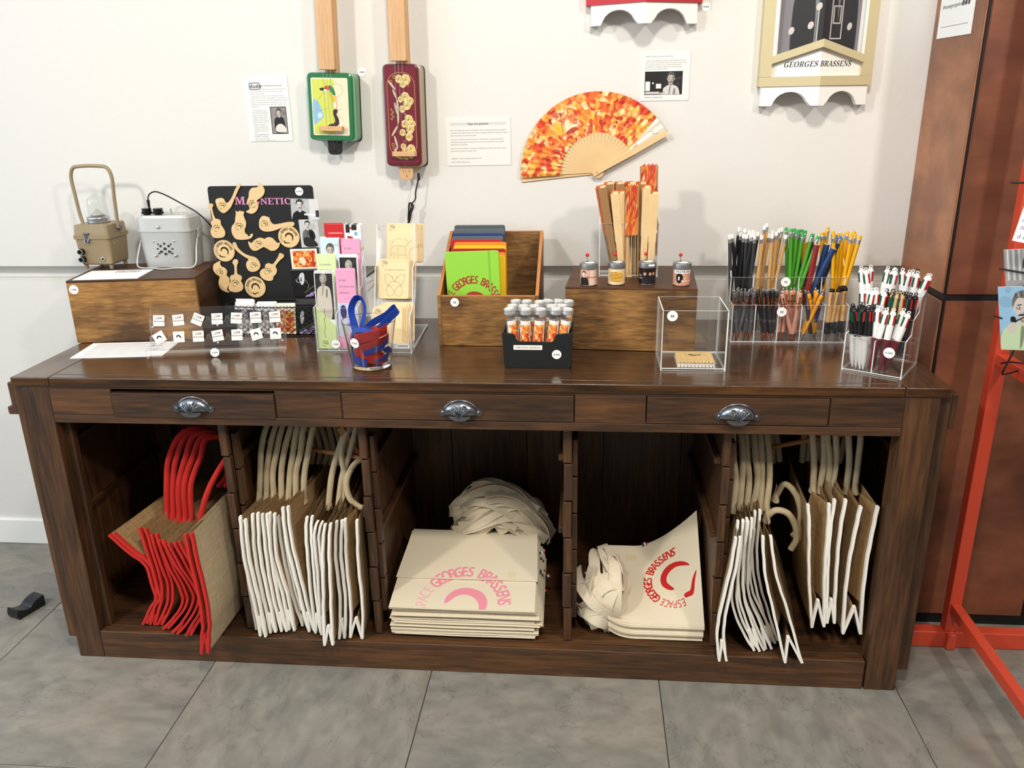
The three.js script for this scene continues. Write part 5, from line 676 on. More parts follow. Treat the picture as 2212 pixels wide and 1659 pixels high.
{ // open crate with notebooks
  const o = thing('wooden_crate', 'open brown wooden crate with sloping sides holding coloured notebooks', 'crate', ontop(1.1515, -0.2955));
  const w = 0.268, t = 0.009, fh = 0.137, bh = 0.266, D = 0.256;
  const sidePts = [[0, 0.001], [D - 0.009, 0.001], [D - 0.009, bh], [0, fh]];
  for (const s of [-1, 1]) { mesh('side_board', uvBox(extrude(shapeOf(sidePts), t - 0.001, 0.0004, 2).rotateY(PI / 2).translate(s > 0 ? w / 2 - t + 0.0005 : -w / 2 + 0.0005, 0, -0.0005), 2), M.crate, o); const l = Math.hypot(D - 0.009, bh - fh); mesh('side_edge', uvBox(new RoundedBoxGeometry(t, 0.0022, l, 1, 0.0006), 2), M.crateRaw, o, [s * (w / 2 - t / 2), (fh + bh) / 2 + 0.001, -(D - 0.009) / 2], [Math.atan2(bh - fh, D - 0.009), 0, 0]); }
  mesh('front_board', board(-w / 2 + t + 0.0004, w / 2 - t - 0.0004, 0.001, fh - 0.002, -0.011, -0.001, 0, 0.0006), M.crate, o); mesh('front_edge', board(-w / 2 + t + 0.0004, w / 2 - t - 0.0004, fh - 0.0018, fh + 0.0006, -0.011, -0.001, 0, 0.0005), M.crateRaw, o);
  mesh('back_board', board(-w / 2, w / 2, 0.001, bh, -D, -D + 0.0085, 0, 0.0006), M.crate, o); mesh('back_edge', board(-w / 2, w / 2, bh + 0.0004, bh + 0.0026, -D, -D + 0.0085, 0, 0.0005), M.crateRaw, o); mesh('bottom_board', board(-w / 2 + t + 0.0004, w / 2 - t - 0.0004, 0.001, 0.008, -D + 0.009, -0.0114, 0, 0.0006), M.crate, o);
  sticker('5€', o, [-w / 2 + 0.046, fh - 0.017, -0.0002], [0, 0, 0], 0.0115, 46);
  const books = [[0x50585e, 0, 0.222, 'grey', 'rearmost grey notebook'], [0x5b6469, 0, 0.2185, 'grey', 'grey notebook second from the back'], [0x17387c, 0, 0.2145, 'blue', 'dark blue notebook between two grey ones'], [0x5b6469, 0, 0.211, 'grey', 'grey notebook in front of the blue one'], [0xb41e24, -0.0015, 0.2075, 'red', 'red notebook behind the orange ones'], [0xf08a1c, 0.012, 0.209, 'orange', 'orange notebook behind the yellow one'], [0xf6c418, 0.0125, 0.2055, 'yellow', 'yellow notebook between orange and red'], [0x9c1418, 0.012, 0.201, 'red', 'dark red notebook behind the second orange one'], [0xee8420, 0.0145, 0.1975, 'orange', 'orange notebook nearest the front'], [0xf3c31a, 0.0155, 0.1945, 'yellow', 'yellow notebook directly behind the green one'], [0x8fcf3c, 0.006, 0.202, 'green', 'lime green notebook in front with red emblem']];
  const bookGeo = extrude(roundRect(0.143, 0.208, 0.006), 0.009, 0.0006, 4);
  books.forEach(([c, dx, top, , label], k) => {
    const z = -0.2955 - 0.234 + k * 0.0176, b = thing('notebook', label + ' in the open crate', 'notebook', [1.1055 + dx, CT + 0.012, z], 0, 'notebooks in the open crate'); b.rotation.set(-0.03, 0, k === 10 ? 0.03 : 0);
    const m = k === 10 ? printed(canvasTex(512, 744, (g, w2, h2) => { g.fillStyle = '#93d341'; g.fillRect(0, 0, w2, h2); logo(g, 250, 500, 272, '#a5382a', 0.1); g.fillStyle = '#7fbc34'; g.fillRect(415, 0, 10, h2); }), 0.55) : colour(c, 0.55);
    const tops = [1.1067, 1.0989, 1.0887, 1.0838, 1.0777, 1.073, 1.0671, 1.0613, 1.0544, 1.0501, 1.064], cy = tops[k] - CT - 0.012 - 0.104;
    mesh('cover', k === 10 ? uvFit(bookGeo.clone()) : bookGeo, m, b, [0, cy, 0]);
    mesh('elastic_band', plainBox(0.005, 0.209, 0.0108, 0.046, cy, 0.0045), k === 10 ? colour(0x7dbd34, 0.6) : m, b);
  });
}
{ // black tray of puzzle tubes
  const o = thing('storage_tray', 'black plastic tray with cut-out front holding small puzzle tubes', 'tray', ontop(1.292, -0.1625));
  const w = 0.17, d = 0.105, h = 0.088, plastic = std({ color: 0x16181a, roughness: 0.5, bumpMap: T.felt, bumpScale: 0.0001 });
  const wallPts = (nt) => { const s = new THREE.Shape(), b = w / 2 - 0.004; s.moveTo(-b + 0.008, 0); s.lineTo(b - 0.008, 0); s.quadraticCurveTo(b, 0, b, 0.008); s.lineTo(w / 2, h); if (nt) { s.lineTo(0.05, h - 0.003); s.quadraticCurveTo(0.045, h - 0.004, 0.043, h - 0.012); s.quadraticCurveTo(0.041, h - 0.022, 0.033, h - 0.023); s.lineTo(-0.043, h - 0.022); s.quadraticCurveTo(-0.051, h - 0.021, -0.053, h - 0.01); s.quadraticCurveTo(-0.055, h - 0.003, -0.062, h - 0.002); } s.lineTo(-w / 2, h); s.lineTo(-b, 0.008); s.quadraticCurveTo(-b, 0, -b + 0.008, 0); return extrude(s, 0.002, 0.0008, 8); };
  mesh('front_wall', wallPts(true), plastic, o, [0, 0.001, d / 2 - 0.003]); mesh('back_wall', wallPts(false), plastic, o, [0, 0.001, -d / 2]);
  for (const s of [-1, 1]) mesh('side_wall', new RoundedBoxGeometry(0.0035, h - 0.006, d - 0.004, 1, 0.0015), plastic, o, [s * (w / 2 - 0.003), h / 2 + 0.003, -0.001], [0, 0, -s * 0.045]);
  mesh('bottom', plainBox(w - 0.012, 0.003, d - 0.006, 0, 0.0025, 0), plastic, o);
  const lab = canvasTex(512, 84, (g) => { g.fillStyle = '#f6f3ea'; g.fillRect(0, 0, 512, 84); g.fillStyle = '#222'; g.font = 'bold 34px serif'; g.textAlign = 'center'; g.fillText('TUBE PUZZLE 100 PIECES', 256, 54); });
  mesh('name_label', plainBox(0.07, 0.0115, 0.0006), [M.paper, M.paper, M.paper, M.paper, printed(lab), M.paper], o, [-0.023, 0.053, d / 2 + 0.0008]).userData.label = 'white label reading TUBE PUZZLE 100 PIECES'; sticker('8.00€', o, [0.047, 0.036, d / 2 + 0.0008], [0, 0, 0], 0.0115, 34);
  const puz = printed(dataTex(128, 128, (u, v) => { const n = fbm(u * 30, v * 40, 3); return n > 0.56 ? [210, 205, 205] : n > 0.48 ? [150, 90, 70] : [40, 38, 46]; }), 0.6), art = printed(canvasTex(256, 512, (g, W, H) => { g.fillStyle = '#f4efe4'; g.fillRect(0, 0, W, H); g.save(); g.beginPath(); g.rect(30, 50, W - 60, H - 60); g.clip(); daubs(g, W, H, 44, 260, 20); g.restore(); }), 0.4);
  const capT = canvasTex(64, 64, (g) => { g.fillStyle = '#ece9e4'; g.fillRect(0, 0, 64, 64); g.strokeStyle = '#c0594a'; g.lineWidth = 3; g.beginPath(); g.arc(32, 32, 14, 0.4, 3.2); g.stroke(); });
  const proto = thing('puzzle_tube', '', 'tube'); 
  mesh('vial', lathe([[0.0005, 0], [0.011, 0], [0.013, 0.002], [0.013, 0.116], [0.0118, 0.119], [0.0118, 0.13]], 20), M.pane, proto); mesh('puzzle_pieces', cyl(0.0118, 0.0118, 0.112, 14, 0, 0.058, 0), puz, proto);
  mesh('paper_label', new THREE.CylinderGeometry(0.01325, 0.01325, 0.106, 18, 1, true, -1.25, 2.5).translate(0, 0.06, 0), std({ map: art.map, roughness: 0.4, side: THREE.DoubleSide }), proto);
  const cap = mesh('screw_cap', lathe([[0.0005, 0.141], [0.0125, 0.141], [0.0138, 0.1395], [0.0138, 0.1345], [0.013, 0.1335], [0.0138, 0.1325], [0.0138, 0.128], [0.0128, 0.127]], 24), std({ color: 0xd2d4d4, roughness: 0.35, metalness: 0.6 }), proto); mesh('cap_print', cyl(0.0105, 0.0105, 0.0004, 20, 0, 0.1414, 0), [M.paper, printed(capT), M.paper], cap);
  const spots = [[1.2235, -0.13, -0.1, 0.05, 0.7], [1.264, -0.128, 0.03, 0.04, 0], [1.3, -0.128, 0.07, 0.04, -0.1], [1.337, -0.13, 0.12, 0.04, -0.2], [1.366, -0.13, 0.16, 0.04, -0.3], [1.228, -0.16, -0.06, -0.02, 1.2], [1.256, -0.158, 0.03, 0, 0.2], [1.283, -0.158, 0.05, 0, 0], [1.325, -0.16, 0.05, 0.02, 0], [1.35, -0.162, 0.1, 0, 0], [1.234, -0.192, -0.02, -0.06, 0], [1.262, -0.19, 0.02, -0.05, 0], [1.294, -0.186, 0.02, -0.02, 0], [1.315, -0.193, 0.14, -0.08, 0], [1.342, -0.194, 0.14, -0.06, 0], [1.366, -0.19, 0.1, -0.06, 0]];
  spots.forEach(([x, z, lean, fwd, spin], k) => { const row = k < 5 ? 'front' : k < 10 ? 'middle' : 'back', n = k < 5 ? k : k < 10 ? k - 5 : k - 10, b = k ? place(proto, [0, 0, 0], null, '') : proto; b.position.set(x - Math.sin(lean) * 0.14, CT + 0.0052 + (k >= 10 ? 0.004 : 0) + Math.abs(lean) * 0.013, z - Math.sin(fwd) * 0.06 * 0); b.rotation.set(fwd * 0.5, spin, -lean, 'ZXY'); tag(b, `capped glass puzzle tube, ${ORD[n]} from the left in the ${row} row of the tray`, 'tube', 'puzzle tubes in the black tray'); });
}
{ // closed crate carrying fans and tins
  const o = thing('wooden_crate', 'closed brown wooden crate carrying the fans and four small tins', 'crate', ontop(1.5305, -0.4045), -0.066);
  const w = 0.333, d = 0.283, h = 0.167, t = 0.012;
  mesh('front_board', board(-w / 2, w / 2, 0.001, h - 0.006, d / 2 - t, d / 2, 0, 0.001), M.crate, o); mesh('back_board', board(-w / 2, w / 2, 0.001, h - 0.006, -d / 2, -d / 2 + t, 0, 0.001), M.crate, o);
  for (const s of [-1, 1]) mesh('side_board', board(s > 0 ? w / 2 - t : -w / 2, s > 0 ? w / 2 : -w / 2 + t, 0.001, h - 0.006, -d / 2 + t + 0.0005, d / 2 - t - 0.0005, 2, 0.001), M.crate, o);
  mesh('top_panel', board(-w / 2, w / 2, h - 0.0055, h, -d / 2, d / 2, 0, 0.001), M.crateTop, o);
  const top = CT + h, f = thing('fan_holder', 'clear acrylic box holding folded wooden fans on the crate', 'display', [1.52, top, -0.428]);
  acrylic('front_panel', rect(0.156, 0.142), f, [0, 0.0005, 0.032], null, 0.0025); acrylic('back_panel', rect(0.156, 0.165), f, [0, 0.0005, -0.034], null, 0.0025);
  for (const s of [-1, 1]) acrylic('side_panel', [[0, 0.0005], [0.066, 0.0005], [0.066, 0.165], [0, 0.142]], f, [s * 0.077 - 0.00125, 0, 0.032], [0, PI / 2, 0], 0.0025);
  acrylic('base_panel', rect(0.15, 0.062), f, [0, 0.003, 0.03], [-PI / 2, 0, 0], 0.0025); sticker('9€', f, [0.06, 0.122, 0.035], [0, 0, 0.1], 0.0125, 46);
  const art = printed(canvasTex(128, 512, (g, W, H) => { daubs(g, W, H, 52, 300, 6, 9); g.globalAlpha = 0.5; g.fillStyle = '#7a1c12'; for (let i = 0; i < 9; i++) g.fillRect(i * 15, 0, 3, H); g.globalAlpha = 1; }), 0.6), wood = [M.birch, std({ map: T.birch, color: 0xae9a84, roughness: 0.6 })];
  const guardG = (() => { const g = extrude(shapeOf([[-0.007, 0], [0.007, 0], [0.0085, 0.1], [0.0085, 0.108], [0.0098, 0.112], [0.0105, 0.235], [-0.0105, 0.235], [-0.0098, 0.112], [-0.0085, 0.108], [-0.0085, 0.1]]), 0.002, 0.0004, 2); return uvBox(g, 1); })();
  const fans = [[1.487, -0.415, -0.19, 0, 0.2, 0.23, 1, 'leaning furthest left'], [1.492, -0.44, -0.12, -0.02, 0.1, 0.236, 1, 'behind the one leaning furthest left'], [1.505, -0.412, -0.12, 0, 0, 0.215, 0, 'second from the left in front'], [1.522, -0.414, -0.11, 0.0, 0, 0.215, 0, 'third from the left in front'], [1.528, -0.4, -0.02, 0.02, PI / 2, 0.232, 1, 'in the middle showing its red pleats'], [1.559, -0.41, 0.01, 0, 0, 0.23, 0, 'right of the one with red pleats'], [1.578, -0.41, 0.02, 0, 0, 0.214, 0, 'last at the right front'], [1.575, -0.445, -0.02, -0.05, PI / 2 - 0.1, 0.275, 1, 'standing highest at the back right'], [1.51, -0.444, -0.08, -0.03, 0.1, 0.236, 1, 'low in the back row at left'], [1.53, -0.446, -0.04, -0.03, 0.3, 0.238, 0, 'in the centre of the back row'], [1.55, -0.446, 0, -0.03, 0.2, 0.236, 1, 'at the right of the back row']];
  for (const [x, z, lean, fwd, spin, tall, wv, where] of fans) {
    const b = thing('folded_fan', `folded wooden fan with red paper ${where}`, 'fan', [x, top + 0.0035 + (tall > 0.26 ? 0.045 : 0) + Math.abs(lean) * 0.02, z], 0, 'folded fans in the acrylic box'); b.rotation.set(fwd, spin, -lean, 'ZXY');
    const T2 = Math.min(tall, 0.235) - 0.235; const th = tall > 0.26 ? 0.046 : 0.037;
    for (const s of [-1, 1]) mesh('guard', guardG, wood[wv], b, [0, T2, s > 0 ? th / 2 - 0.0022 : -th / 2]);
    for (let k = 0; k < 7; k++) mesh('rib', uvBox(plainBox(0.013, 0.104, 0.0012, 0, 0.056, -th / 2 + 0.003 + (th - 0.006) * k / 6), 1), wood[(wv + k) % 2], b);
    const pl = []; for (let k = 0; k < 12; k++) pl.push(plainBox(0.02 - (k % 2) * 0.0016, 0.127, (th - 0.0048) / 12 - 0.0002, (k % 2) * 0.0008, 0.1735 + T2 + 0.002 * (k % 3), -th / 2 + 0.0026 + (th - 0.005) * (k + 0.5) / 12)); const pg = merge(pl); uvFit(pg); { const p = pg.attributes.position, uv = pg.attributes.uv; for (let i = 0; i < p.count; i++) uv.setX(i, (p.getZ(i) + th / 2) / th + (p.getX(i) + 0.011) * 4); } mesh('pleated_leaf', pg, art, b);
  }
  const tins = [[1.415, -0.295, 'with a dark-haired portrait label, leftmost', (g, W, H) => { g.fillStyle = '#d9ab94'; g.fillRect(0, 0, W, H); g.fillStyle = '#e9cdbc'; g.fillRect(250, 0, 50, H); man(g, 130, 16, 110, H - 16, { bg: '#d9ab94', skin: '#f4efe8', hair: '#161616', shirt: '#141414', fy: 36, k: 0.95 }); g.fillStyle = '#7a2c1c'; g.font = 'bold italic 34px serif'; g.fillText('Brassens', 214, 100); g.fillStyle = '#333'; g.font = '14px serif'; g.fillText('bougie', 300, 130); }], [1.486, -0.305, 'with a yellow text label, second from the left', (g, W, H) => { g.fillStyle = '#f0d9b0'; g.fillRect(0, 0, W, H); blob(g, [[160, 40], [280, 20], [320, 100], [280, 160], [180, 150]], '#eeb64c'); g.fillStyle = '#3a2c1a'; for (let k = 0; k < 7; k++) g.fillRect(150, 40 + k * 17, 90 + (k * 37 % 60), 5); }], [1.5645, -0.311, 'with a dark scene label, third from the left', (g, W, H) => { g.fillStyle = '#1a0e0e'; g.fillRect(0, 0, W, H); for (const x of [210, 262, 300]) { g.fillStyle = '#c9a08c'; g.beginPath(); g.ellipse(x, 62, 15, 20, 0, 0, 7); g.fill(); blob(g, [[x - 30, 180], [x - 24, 100], [x, 80], [x + 24, 100], [x + 30, 180]], '#262028'); blob(g, [[x - 18, 60], [x, 34], [x + 18, 60], [x + 12, 50], [x - 12, 50]], '#a8452a'); } g.fillStyle = '#eee'; g.font = 'italic 24px serif'; g.fillText('Ma', 140, 90); g.fillText('mie', 140, 120); }], [1.6505, -0.296, 'with a TESTEUR label, rightmost', (g, W, H) => { g.fillStyle = '#d79a80'; g.fillRect(0, 0, W, H); blob(g, [[170, 60], [215, 40], [245, 70], [240, 140], [200, 165], [176, 130]], '#141414'); blob(g, [[196, 80], [212, 76], [210, 120], [196, 130]], '#f2ece4'); g.fillStyle = '#f0e2d2'; g.font = 'italic bold 30px serif'; g.fillText('G', 250, 110); g.fillText('Brassens', 222, 140); g.fillStyle = '#f8f8f8'; g.fillRect(150, 4, 190, 42); g.fillStyle = '#111'; g.font = 'bold 36px sans-serif'; g.fillText('TESTEUR', 164, 38); }]];
  const wrapG = new THREE.CylinderGeometry(0.0216, 0.0216, 0.04, 32, 1, true, PI, 2 * PI).translate(0, 0.0235, 0);
  tins.forEach(([x, z, what, draw], k) => {
    const b = thing('candle_tin', `small metal tin ${what} on the crate`, 'tin', [x, top + 0.0003, z], 0.22, 'small tins on the crate');
    mesh('can', lathe([[0.0005, 0], [0.021, 0], [0.0222, 0.0015], [0.0214, 0.003], [0.0213, 0.046], [0.0205, 0.0465]], 32), M.steel, b); mesh('wrap_label', wrapG, printed(canvasTex(512, 180, draw), 0.3), b);
    const lid = mesh('lid', lathe([[0.0232, 0.044], [0.0236, 0.046], [0.0232, 0.0565], [0.022, 0.0585], [0.0005, 0.0588]], 32), std({ color: 0x9a9c9e, roughness: 0.35, metalness: 0.8 }), b); mesh('lid_sticker', cyl(0.0125, 0.0125, 0.0005, 24, 0.001, 0.0591, 0.004), M.paper, lid); if (k === 2) mesh('lid_label', plainBox(0.016, 0.005, 0.0006, 0.004, 0.052, 0.0234), M.paper, lid);
    const pin = mesh('pin_stem', cyl(0.0009, 0.0009, 0.016, 8, -0.003, 0.066, -0.006), M.steel, b); mesh('pin_head', new THREE.SphereGeometry(0.0048, 14, 10).translate(-0.003, 0.0765, -0.006), colour(0xc81d26, 0.35), pin); mesh('pin_base', cyl(0.004, 0.003, 0.002, 10, -0.003, 0.06, -0.006), M.black, pin);
  });
}
{ // acrylic cube with a small spiral notepad
  const o = thing('acrylic_box', 'clear open acrylic cube with a small notepad on its floor', 'box', ontop(1.6655, -0.1735));
  const w = 0.154, d = 0.147, h = 0.148;
  acrylic('front_panel', rect(w, h), o, [0, 0.0005, d / 2 - 0.003], null, 0.003); acrylic('back_panel', rect(w, h), o, [0, 0.0005, -d / 2], null, 0.003);
  for (const s of [-1, 1]) acrylic('side_panel', [[0, 0.0005], [d - 0.006, 0.0005], [d - 0.006, h], [0, h]], o, [s * (w / 2 - 0.0015) - 0.0015, 0, d / 2 - 0.003], [0, PI / 2, 0], 0.003);
  acrylic('base_panel', rect(w - 0.008, d - 0.008), o, [0, 0.0035, d / 2 - 0.004], [-PI / 2, 0, 0], 0.003);
  sticker('4€', o, [-0.054, h - 0.012, d / 2 + 0.0008], [0, 0, 0], 0.0125, 46);
  const n = thing('spiral_notepad', 'small wooden-covered spiral notepad with a bird print inside the acrylic cube', 'notepad', [1.676, CT + 0.0042, -0.16], -0.02);
  const cov = canvasTex(400, 440, (g, W, H) => { g.fillStyle = '#e2c182'; g.fillRect(0, 0, W, H); const r = rng(6); for (let i = 0; i < 70; i++) { g.fillStyle = r() > 0.5 ? 'rgba(205,165,100,.35)' : 'rgba(240,214,160,.35)'; g.fillRect(r() * W, 0, 2 + r() * 6, H); } blob(g, [[130, 90], [170, 110], [230, 130], [260, 110], [280, 90], [282, 110], [250, 150], [190, 160], [150, 140], [140, 110]], '#3a2a1a'); g.strokeStyle = '#3a2a1a'; g.lineWidth = 4; g.beginPath(); g.moveTo(190, 155); g.lineTo(186, 190); g.moveTo(210, 157); g.lineTo(212, 190); g.moveTo(90, 150); g.lineTo(330, 156); g.moveTo(230, 60); g.bezierCurveTo(260, 40, 280, 80, 320, 60); g.stroke(); ['#4a6a3a', '#2a6a7a', '#b86a7a', '#6a7a3a', '#8a8a3a'].forEach((c, i) => { g.strokeStyle = c; g.lineWidth = 6; g.beginPath(); g.arc(70 + i * 66, 330, 14, 3.5, 5.9); g.stroke(); }); });
  mesh('cover', plainBox(0.09, 0.002, 0.092, 0, 0.0115, 0), [M.birch, M.birch, printed(cov, 0.5), M.birch, M.birch, M.birch], n); mesh('pages', plainBox(0.087, 0.008, 0.089, 0, 0.0063, 0), M.paper, n); mesh('back_cover', plainBox(0.09, 0.002, 0.092, 0, 0.0012, 0), M.birch, n);
  for (let k = 0; k < 10; k++) mesh('wire_loop', new THREE.TorusGeometry(0.0068, 0.0009, 6, 14).rotateY(PI / 2), M.steel, n, [-0.038 + k * 0.0085, 0.007, 0.046]);
}

// ---------- bags in the open compartments ----------
const DS = THREE.DoubleSide;
const juteIn = std({ map: T.jute, roughness: 0.95, bumpMap: T.weave, bumpScale: 0.0006, side: DS }), juteOut = std({ map: T.jutePale, roughness: 0.95, bumpMap: T.weave, bumpScale: 0.0006, side: DS });
function juteBag(label, group, zf0, g0, g1, fold, line, o) {
  const { trim, rp = 0.0028, depth = 0.3, skew = 0, body = juteIn, handles = [], hr = 0.0082, hm } = o;
  const zf = zf0 + 0.0007 * Math.sin(line[0][0] * 700), b = thing('jute_bag', label, 'bag', [line[0][0], 0, zf], 0, group), X0 = line[0][0];
  const c = new THREE.SplineCurve(line.map(([x, y]) => new THREE.Vector2(x - X0, y))), n = 14, L = [], Rr = [];
  for (let i = 0; i <= n; i++) { const t = i / n, p = c.getPoint(t), w = (g0 + (g1 - g0) * t) / 2, wob = 0.0012 * Math.sin(t * 9 + X0 * 200); L.push([p.x - w + wob, p.y]); Rr.push([p.x + w + wob, p.y + 0.003 * Math.sin(X0 * 90)]); }
  const bl = L[n], br = Rr[n], mid = [(bl[0] + br[0]) / 2 + (line[line.length - 2][0] - line[line.length - 1][0]) * Math.min(1, fold / Math.max(0.02, line[line.length - 2][1] - line[line.length - 1][1])) * 0.9, bl[1] + fold];
  const prof = [...L, [(bl[0] * 0.55 + mid[0] * 0.45), bl[1] + fold * 0.45], mid, [(br[0] * 0.55 + mid[0] * 0.45), br[1] + fold * 0.45], ...Rr.slice().reverse()];
  const pc = new THREE.CatmullRomCurve3(prof.map(([x, y]) => V(x, y, 0)), false, 'centripetal'), N = 84, pp = []; for (let i = 0; i <= N; i++) pp.push(pc.getPoint(i / N));
  const xs = (v) => skew * v + 0.004 * Math.sin(v * 3 + X0 * 50) * v;
  mesh('body', sheet((u, v) => { const p = pp[Math.round(u * N)]; return [p.x + xs(v), p.y + 0.004 * v, -v * depth]; }, N, 6, 0.85, depth), body, b);
  mesh('gusset', sheet((u, v) => { const i = Math.round(v * 11), a = L[i], d = Rr[i], k = 1 - Math.abs(u * 2 - 1); return [a[0] + (d[0] - a[0]) * u + xs(0.2) * k, a[1] + (d[1] - a[1]) * u, -0.0015 - k * 0.07]; }, 6, 11, 0.1, 0.35), juteIn, b);
  const rb = (l, sg, zo = 0) => ribbon(l.map(([x, y], i) => [x + 0.0005 * Math.sin(i * 2.3 + X0 * 300), y, -zo]), 0.011, rp * 1.65, [0, 0, 1], sg).toNonIndexed(), lo = (q, w, t) => [q[0] + (w[0] - q[0]) * t, q[1] + (w[1] - q[1]) * t];
  const pg = merge([rb(L, 40), rb([bl, lo(bl, mid, 0.5), mid], 6, 0.0009), rb([mid, lo(mid, br, 0.5), br], 6, 0.0018), rb(Rr, 40, 0.0005 + 0.0004 * (X0 * 1000 % 3))]); pg.computeVertexNormals(); mesh('piping', pg, trim, b);
  for (const h0 of handles) { const j = () => (R() - 0.5) * 0.007, h = h0.map((q, i) => (i ? [q[0] + j(), q[1] + j(), q[2] + j()] : [q[0], q[1] - 0.012, q[2]])); const e0 = h[0]; mesh('handle_patch', new THREE.ConeGeometry(0.017, 0.05, 10, 1).scale(0.62, 1, 1).translate(e0[0] - X0, e0[1] + 0.012, e0[2] - zf), hm, b); mesh('handle', tube(h.map(([x, y, z]) => [x - X0, y, z - zf]), hr, 40, 9), hm, b); }
  return b;
}
const topOf = (l) => l[0];
{
  const data = [
    [-0.030, 0.012, 0.012, 0.03, [[0.160, 0.370], [0.200, 0.323], [0.247, 0.280], [0.255, 0.221], [0.258, 0.178], [0.236, 0.146], [0.207, 0.092]]],
    [-0.031, 0.016, 0.012, 0.03, [[0.250, 0.391], [0.259, 0.307], [0.268, 0.230], [0.262, 0.177], [0.244, 0.136], [0.227, 0.092]]],
    [-0.032, 0.014, 0.012, 0.03, [[0.279, 0.374], [0.289, 0.282], [0.299, 0.222], [0.290, 0.164], [0.267, 0.123], [0.247, 0.092]]],
    [-0.015, 0.012, 0.014, 0.035, [[0.306, 0.364], [0.322, 0.285], [0.342, 0.217], [0.341, 0.173], [0.309, 0.128], [0.273, 0.092]]],
    [0.002, 0.012, 0.014, 0.035, [[0.328, 0.370], [0.352, 0.305], [0.380, 0.238], [0.381, 0.195], [0.345, 0.132], [0.309, 0.092]]],
    [0.012, 0.012, 0.014, 0.035, [[0.364, 0.377], [0.385, 0.316], [0.402, 0.253], [0.405, 0.181], [0.377, 0.132], [0.351, 0.092]]],
    [0.084, 0.016, 0.018, 0.06, [[0.438, 0.443], [0.440, 0.358], [0.448, 0.261], [0.447, 0.185], [0.437, 0.143], [0.429, 0.092]]]];
  data.forEach(([z, g0, g1, f, l], k) => {
    const [x, y] = l[0], hx = 0.266 + k * 0.017, hd = [];
    if (k < 5) { const q = 0; hd.push([[Math.max(hx + q, x), 0.395 - k * 0.005, -0.13], [hx + 0.012 + q, 0.47, -0.135], [hx + 0.02 + k * 0.006 + q, 0.545, -0.15], [hx + 0.055 + q, 0.605 - k * 0.004, -0.18], [hx + 0.1 + q, 0.595 - k * 0.006, -0.22], [Math.min(0.478, hx + 0.14 + q), 0.53, -0.25], [Math.min(0.478, hx + 0.12), 0.44, -0.27], [Math.min(0.47, hx + 0.09), 0.40, -0.27]]); }
    if (k === 6) hd.push([[0.375, 0.392, -0.1], [0.392, 0.44, -0.1], [0.42, 0.49, -0.11], [0.455, 0.545, -0.13], [0.468, 0.56, -0.17], [0.47, 0.5, -0.2], [0.46, 0.43, -0.21]]);
    juteBag(`red-edged brown jute bag, ${ORD[k]} from the left in the left compartment`, 'red-edged jute bags', z, g0, g1, f, l, { trim: M.redCloth, rp: 0.0042, depth: k === 6 ? 0.34 : 0.3, skew: [0.05, 0.04, 0.04, 0.035, 0.03, 0.02, 0.02][k], body: k === 6 ? juteOut : juteIn, handles: hd, hm: M.redCloth, hr: 0.008 });
  });
}
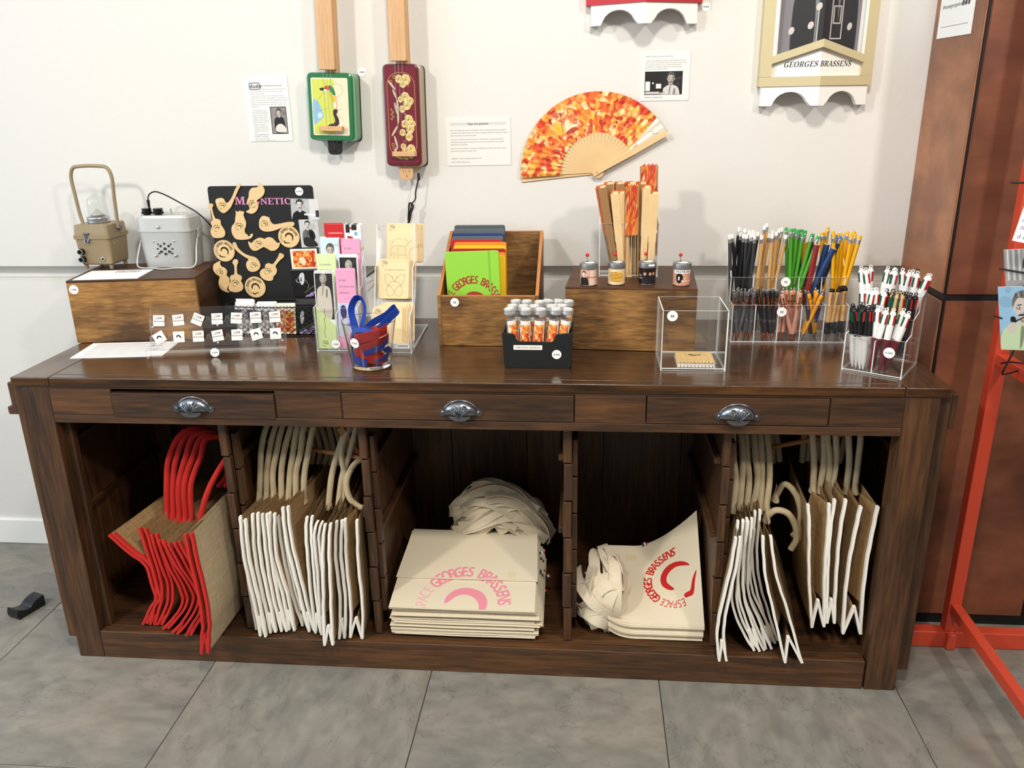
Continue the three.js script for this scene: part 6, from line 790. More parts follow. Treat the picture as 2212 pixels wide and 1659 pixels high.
{
  const data = [
    [-0.028, 0.012, 0.014, 0.05, [[0.530, 0.436], [0.528, 0.335], [0.529, 0.224], [0.531, 0.092]]],
    [-0.001, 0.012, 0.014, 0.06, [[0.541, 0.445], [0.539, 0.340], [0.547, 0.208], [0.555, 0.092]]],
    [-0.015, 0.014, 0.014, 0.06, [[0.569, 0.451], [0.563, 0.353], [0.567, 0.222], [0.577, 0.092]]],
    [-0.023, 0.012, 0.014, 0.06, [[0.592, 0.447], [0.587, 0.328], [0.594, 0.196], [0.603, 0.092]]],
    [-0.031, 0.012, 0.014, 0.06, [[0.607, 0.447], [0.600, 0.323], [0.615, 0.200], [0.624, 0.092]]],
    [-0.052, 0.012, 0.012, 0.05, [[0.622, 0.428], [0.621, 0.311], [0.637, 0.178], [0.652, 0.092]]],
    [-0.028, 0.014, 0.014, 0.06, [[0.648, 0.465], [0.647, 0.348], [0.665, 0.208], [0.680, 0.092]]],
    [-0.023, 0.014, 0.014, 0.06, [[0.711, 0.442], [0.701, 0.375], [0.699, 0.267], [0.699, 0.092]]],
    [-0.017, 0.012, 0.012, 0.06, [[0.738, 0.434], [0.725, 0.379], [0.722, 0.249], [0.717, 0.092]]],
    [0.028, 0.014, 0.022, 0.06, [[0.775, 0.451], [0.760, 0.364], [0.753, 0.236], [0.743, 0.092]]],
    [-0.002, 0.014, 0.014, 0.06, [[0.793, 0.444], [0.784, 0.347], [0.782, 0.217], [0.772, 0.092]]],
    [-0.009, 0.03, 0.032, 0.06, [[0.821, 0.447], [0.817, 0.344], [0.816, 0.214], [0.808, 0.092]]]];
  data.forEach(([z, g0, g1, f, l], k) => {
    const [x, y] = l[0], hd = [];
    if (k < 7) { const hx = 0.535 + k * 0.0205; { const q = 0; hd.push([[hx + q, 0.452 + (k % 3) * 0.005, -0.13], [hx + 0.006 + q, 0.51, -0.135], [hx + 0.018 + q, 0.57, -0.145], [hx + 0.03 + q, 0.625, -0.165], [hx + 0.042 + q * 0.5, 0.672, -0.235], [hx + 0.058 + q, 0.655, -0.275], [hx + 0.072 + q, 0.58, -0.30], [hx + 0.078 + q, 0.50, -0.305], [hx + 0.07 + q, 0.46, -0.30]]); } }
    else if (k === 7 || k === 8) hd.push([[x + 0.018, 0.442, -0.12], [x + 0.03, 0.51, -0.13], [x + 0.05, 0.57, -0.145], [x + 0.072, 0.64, -0.18], [x + 0.078, 0.665, -0.23], [x + 0.06, 0.64, -0.29], [x + 0.05, 0.5, -0.3]]);
    else if (k === 10) hd.push([[0.838, 0.442, -0.09], [0.815, 0.437, -0.095], [0.793, 0.46, -0.1], [0.787, 0.5, -0.115], [0.805, 0.545, -0.14], [0.828, 0.55, -0.16], [0.834, 0.54, -0.22], [0.82, 0.46, -0.25]]);
    else if (k === 9) hd.push([[0.772, 0.44, -0.12], [0.778, 0.5, -0.125], [0.776, 0.58, -0.14], [0.79, 0.64, -0.18], [0.8, 0.665, -0.24], [0.8, 0.62, -0.29], [0.79, 0.47, -0.3]]);
    juteBag(`white-edged jute bag, ${ORD[k]} from the left in the compartment left of the pink totes`, 'white-edged bags left of the pink totes', z, g0, g1, f, l, { trim: M.trim, rp: 0.0036, depth: 0.3, skew: k < 7 ? 0.03 : 0.012 - 0.002 * k, handles: hd, hm: M.handle });
  });
}
{
  const data = [
    [0.027, 0.010, 0.018, 0.06, [[1.778, 0.445], [1.773, 0.372], [1.756, 0.249], [1.754, 0.173], [1.764, 0.092]]],
    [-0.021, 0.012, 0.014, 0.06, [[1.790, 0.464], [1.788, 0.319], [1.794, 0.228], [1.827, 0.142], [1.857, 0.092]]],
    [-0.025, 0.012, 0.014, 0.06, [[1.802, 0.464], [1.802, 0.341], [1.810, 0.241], [1.836, 0.165], [1.871, 0.092]]],
    [-0.030, 0.012, 0.014, 0.06, [[1.814, 0.467], [1.812, 0.339], [1.820, 0.254], [1.852, 0.178], [1.888, 0.092]]],
    [-0.052, 0.010, 0.012, 0.05, [[1.825, 0.424], [1.824, 0.310], [1.838, 0.240], [1.867, 0.174], [1.903, 0.092]]],
    [-0.060, 0.012, 0.012, 0.05, [[1.838, 0.471], [1.840, 0.346], [1.854, 0.256], [1.881, 0.180], [1.911, 0.093]]],
    [0.024, 0.018, 0.042, 0.075, [[1.846, 0.448], [1.862, 0.340], [1.895, 0.243], [1.938, 0.092]]]];
  data.forEach(([z, g0, g1, f, l], k) => {
    const hx = 1.79 + k * 0.0165, hd = [];
    if (k < 6) { const q = 0; hd.push([[hx + q, 0.462 + (k % 2) * 0.008, -0.12], [hx + 0.004 + q, 0.52, -0.13], [hx - 0.002 + k * 0.001 + q, 0.58, -0.15], [hx - 0.002 + q, 0.64, -0.2], [hx + 0.006 + q, 0.665, -0.27], [hx + 0.03 + q, 0.63, -0.3], [hx + 0.055 + q, 0.56, -0.3], [hx + 0.062 + q, 0.5, -0.29]]); }
    else hd.push([[1.868, 0.452, -0.09], [1.886, 0.463, -0.085], [1.915, 0.455, -0.085], [1.942, 0.42, -0.09], [1.952, 0.37, -0.1], [1.942, 0.338, -0.105]], [[1.905, 0.47, -0.17], [1.925, 0.497, -0.16], [1.95, 0.48, -0.15], [1.968, 0.42, -0.15], [1.968, 0.37, -0.15], [1.955, 0.35, -0.15]]);
    juteBag(`white-edged jute bag, ${ORD[k]} from the left in the right end compartment`, 'white-edged bags crowded in the right end compartment', z, g0, g1, f, l, { trim: M.trim, rp: 0.0035, depth: 0.3, skew: [0.04, 0.035, 0.035, 0.03, 0.03, 0.03, 0.035][k], handles: hd, hm: M.handle });
  });
  const hung = [['left', 0.05, 0.03, 0.08, [[1.976, 0.503], [1.988, 0.349], [2.007, 0.155]], [1.991, 2.008]], ['middle', 0.026, 0.018, 0.07, [[2.025, 0.518], [2.024, 0.350], [2.040, 0.169]], [2.027, 2.038]], ['right', 0.04, 0.044, 0.08, [[2.096, 0.501], [2.086, 0.367], [2.093, 0.139]], [2.074, 2.094]]];
  for (const [where, g0, g1, f, l, hs] of hung) juteBag(`white-edged jute bag hanging free by upright handles, ${where} of three`, 'free hanging jute bags', -0.04, g0, g1, f, l, { trim: M.trim, rp: 0.0038, depth: 0.28, skew: where === 'right' ? 0 : 0.012, handles: hs.map((x, i) => [[x, 0.508, -0.15], [x - 0.003 + i * 0.004, 0.57, -0.155], [x - 0.008 + i * 0.01, 0.63, -0.165], [x - 0.006 + i * 0.006, 0.69, -0.2], [x, 0.69, -0.24], [x, 0.6, -0.27], [x, 0.51, -0.28]]), hm: M.handle });
}
// folded cotton totes
function shellStrap(c, rad, m, v, half, sc, w, wob) {   // a band lying on a rounded heap, centred on direction m and running along v
  const M_ = V(...m).normalize(), U = V(...v).sub(M_.clone().multiplyScalar(M_.dot(V(...v)))).normalize(), B = M_.clone().cross(U), pts = [], nn = [];
  for (let i = 0; i <= 10; i++) { const t = (i / 10 * 2 - 1) * half, n = M_.clone().multiplyScalar(Math.cos(t)).add(U.clone().multiplyScalar(Math.sin(t))).add(B.clone().multiplyScalar(wob * Math.sin(t * 3 + sc * 40))).normalize(), k = sc + 0.03 * Math.sin(t * 4 + sc * 90); nn.push(n); pts.push([c[0] + n.x * rad[0] * k, Math.max(c[3], c[1] + n.y * rad[1] * k), c[2] + n.z * rad[2] * k]); }
  return ribbon(pts, w, 0.0016, (u) => { const i = Math.min(9, Math.floor(u * 10)), T_ = V(...pts[i + 1]).sub(V(...pts[i])), d = nn[i].clone().cross(T_).normalize(); d.add(nn[i].clone().multiplyScalar(0.45 * Math.sin(sc * 60 + u * 4))); return [d.x, d.y, d.z]; }, 30);
}
const tri = [colour(0x1c2a5a, 0.8), colour(0xf2f0ec, 0.8), colour(0xb9202a, 0.8)];
function flag(parent, pos, rot) { const g = new THREE.Group(); g.name = 'flag_tab'; g.position.set(...pos); g.rotation.set(...rot); parent.add(g); g.userData.label = 'small blue, white and red tab'; tri.forEach((m, i) => mesh('stripe', plainBox(0.005, 0.0012, 0.012, (i - 1) * 0.0051, 0, 0), m, g)); }
{
  const n = 19, R3 = rng(77), pr = canvasTex(1024, 820, (g, w, h) => { g.fillStyle = '#e3d6bd'; g.fillRect(0, 0, w, h); const r = rng(2); for (let i = 0; i < 9000; i++) { g.fillStyle = r() > 0.5 ? 'rgba(255,250,235,.12)' : 'rgba(170,150,110,.10)'; g.fillRect(r() * w, r() * h, 2, 2); } logo(g, 520, 760, 330, '#e9919f', 0.02, '#eda9b2'); g.fillStyle = '#ded0a8'; g.fillRect(800, 470, 60, 56); });
  const printM = std({ map: pr, roughness: 0.95, bumpMap: T.felt, bumpScale: 0.0002 });
  for (let k = 0; k <= n; k++) {
    const top = k === n, x0 = (top ? 0.897 : 0.893 + R3() * 0.016), x1 = top ? 1.287 : 1.283 + R3() * 0.026, zf = top ? -0.128 : -0.022 - R3() * 0.02, dep = top ? 0.2 : 0.3, yf = 0.0885 + k * 0.0049, yb = 0.0885 + k * 0.0082;
    const b = thing('cotton_tote', top ? 'folded natural cotton tote with pink print on top of the flat pile' : `folded natural cotton tote, ${ORD[k]} from the bottom of the pink-printed pile`, 'bag', [0, 0, 0], 0, 'totes in the pink-printed pile');
    const th = 0.0042, ph = R3() * 6;
    const g = slab((u, v) => { const zz = zf - v * dep, base = yf + (yb - yf) * ((-0.02 - zz) / 0.3); return [x0 + (x1 - x0) * u + (v * 0.012 + (top ? v * 0.012 : 0)) * (1 - 2 * u) * 0.5, base + th + 0.0007 * Math.sin(u * 7 + ph) - (v < 0.02 ? 0.0008 : 0) + (top && v > 0.85 ? -0.006 * (v - 0.85) / 0.15 : 0), zz]; }, 16, 8, [0, -th * 0.92, 0]);
    if (k >= n - 1) { const p = g.attributes.position, uv = g.attributes.uv; for (let i = 0; i < p.count; i++) uv.setXY(i, (p.getX(i) - 0.89) / 0.4, 1 - (p.getZ(i) + 0.34) / 0.32); }
    mesh('folded_body', g, k >= n - 1 ? printM : M.cotton, b);
    // front fold, rounded
    const ft = []; for (let i = 0; i <= 8; i++) ft.push([x0 + (x1 - x0) * i / 8, yf + (yb - yf) * ((-0.02 - zf) / 0.3) + th * 0.55 + 0.0007 * Math.sin(i / 8 * 7 + ph), zf]);
    mesh('front_fold', tube(ft, 0.0021, 16, 6), M.cotton, b);
    if (k % 6 === 3 || top) flag(b, [x1 + 0.006, yf + (yb - yf) * 0.6 + 0.003, top ? -0.25 : -0.2 - 0.01 * (k % 5)], [0, 0.2, 0]);
    // straps thrown over the back of the pile
    for (let q = 0; q < 2; q++) mesh('strap', shellStrap([1.155, 0.215, -0.385, 0.2], [0.165, 0.178, 0.1], [(R3() - 0.45) * 1.5, 0.35 + R3() * 0.6, 0.25 + R3() * 0.75], [1, (R3() - 0.6) * 0.9, (R3() - 0.5) * 0.5], 0.7 + R3() * 0.6, 0.78 + 0.22 * (k / n) + 0.02 * R3(), 0.03, 0.25 * R3()), M.cotton, b);
  }
}
{
  const n = 13, R4 = rng(31), pr = canvasTex(768, 768, (g, w, h) => { g.fillStyle = '#e3d6bd'; g.fillRect(0, 0, w, h); const r = rng(3); for (let i = 0; i < 7000; i++) { g.fillStyle = r() > 0.5 ? 'rgba(255,250,235,.12)' : 'rgba(170,150,110,.10)'; g.fillRect(r() * w, r() * h, 2, 2); } logo(g, 560, 400, 250, '#c6201f', -1.45); g.fillStyle = '#ddcfaa'; g.fillRect(180, 100, 90, 60); });
  const printM = std({ map: pr, roughness: 0.95, bumpMap: T.felt, bumpScale: 0.0002 });
  const surf = (k) => { const t = k / n; return (u, v) => { const rise = Math.pow(Math.max(0, u - 0.35) / 0.65, 1.6); return [1.478 + 0.246 * u + 0.006 * t * (u - 0.5) + 0.012 * v * u * 0 - 0.004 * v, 0.0905 + t * 0.045 + v * (0.03 + 0.055 * t) + rise * v * (0.10 + 0.03 * t) * 1.0 + 0.012 * (1 - v) * Math.pow(Math.max(0, 0.25 - u) / 0.25, 2) * 2, -0.055 - 0.004 * Math.sin(k) - v * 0.25 + 0.02 * rise * v]; }; };
  for (let k = 0; k <= n; k++) {
    const top = k === n, b = thing('cotton_tote', top ? 'natural cotton tote with red round print on top of the curling pile' : `natural cotton tote, ${ORD[k]} from the bottom of the red-printed pile`, 'bag', [0, 0, 0], 0, 'totes in the red-printed pile');
    mesh('folded_body', slab(surf(k), 18, 10, [0, -0.0032, 0], 1, 1), top ? printM : M.cotton, b);
    const e = []; for (let i = 0; i <= 8; i++) { const q = surf(k)(i / 8, 0); e.push([q[0], q[1] - 0.0016, q[2]]); } mesh('front_fold', tube(e, 0.0019, 16, 6), M.cotton, b);
    if (k === n || k === 6) flag(b, [1.585, top ? 0.229 : 0.222, -0.303], [0.4, 0.2, 0]);
    for (let q = 0; q < 2; q++) mesh('strap', shellStrap([1.462, 0.165, -0.165, 0.092], [0.08, 0.125, 0.115], [(R4() - 0.5) * 1.6, -0.3 + R4() * 1.2, 0.5 + R4() * 0.8], q ? [0.3 * (R4() - 0.5), 1, -0.6 * R4()] : [1, (R4() - 0.5) * 1.6, 0.2], 0.7 + R4() * 0.7, 0.8 + 0.2 * (k / n) + 0.03 * R4(), 0.03, 0.3 * R4()), M.cotton, b);
  }
}

// ---------- pens and pencils ----------
const UP = V(0, 1, 0);
function aim(o, a, b) { o.position.set(...a); o.quaternion.setFromUnitVectors(UP, V(b[0] - a[0], b[1] - a[1], b[2] - a[2]).normalize()); return o; }
const hexG = new THREE.CylinderGeometry(0.0037, 0.0037, 0.162, 6).translate(0, 0.093, 0), coneG = cyl(0.0004, 0.0037, 0.016, 8, 0, 0.004, 0), ferG = lathe([[0.0037, 0.174], [0.0039, 0.175], [0.0036, 0.177], [0.0039, 0.179], [0.0036, 0.181], [0.0039, 0.183], [0.0037, 0.186], [0.003, 0.1862]], 10), eraG = lathe([[0.0034, 0.184], [0.0034, 0.194], [0.0026, 0.1952], [0.0002, 0.1953]], 10);
const ferM = std({ color: 0xd2d2d0, roughness: 0.25, metalness: 0.9 });
const protos = {};
const protoOf = (k, make) => protos[k] || (protos[k] = make());
const pencilKind = (name, body, era) => () => { const g = new THREE.Group(); g.name = 'pencil'; mesh('barrel', hexG, body, g); mesh('tip', coneG, M.birch, g); mesh('ferrule', ferG, ferM, g); mesh('eraser', eraG, era, g); return g; };
const eraserW = colour(0xf4f2ee, 0.7);
const KIND = {
  black: ['black', pencilKind('', colour(0x1d1d20, 0.4), eraserW)], grey: ['dark grey', pencilKind('', colour(0x3a3a3e, 0.45), eraserW)], natural: ['plain wooden', pencilKind('', std({ map: T.birch, color: 0xe4d0b4, roughness: 0.6 }), eraserW)],
  green: ['green', pencilKind('', colour(0x4f9e2e, 0.4), colour(0x3fae5c, 0.7))], yellow: ['yellow', pencilKind('', colour(0xf0b414, 0.4), colour(0xf2b92a, 0.7))], blue: ['dark blue', pencilKind('', colour(0x17345c, 0.4), colour(0x4a86c8, 0.7))],
};
function addPens(set, kindName, spots, labelFn, cat, group) {   // spots: [base, top]; labelled from left to right
  const order = spots.map((s, i) => [s[1][0], i]).sort((a, b) => a[0] - b[0]).map((x) => x[1]);
  order.forEach((i, rank) => { const c = set().clone(); const fat_ = kindName === 'pencil' ? 1.35 : kindName === 'ballpoint_pen' ? 1.2 : 1.25; c.scale.set(fat_, kindName === 'four_colour_pen' ? 1.06 : 1, fat_); c.name = numbered(kindName); scene.add(c); aim(c, spots[i][0], spots[i][1]); tag(c, labelFn(rank), cat, group); c.userData.category = cat; });
}
const RP = rng(123), rp = (a, b) => a + (b - a) * RP();
{
  const o = thing('pencil_organizer', 'clear acrylic organizer with a rear row of pencils and a front row of pens', 'organizer', ontop(1.9405, -0.345));
  const W = 0.297;
  acrylic('front_panel', rect(W, 0.103), o, [0, 0.0005, 0.0], null, 0.0025); acrylic('middle_panel', rect(W, 0.165), o, [0, 0.0005, -0.058], null, 0.0025); acrylic('back_panel', rect(W, 0.262), o, [0, 0.0005, -0.116], null, 0.0025);
  for (let k = 0; k <= 5; k++) acrylic(k % 5 ? 'divider' : 'side_panel', [[0, 0.0005], [0.1155, 0.0005], [0.1155, k % 5 ? 0.16 : 0.24], [0.058, 0.165], [0.056, 0.103], [0, 0.103]], o, [-W / 2 + k * (W - 0.0025) / 5, 0, 0], [0, PI / 2, 0], 0.0025);
  acrylic('base_panel', rect(W, 0.113), o, [0, 0.0028, -0.0], [-PI / 2, 0, 0], 0.0022); acrylic('rear_floor', rect(W - 0.006, 0.055), o, [0, 0.077, -0.059], [-PI / 2, 0, 0], 0.0022);
  sticker('1€', o, [-0.005, 0.153, -0.0552], [0, 0, 0], 0.0125, 46); sticker('3€', o, [-0.022, 0.086, 0.0028], [0, 0, 0], 0.0125, 46);
  const Y0 = CT + 0.0805, col = (k) => 1.9405 - W / 2 + (k + 0.5) * W / 5, inCol = (k, x) => Math.max(col(k) - 0.023, Math.min(col(k) + 0.023, x));
  const pencils = (key, k, tops, group) => { const [word, make] = KIND[key], mk = () => protoOf(key, make); const spots = tops.map(([x, y]) => { const bz = rp(-0.452, -0.41), bx = inCol(k, x + rp(-0.024, 0.024) + (x < col(k) - 0.02 ? 0.03 : 0)), tz = Math.min(-0.408, Math.max(-0.475, bz + rp(-0.012, 0.012))); const L = Math.hypot(x - bx, 0.19, tz - bz); return [[bx, Math.max(Y0, y - 0.193), bz], [x, Math.max(Y0, y - 0.193) + 0.19, tz]]; }); addPens(mk, 'pencil', spots, (r) => `${word} pencil with eraser end, ${ORD[r]} from the left of the ${word} ones`, 'pencil', group); };
  pencils('grey', 0, [[1.785, 1.074], [1.838, 1.072], [1.847, 1.075], [1.829, 1.076], [1.862, 1.066], [1.854, 1.074]], 'dark grey pencils');
  pencils('black', 0, [[1.794, 1.085], [1.815, 1.108], [1.826, 1.107], [1.836, 1.104], [1.842, 1.1], [1.848, 1.102], [1.857, 1.101], [1.852, 1.096], [1.823, 1.079], [1.839, 1.082], [1.832, 1.09], [1.818, 1.095]], 'black pencils');
  pencils('natural', 1, [[1.871, 1.119], [1.882, 1.12], [1.882, 1.079], [1.89, 1.071], [1.906, 1.1], [1.914, 1.107], [1.924, 1.108], [1.892, 1.096], [1.872, 1.068], [1.866, 1.077], [1.93, 1.094], [1.918, 1.09], [1.9, 1.1]], 'plain wooden pencils');
  pencils('green', 2, [[1.936, 1.108], [1.944, 1.107], [1.957, 1.105], [1.968, 1.103], [1.977, 1.103], [1.987, 1.1], [1.997, 1.098], [2.005, 1.095], [2.013, 1.095], [1.95, 1.097], [1.96, 1.1], [1.975, 1.094]], 'green pencils');
  pencils('blue', 3, [[1.977, 1.066], [2.001, 1.062], [2.062, 1.084], [2.076, 1.081]], 'dark blue pencils');
  pencils('yellow', 4, [[2.027, 1.096], [2.039, 1.095], [2.045, 1.107], [2.057, 1.098], [2.078, 1.072], [2.093, 1.076], [2.092, 1.097], [2.102, 1.082], [2.106, 1.095], [2.116, 1.095], [2.114, 1.085], [2.118, 1.089], [2.1, 1.09], [2.11, 1.1], [2.05, 1.095], [2.068, 1.09]], 'yellow pencils');
  // thick hollow pencils
  const fat = (label, c, a, b) => { const f = thing('jumbo_pencil', label, 'pencil', [0, 0, 0], 0, 'thick hollow pencils'); mesh('barrel', lathe([[0.0002, 0], [0.003, 0.004], [0.0082, 0.02], [0.0082, 0.168], [0.0055, 0.168], [0.0055, 0.12], [0.0002, 0.12]], 12), colour(c, 0.4), f); mesh('end_ring', new THREE.TorusGeometry(0.0068, 0.0012, 6, 16).rotateX(PI / 2), M.birch, f, [0, 0.1683, 0]); aim(f, a, b); };
  fat('thick dark blue hollow pencil leaning far right across the yellow ones', 0x1b3d6e, [1.995, 0.902, -0.425], [2.053, 1.06, -0.412]); fat('thick dark blue hollow pencil behind the leaning one', 0x1b3d6e, [2.015, 0.902, -0.438], [2.037, 1.056, -0.428]);
  fat('thick dark red hollow pencil beside the blue ones', 0x8e1f22, [1.992, 0.902, -0.412], [2.008, 1.055, -0.415]); fat('thick orange hollow pencil behind the red one', 0xe09a24, [1.996, 0.902, -0.447], [1.988, 1.06, -0.445]);
  // push pens of the front row
  const pen = (barrel, top, metal, tipM, clipM) => () => { const g = new THREE.Group(); g.name = 'pen'; mesh('tip', lathe([[0.0005, 0], [0.0012, 0.001], [0.0034, 0.016], [0.0042, 0.02]], 12), tipM, g); mesh('barrel', lathe([[0.0042, 0.02], [0.0048, 0.045], [0.0048, 0.1], [0.0045, 0.102]], 12), barrel, g); for (const y of [0.052, 0.056]) mesh('ring', new THREE.TorusGeometry(0.0048, 0.0005, 5, 14).rotateX(PI / 2), M.steel, g, [0, y, 0]); mesh('collar', cyl(0.0047, 0.0047, 0.003, 12, 0, 0.1035, 0), metal, g); mesh('upper_barrel', lathe([[0.0046, 0.105], [0.0049, 0.11], [0.0046, 0.128], [0.0036, 0.132], [0.0002, 0.1325]], 12), top, g); mesh('button', lathe([[0.0024, 0.131], [0.0024, 0.138], [0.0014, 0.1395], [0.0002, 0.1396]], 10), metal === M.rose ? M.steel : metal, g); mesh('clip', merge([board(-0.0016, 0.0016, 0.088, 0.122, 0.0056, 0.0066, 1, 0.0004), board(-0.0016, 0.0016, 0.118, 0.122, 0.0035, 0.0066, 1, 0.0004)]), clipM, g); return g; };
  const penSet = (key, k, make, tops, word, group) => { const mk = () => protoOf(key, make); const spots = tops.map(([x, y, bx]) => { const bz = rp(-0.392, -0.355); const b = inCol(k, bx ?? x + rp(-0.028, 0.028)), tz = Math.min(-0.352, Math.max(-0.396, bz + rp(-0.016, 0.016))); return [[b, CT + 0.0035, bz], [x, CT + 0.1385, tz]]; }); addPens(mk, 'ballpoint_pen', spots, (r) => `${word}, ${ORD[r]} from the left of its kind`, 'pen', group); };
  const soft = colour(0x56585c, 0.55), dsoft = colour(0x232427, 0.5), rs = std({ color: 0xd9a08c, roughness: 0.4, metalness: 0.25 });
  penSet('gpen', 0, pen(soft, soft, M.rose, M.rose, M.rose), [[1.795, 0.956, 1.812], [1.804, 0.965, 1.8], [1.812, 0.959, 1.836], [1.816, 0.972], [1.826, 0.959, 1.843], [1.837, 0.972], [1.846, 0.958], [1.85, 0.975], [1.843, 0.968]], 'slim grey pen with copper clip', 'grey pens');
  penSet('dpen', 1, pen(dsoft, dsoft, M.rose, M.rose, M.rose), [[1.859, 0.954, 1.888], [1.864, 0.959], [1.873, 0.967], [1.881, 0.972], [1.889, 0.971], [1.898, 0.971, 1.893], [1.903, 0.957], [1.906, 0.965]], 'slim black pen with copper clip', 'black pens with copper clips');
  penSet('rpen', 2, pen(rs, rs, M.rose, M.rose, M.rose), [[1.916, 0.957, 1.958], [1.925, 0.966, 1.92], [1.935, 0.969, 1.934], [1.947, 0.967, 1.962], [1.957, 0.967], [1.964, 0.97], [1.966, 0.96]], 'slim rose pink pen with copper tip', 'rose pens');
  const orange = colour(0xe9a020, 0.4);
  penSet('open', 3, pen(orange, orange, M.steel, M.steel, orange), [[1.985, 0.93, 2.018], [2.009, 0.934, 2.019], [2.022, 0.954, 1.978], [2.014, 0.94, 1.98]], 'orange yellow push pen', 'orange pens');
  penSet('kpen', 3, pen(dsoft, dsoft, M.steel, M.steel, M.steel), [[1.979, 0.954, 2.006]], 'black and silver push pen among orange pens', 'black silver pen'); penSet('bpen', 3, pen(colour(0x24348c, 0.35), colour(0x24348c, 0.35), M.steel, M.steel, M.steel), [[2.026, 0.958, 2.01]], 'blue push pen leaning behind orange pens', 'blue pen');
  const bam = std({ map: T.birch, color: 0xfae6c8, roughness: 0.5 });
  const stylus = () => { const g = new THREE.Group(); g.name = 'pen'; mesh('tip', lathe([[0.0005, 0], [0.001, 0.001], [0.0045, 0.02]], 12), M.steel, g); mesh('grip', lathe([[0.0045, 0.02], [0.0056, 0.03], [0.0056, 0.052]], 12), M.blackMatt, g); mesh('barrel', uvBox(lathe([[0.0056, 0.052], [0.0058, 0.1], [0.0056, 0.132]], 12), 1), bam, g); mesh('stylus_end', lathe([[0.0057, 0.132], [0.0059, 0.136], [0.005, 0.14], [0.0002, 0.1412]], 12), M.blackGloss, g); mesh('clip', board(-0.0016, 0.0016, 0.098, 0.13, 0.0062, 0.0072, 1, 0.0004), M.steel, g); return g; };
  penSet('bamboo', 4, stylus, [[2.046, 0.953, 2.04], [2.064, 0.972, 2.046], [2.068, 0.945, 2.064], [2.076, 0.94, 2.072], [2.082, 0.959], [2.084, 0.945, 2.08], [2.086, 0.963]], 'bamboo pen with black grip and black round end', 'bamboo pens');
}
{ // three-step box of four-colour pens, turned towards the room
  const o = thing('pen_display', 'clear stepped acrylic box crammed with four-colour pens at the counter end', 'organizer', ontop(2.113, -0.148), -0.56);
  const W = 0.134, D = 0.15;
  for (const s of [-1, 1]) acrylic('side_panel', [[0, 0.0005], [D, 0.0005], [D, 0.185], [0.102, 0.175], [0.1, 0.14], [0.053, 0.13], [0.051, 0.095], [0, 0.09]], o, [s * (W / 2 - 0.00125) - 0.00125, 0, D / 2], [0, PI / 2, 0], 0.0025);
  for (const [z, y, h] of [[D / 2 - 0.0025, 0.0005, 0.09], [D / 2 - 0.052, 0.03, 0.1], [D / 2 - 0.101, 0.06, 0.115], [-D / 2, 0.0005, 0.185]]) acrylic('step_panel', rect(W, h), o, [0, y, z], null, 0.0025);
  acrylic('base_panel', rect(W, D - 0.004), o, [0, 0.003, D / 2 - 0.003], [-PI / 2, 0, 0], 0.0022); for (const [z, y] of [[D / 2 - 0.053, 0.03], [D / 2 - 0.102, 0.06]]) acrylic('step_floor', rect(W - 0.006, 0.046), o, [0, y + 0.0022, z], [-PI / 2, 0, 0], 0.0022);
  acrylic('centre_divider', [[0, 0.004], [D - 0.003, 0.004], [D - 0.003, 0.17], [0.1, 0.12], [0.05, 0.085], [0, 0.08]], o, [-0.00125, 0, D / 2 - 0.003], [0, PI / 2, 0], 0.0025);
  sticker('4.50€', o, [0.034, 0.06, D / 2 + 0.0006], [0, 0, 0], 0.0125, 34);
  const SL = [colour(0xb0242c, 0.4), colour(0x1c2c6a, 0.4), colour(0x11171c, 0.4), colour(0x14583c, 0.4)], LOW = { white: colour(0xf2f2f0, 0.3), black: colour(0x101012, 0.35), wine: colour(0x6c1420, 0.35), beige: colour(0xcaa878, 0.5), grey: colour(0xd9d6d4, 0.35) };
  const four = (up, low) => () => {
    const g = new THREE.Group(); g.name = 'pen'; mesh('lower_barrel', lathe([[0.0008, 0], [0.0016, 0.002], [0.0044, 0.018], [0.0056, 0.04], [0.006, 0.076]], 14), LOW[low], g); mesh('upper_barrel', lathe([[0.006, 0.0762], [0.0062, 0.1], [0.0058, 0.132], [0.0044, 0.138], [0.0002, 0.1385]], 14), LOW[up], g);
    for (let k = 0; k < 4; k++) { const a = k * PI / 2 + 0.4; mesh('colour_slider', new RoundedBoxGeometry(0.0036, 0.022, 0.0022, 1, 0.0008), SL[k], g, [Math.sin(a) * 0.0058, 0.121, Math.cos(a) * 0.0058], [0, a, 0]); }
    mesh('cap_ring', merge([new THREE.TorusGeometry(0.0028, 0.0011, 6, 12).translate(0, 0.1425, 0), cyl(0.003, 0.002, 0.003, 8, 0, 0.139, 0)]), LOW[up], g); return g;
  };
  const toWorld = (x, y, z) => { const p = V(x, y, z); o.updateMatrixWorld(true); o.localToWorld(p); return [p.x, p.y, p.z]; };
  const toLocal = (x, y, z) => { const p = V(x, y, z); o.updateMatrixWorld(true); return o.worldToLocal(p); };
  const tier = (floor, zc, half, up, low, list, word, group) => { const key = up + low, mk = () => protoOf('four' + key, four(up, low)); const spots = list.map((u) => { const [lx0, dx] = u, lx = lx0 + rp(-0.005, 0.005); const bz = zc + rp(-half, half), bx = Math.max(-0.058, Math.min(0.058, lx - dx + rp(-0.012, 0.012))); return [toWorld(bx, floor, bz), toWorld(lx, floor + 0.14, Math.max(zc - half, Math.min(zc + half, bz + rp(-0.01, 0.01))))]; }); addPens(mk, 'four_colour_pen', spots, (r) => `${word}, ${ORD[r]} from the left`, 'pen', group); };
  const e = D / 2;
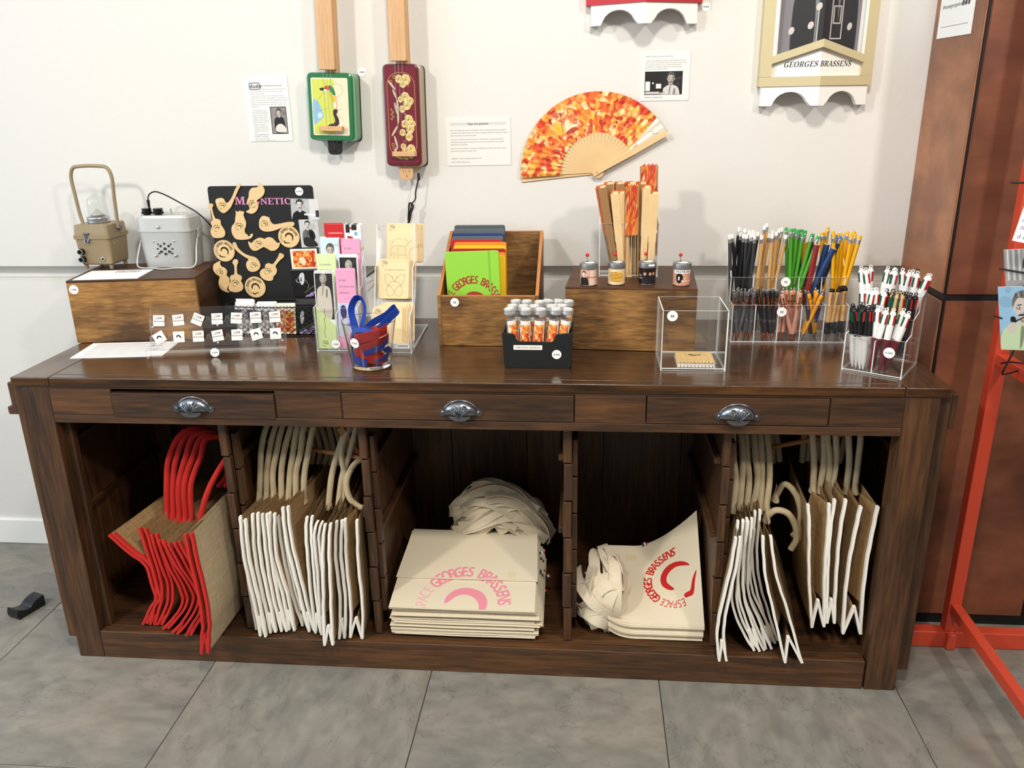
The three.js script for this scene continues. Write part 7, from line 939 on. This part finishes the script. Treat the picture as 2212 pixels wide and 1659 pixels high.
  tier(0.0055, e - 0.026, 0.016, 'black', 'grey', [[-0.062, -0.025], [-0.054, -0.02], [-0.045, -0.01], [-0.038, -0.012], [-0.03, 0.0], [-0.022, 0.006], [-0.014, 0.006], [-0.026, -0.004], [-0.04, 0.004], [-0.05, 0.0]], 'black four-colour pen in the front pocket of the stepped box', 'front black four-colour pens');
  tier(0.0055, e - 0.026, 0.014, 'white', 'wine', [[-0.006, -0.004], [0.01, 0.012], [0.024, 0.015], [0.048, 0.022], [0.06, 0.03]], 'white and wine four-colour pen in the front pocket', 'front white four-colour pens');
  tier(0.0355, e - 0.076, 0.014, 'white', 'white', [[-0.055, -0.005], [-0.044, 0.0], [-0.034, 0.004], [-0.026, -0.004], [-0.018, 0.003], [-0.05, 0.003], [-0.03, 0.0], [-0.012, 0]], 'white four-colour pen in the middle pocket of the stepped box', 'middle white four-colour pens');
  tier(0.0355, e - 0.076, 0.014, 'black', 'black', [[-0.006, -0.01], [0.006, 0.0], [0.018, 0.0], [0.026, 0.003], [0.034, 0.006], [0.044, 0.01], [0.054, 0.014], [0.06, 0.016], [0.03, -0.004], [0.04, 0.0]], 'black four-colour pen in the middle pocket of the stepped box', 'middle black four-colour pens');
  tier(0.078, e - 0.124, 0.014, 'white', 'wine', [[-0.075, -0.03]], 'white four-colour pen with wine foot standing at the box edge', 'edge four-colour pen');
  tier(0.078, e - 0.124, 0.016, 'white', 'white', [[-0.062, -0.02], [-0.058, -0.014], [-0.02, 0.02], [-0.012, 0.016], [-0.006, 0.014], [0.0, 0.004], [0.008, -0.008], [0.03, 0.012], [0.034, 0.014], [0.052, 0.012], [0.07, 0.03], [0.066, 0.03], [-0.002, 0.01]], 'white four-colour pen in the rear pocket of the stepped box', 'rear white four-colour pens');
  tier(0.078, e - 0.124, 0.01, 'black', 'black', [[0.042, 0.004]], 'single black four-colour pen in the rear pocket', 'rear black four-colour pen');
  tier(0.0355, e - 0.062, 0.006, 'beige', 'beige', [[0.012, -0.004], [0.024, 0.004], [0.034, 0.006]].map(([a, b]) => [a, b]), 'beige four-colour pen low between the steps', 'beige four-colour pens');
}

// ---------- red rack at the right and the wedge on the floor ----------
{
  const o = thing('display_rack', 'red square-tube metal display rack beside the brown column', 'rack', [2.41, 0, -0.205]);
  const bar = (n, x0, x1, y0, y1, z0, z1) => mesh(n, new RoundedBoxGeometry(x1 - x0, y1 - y0, z1 - z0, 2, 0.003).translate((x0 + x1) / 2, (y0 + y1) / 2, (z0 + z1) / 2), M.redPaint, o);
  bar('post', -0.0165, 0.0165, 0.05, 1.75, -0.0165, 0.0165); bar('base_bar', -0.11, 0.62, 0.001, 0.05, -0.0175, 0.0175); bar('side_bar', -0.013, 0.013, 0.108, 0.14, 0.0165, 0.62); bar('side_bar', -0.0145, 0.0145, 0.815, 0.845, 0.0165, 0.62);
  bar('post', -0.0165, 0.0165, 0.001, 1.75, 0.62, 0.653); bar('foot', -0.012, 0.012, 0.001, 0.05, 0.0176, 0.03);
  bar('post', 0.587, 0.62, 0.05, 1.75, -0.0165, 0.0165); bar('top_bar', 0.0165, 0.587, 1.715, 1.745, -0.014, 0.014);
  const wire = (pts) => mesh('wire_holder', tube(pts, 0.002, 24, 6), M.black, o);
  wire([[-0.125, 0.785 + 0.2, 0.205], [-0.07, 0.968, 0.215], [-0.066, 0.955, 0.215], [-0.082, 0.86, 0.2], [-0.06, 0.838, 0.16], [-0.0, 0.838, 0.12]]); wire([[-0.04, 0.845, 0.1], [-0.05, 0.87, 0.17], [-0.02, 0.87, 0.2], [0.0, 0.846, 0.2]]);
  wire([[-0.107, 1.078, 0.155], [-0.06, 1.075, 0.195], [0.0, 1.075, 0.24]]); wire([[-0.12, 1.262, 0.165], [-0.06, 1.262, 0.19], [0, 1.262, 0.25]]);
  const card = (label, tl, bl, w, draw) => {   // top-left and bottom-left corners; runs towards the room
    const a = V(...tl), b = V(...bl), up = a.clone().sub(b), h = up.length(); up.normalize(); let rt = V(0.77, 0, 0.64); const nrm = rt.clone().cross(up).normalize(); rt = up.clone().cross(nrm).normalize();
    const t = canvasTex(360, Math.round(360 * h / w), draw), c = mesh('postcard', plainBox(w, h, 0.0012), [M.paper, M.paper, M.paper, M.paper, printed(t, 0.35), M.paper], null); c.quaternion.setFromRotationMatrix(new THREE.Matrix4().makeBasis(rt, up, nrm)); c.position.copy(b.clone().add(a).multiplyScalar(0.5).add(rt.multiplyScalar(w / 2))); tag(c, label, 'postcard', 'postcards on the red rack');
  };
  card('blue postcard of a man smoking a pipe on the red rack', [2.282, 1.049, 0.0], [2.312, 0.91, 0.0], 0.105, (g, w, h) => man(g, 0, 0, w, h, { bg: '#8fb9d6', skin: '#c9bfb6', hair: '#6a6662', shirt: '#bcd0a8', pipe: 1, fx: 46, fy: 46, k: 1.05 }));
  card('black and white postcard of a dark-coated man on the red rack', [2.302, 1.12, -0.045], [2.326, 1.012, -0.045], 0.13, (g, w, h) => man(g, 0, 0, w, h, { bg: '#9a9a9a', stripes: 1, skin: '#c9c5c0', hair: '#3a3836', shirt: '#1a1a1a', fx: 44, fy: 42, k: 1.0 }));
  card('white handwritten postcard at the right edge of the photo', [2.342, 1.30, -0.045], [2.316, 1.14, -0.045], 0.11, (g, w, h) => { g.fillStyle = '#f4f3f0'; g.fillRect(0, 0, w, h); para(g, ['a', 'Je', 'ger', 'moi', 'à cl'], 20, 260, 62, 'italic 44px serif', '#2a2a2a'); });
}
{
  const s = new THREE.Shape(); s.moveTo(0, 0); s.lineTo(0.085, 0); s.quadraticCurveTo(0.094, 0.014, 0.085, 0.03); s.quadraticCurveTo(0.066, 0.014, 0.046, 0.016); s.quadraticCurveTo(0.028, 0.032, 0, 0.032); s.closePath();
  const g = extrude(s, 0.042, 0.0015, 8).translate(-0.043, 0.0016, -0.021);
  tag(mesh('door_wedge', g, std({ color: 0x121416, roughness: 0.38 }), null, [-0.27, 0, -0.198], [0, -1.9, 0]), 'black rubber door wedge lying on the tiled floor', 'wedge');
}

renderer.render(scene, camera);
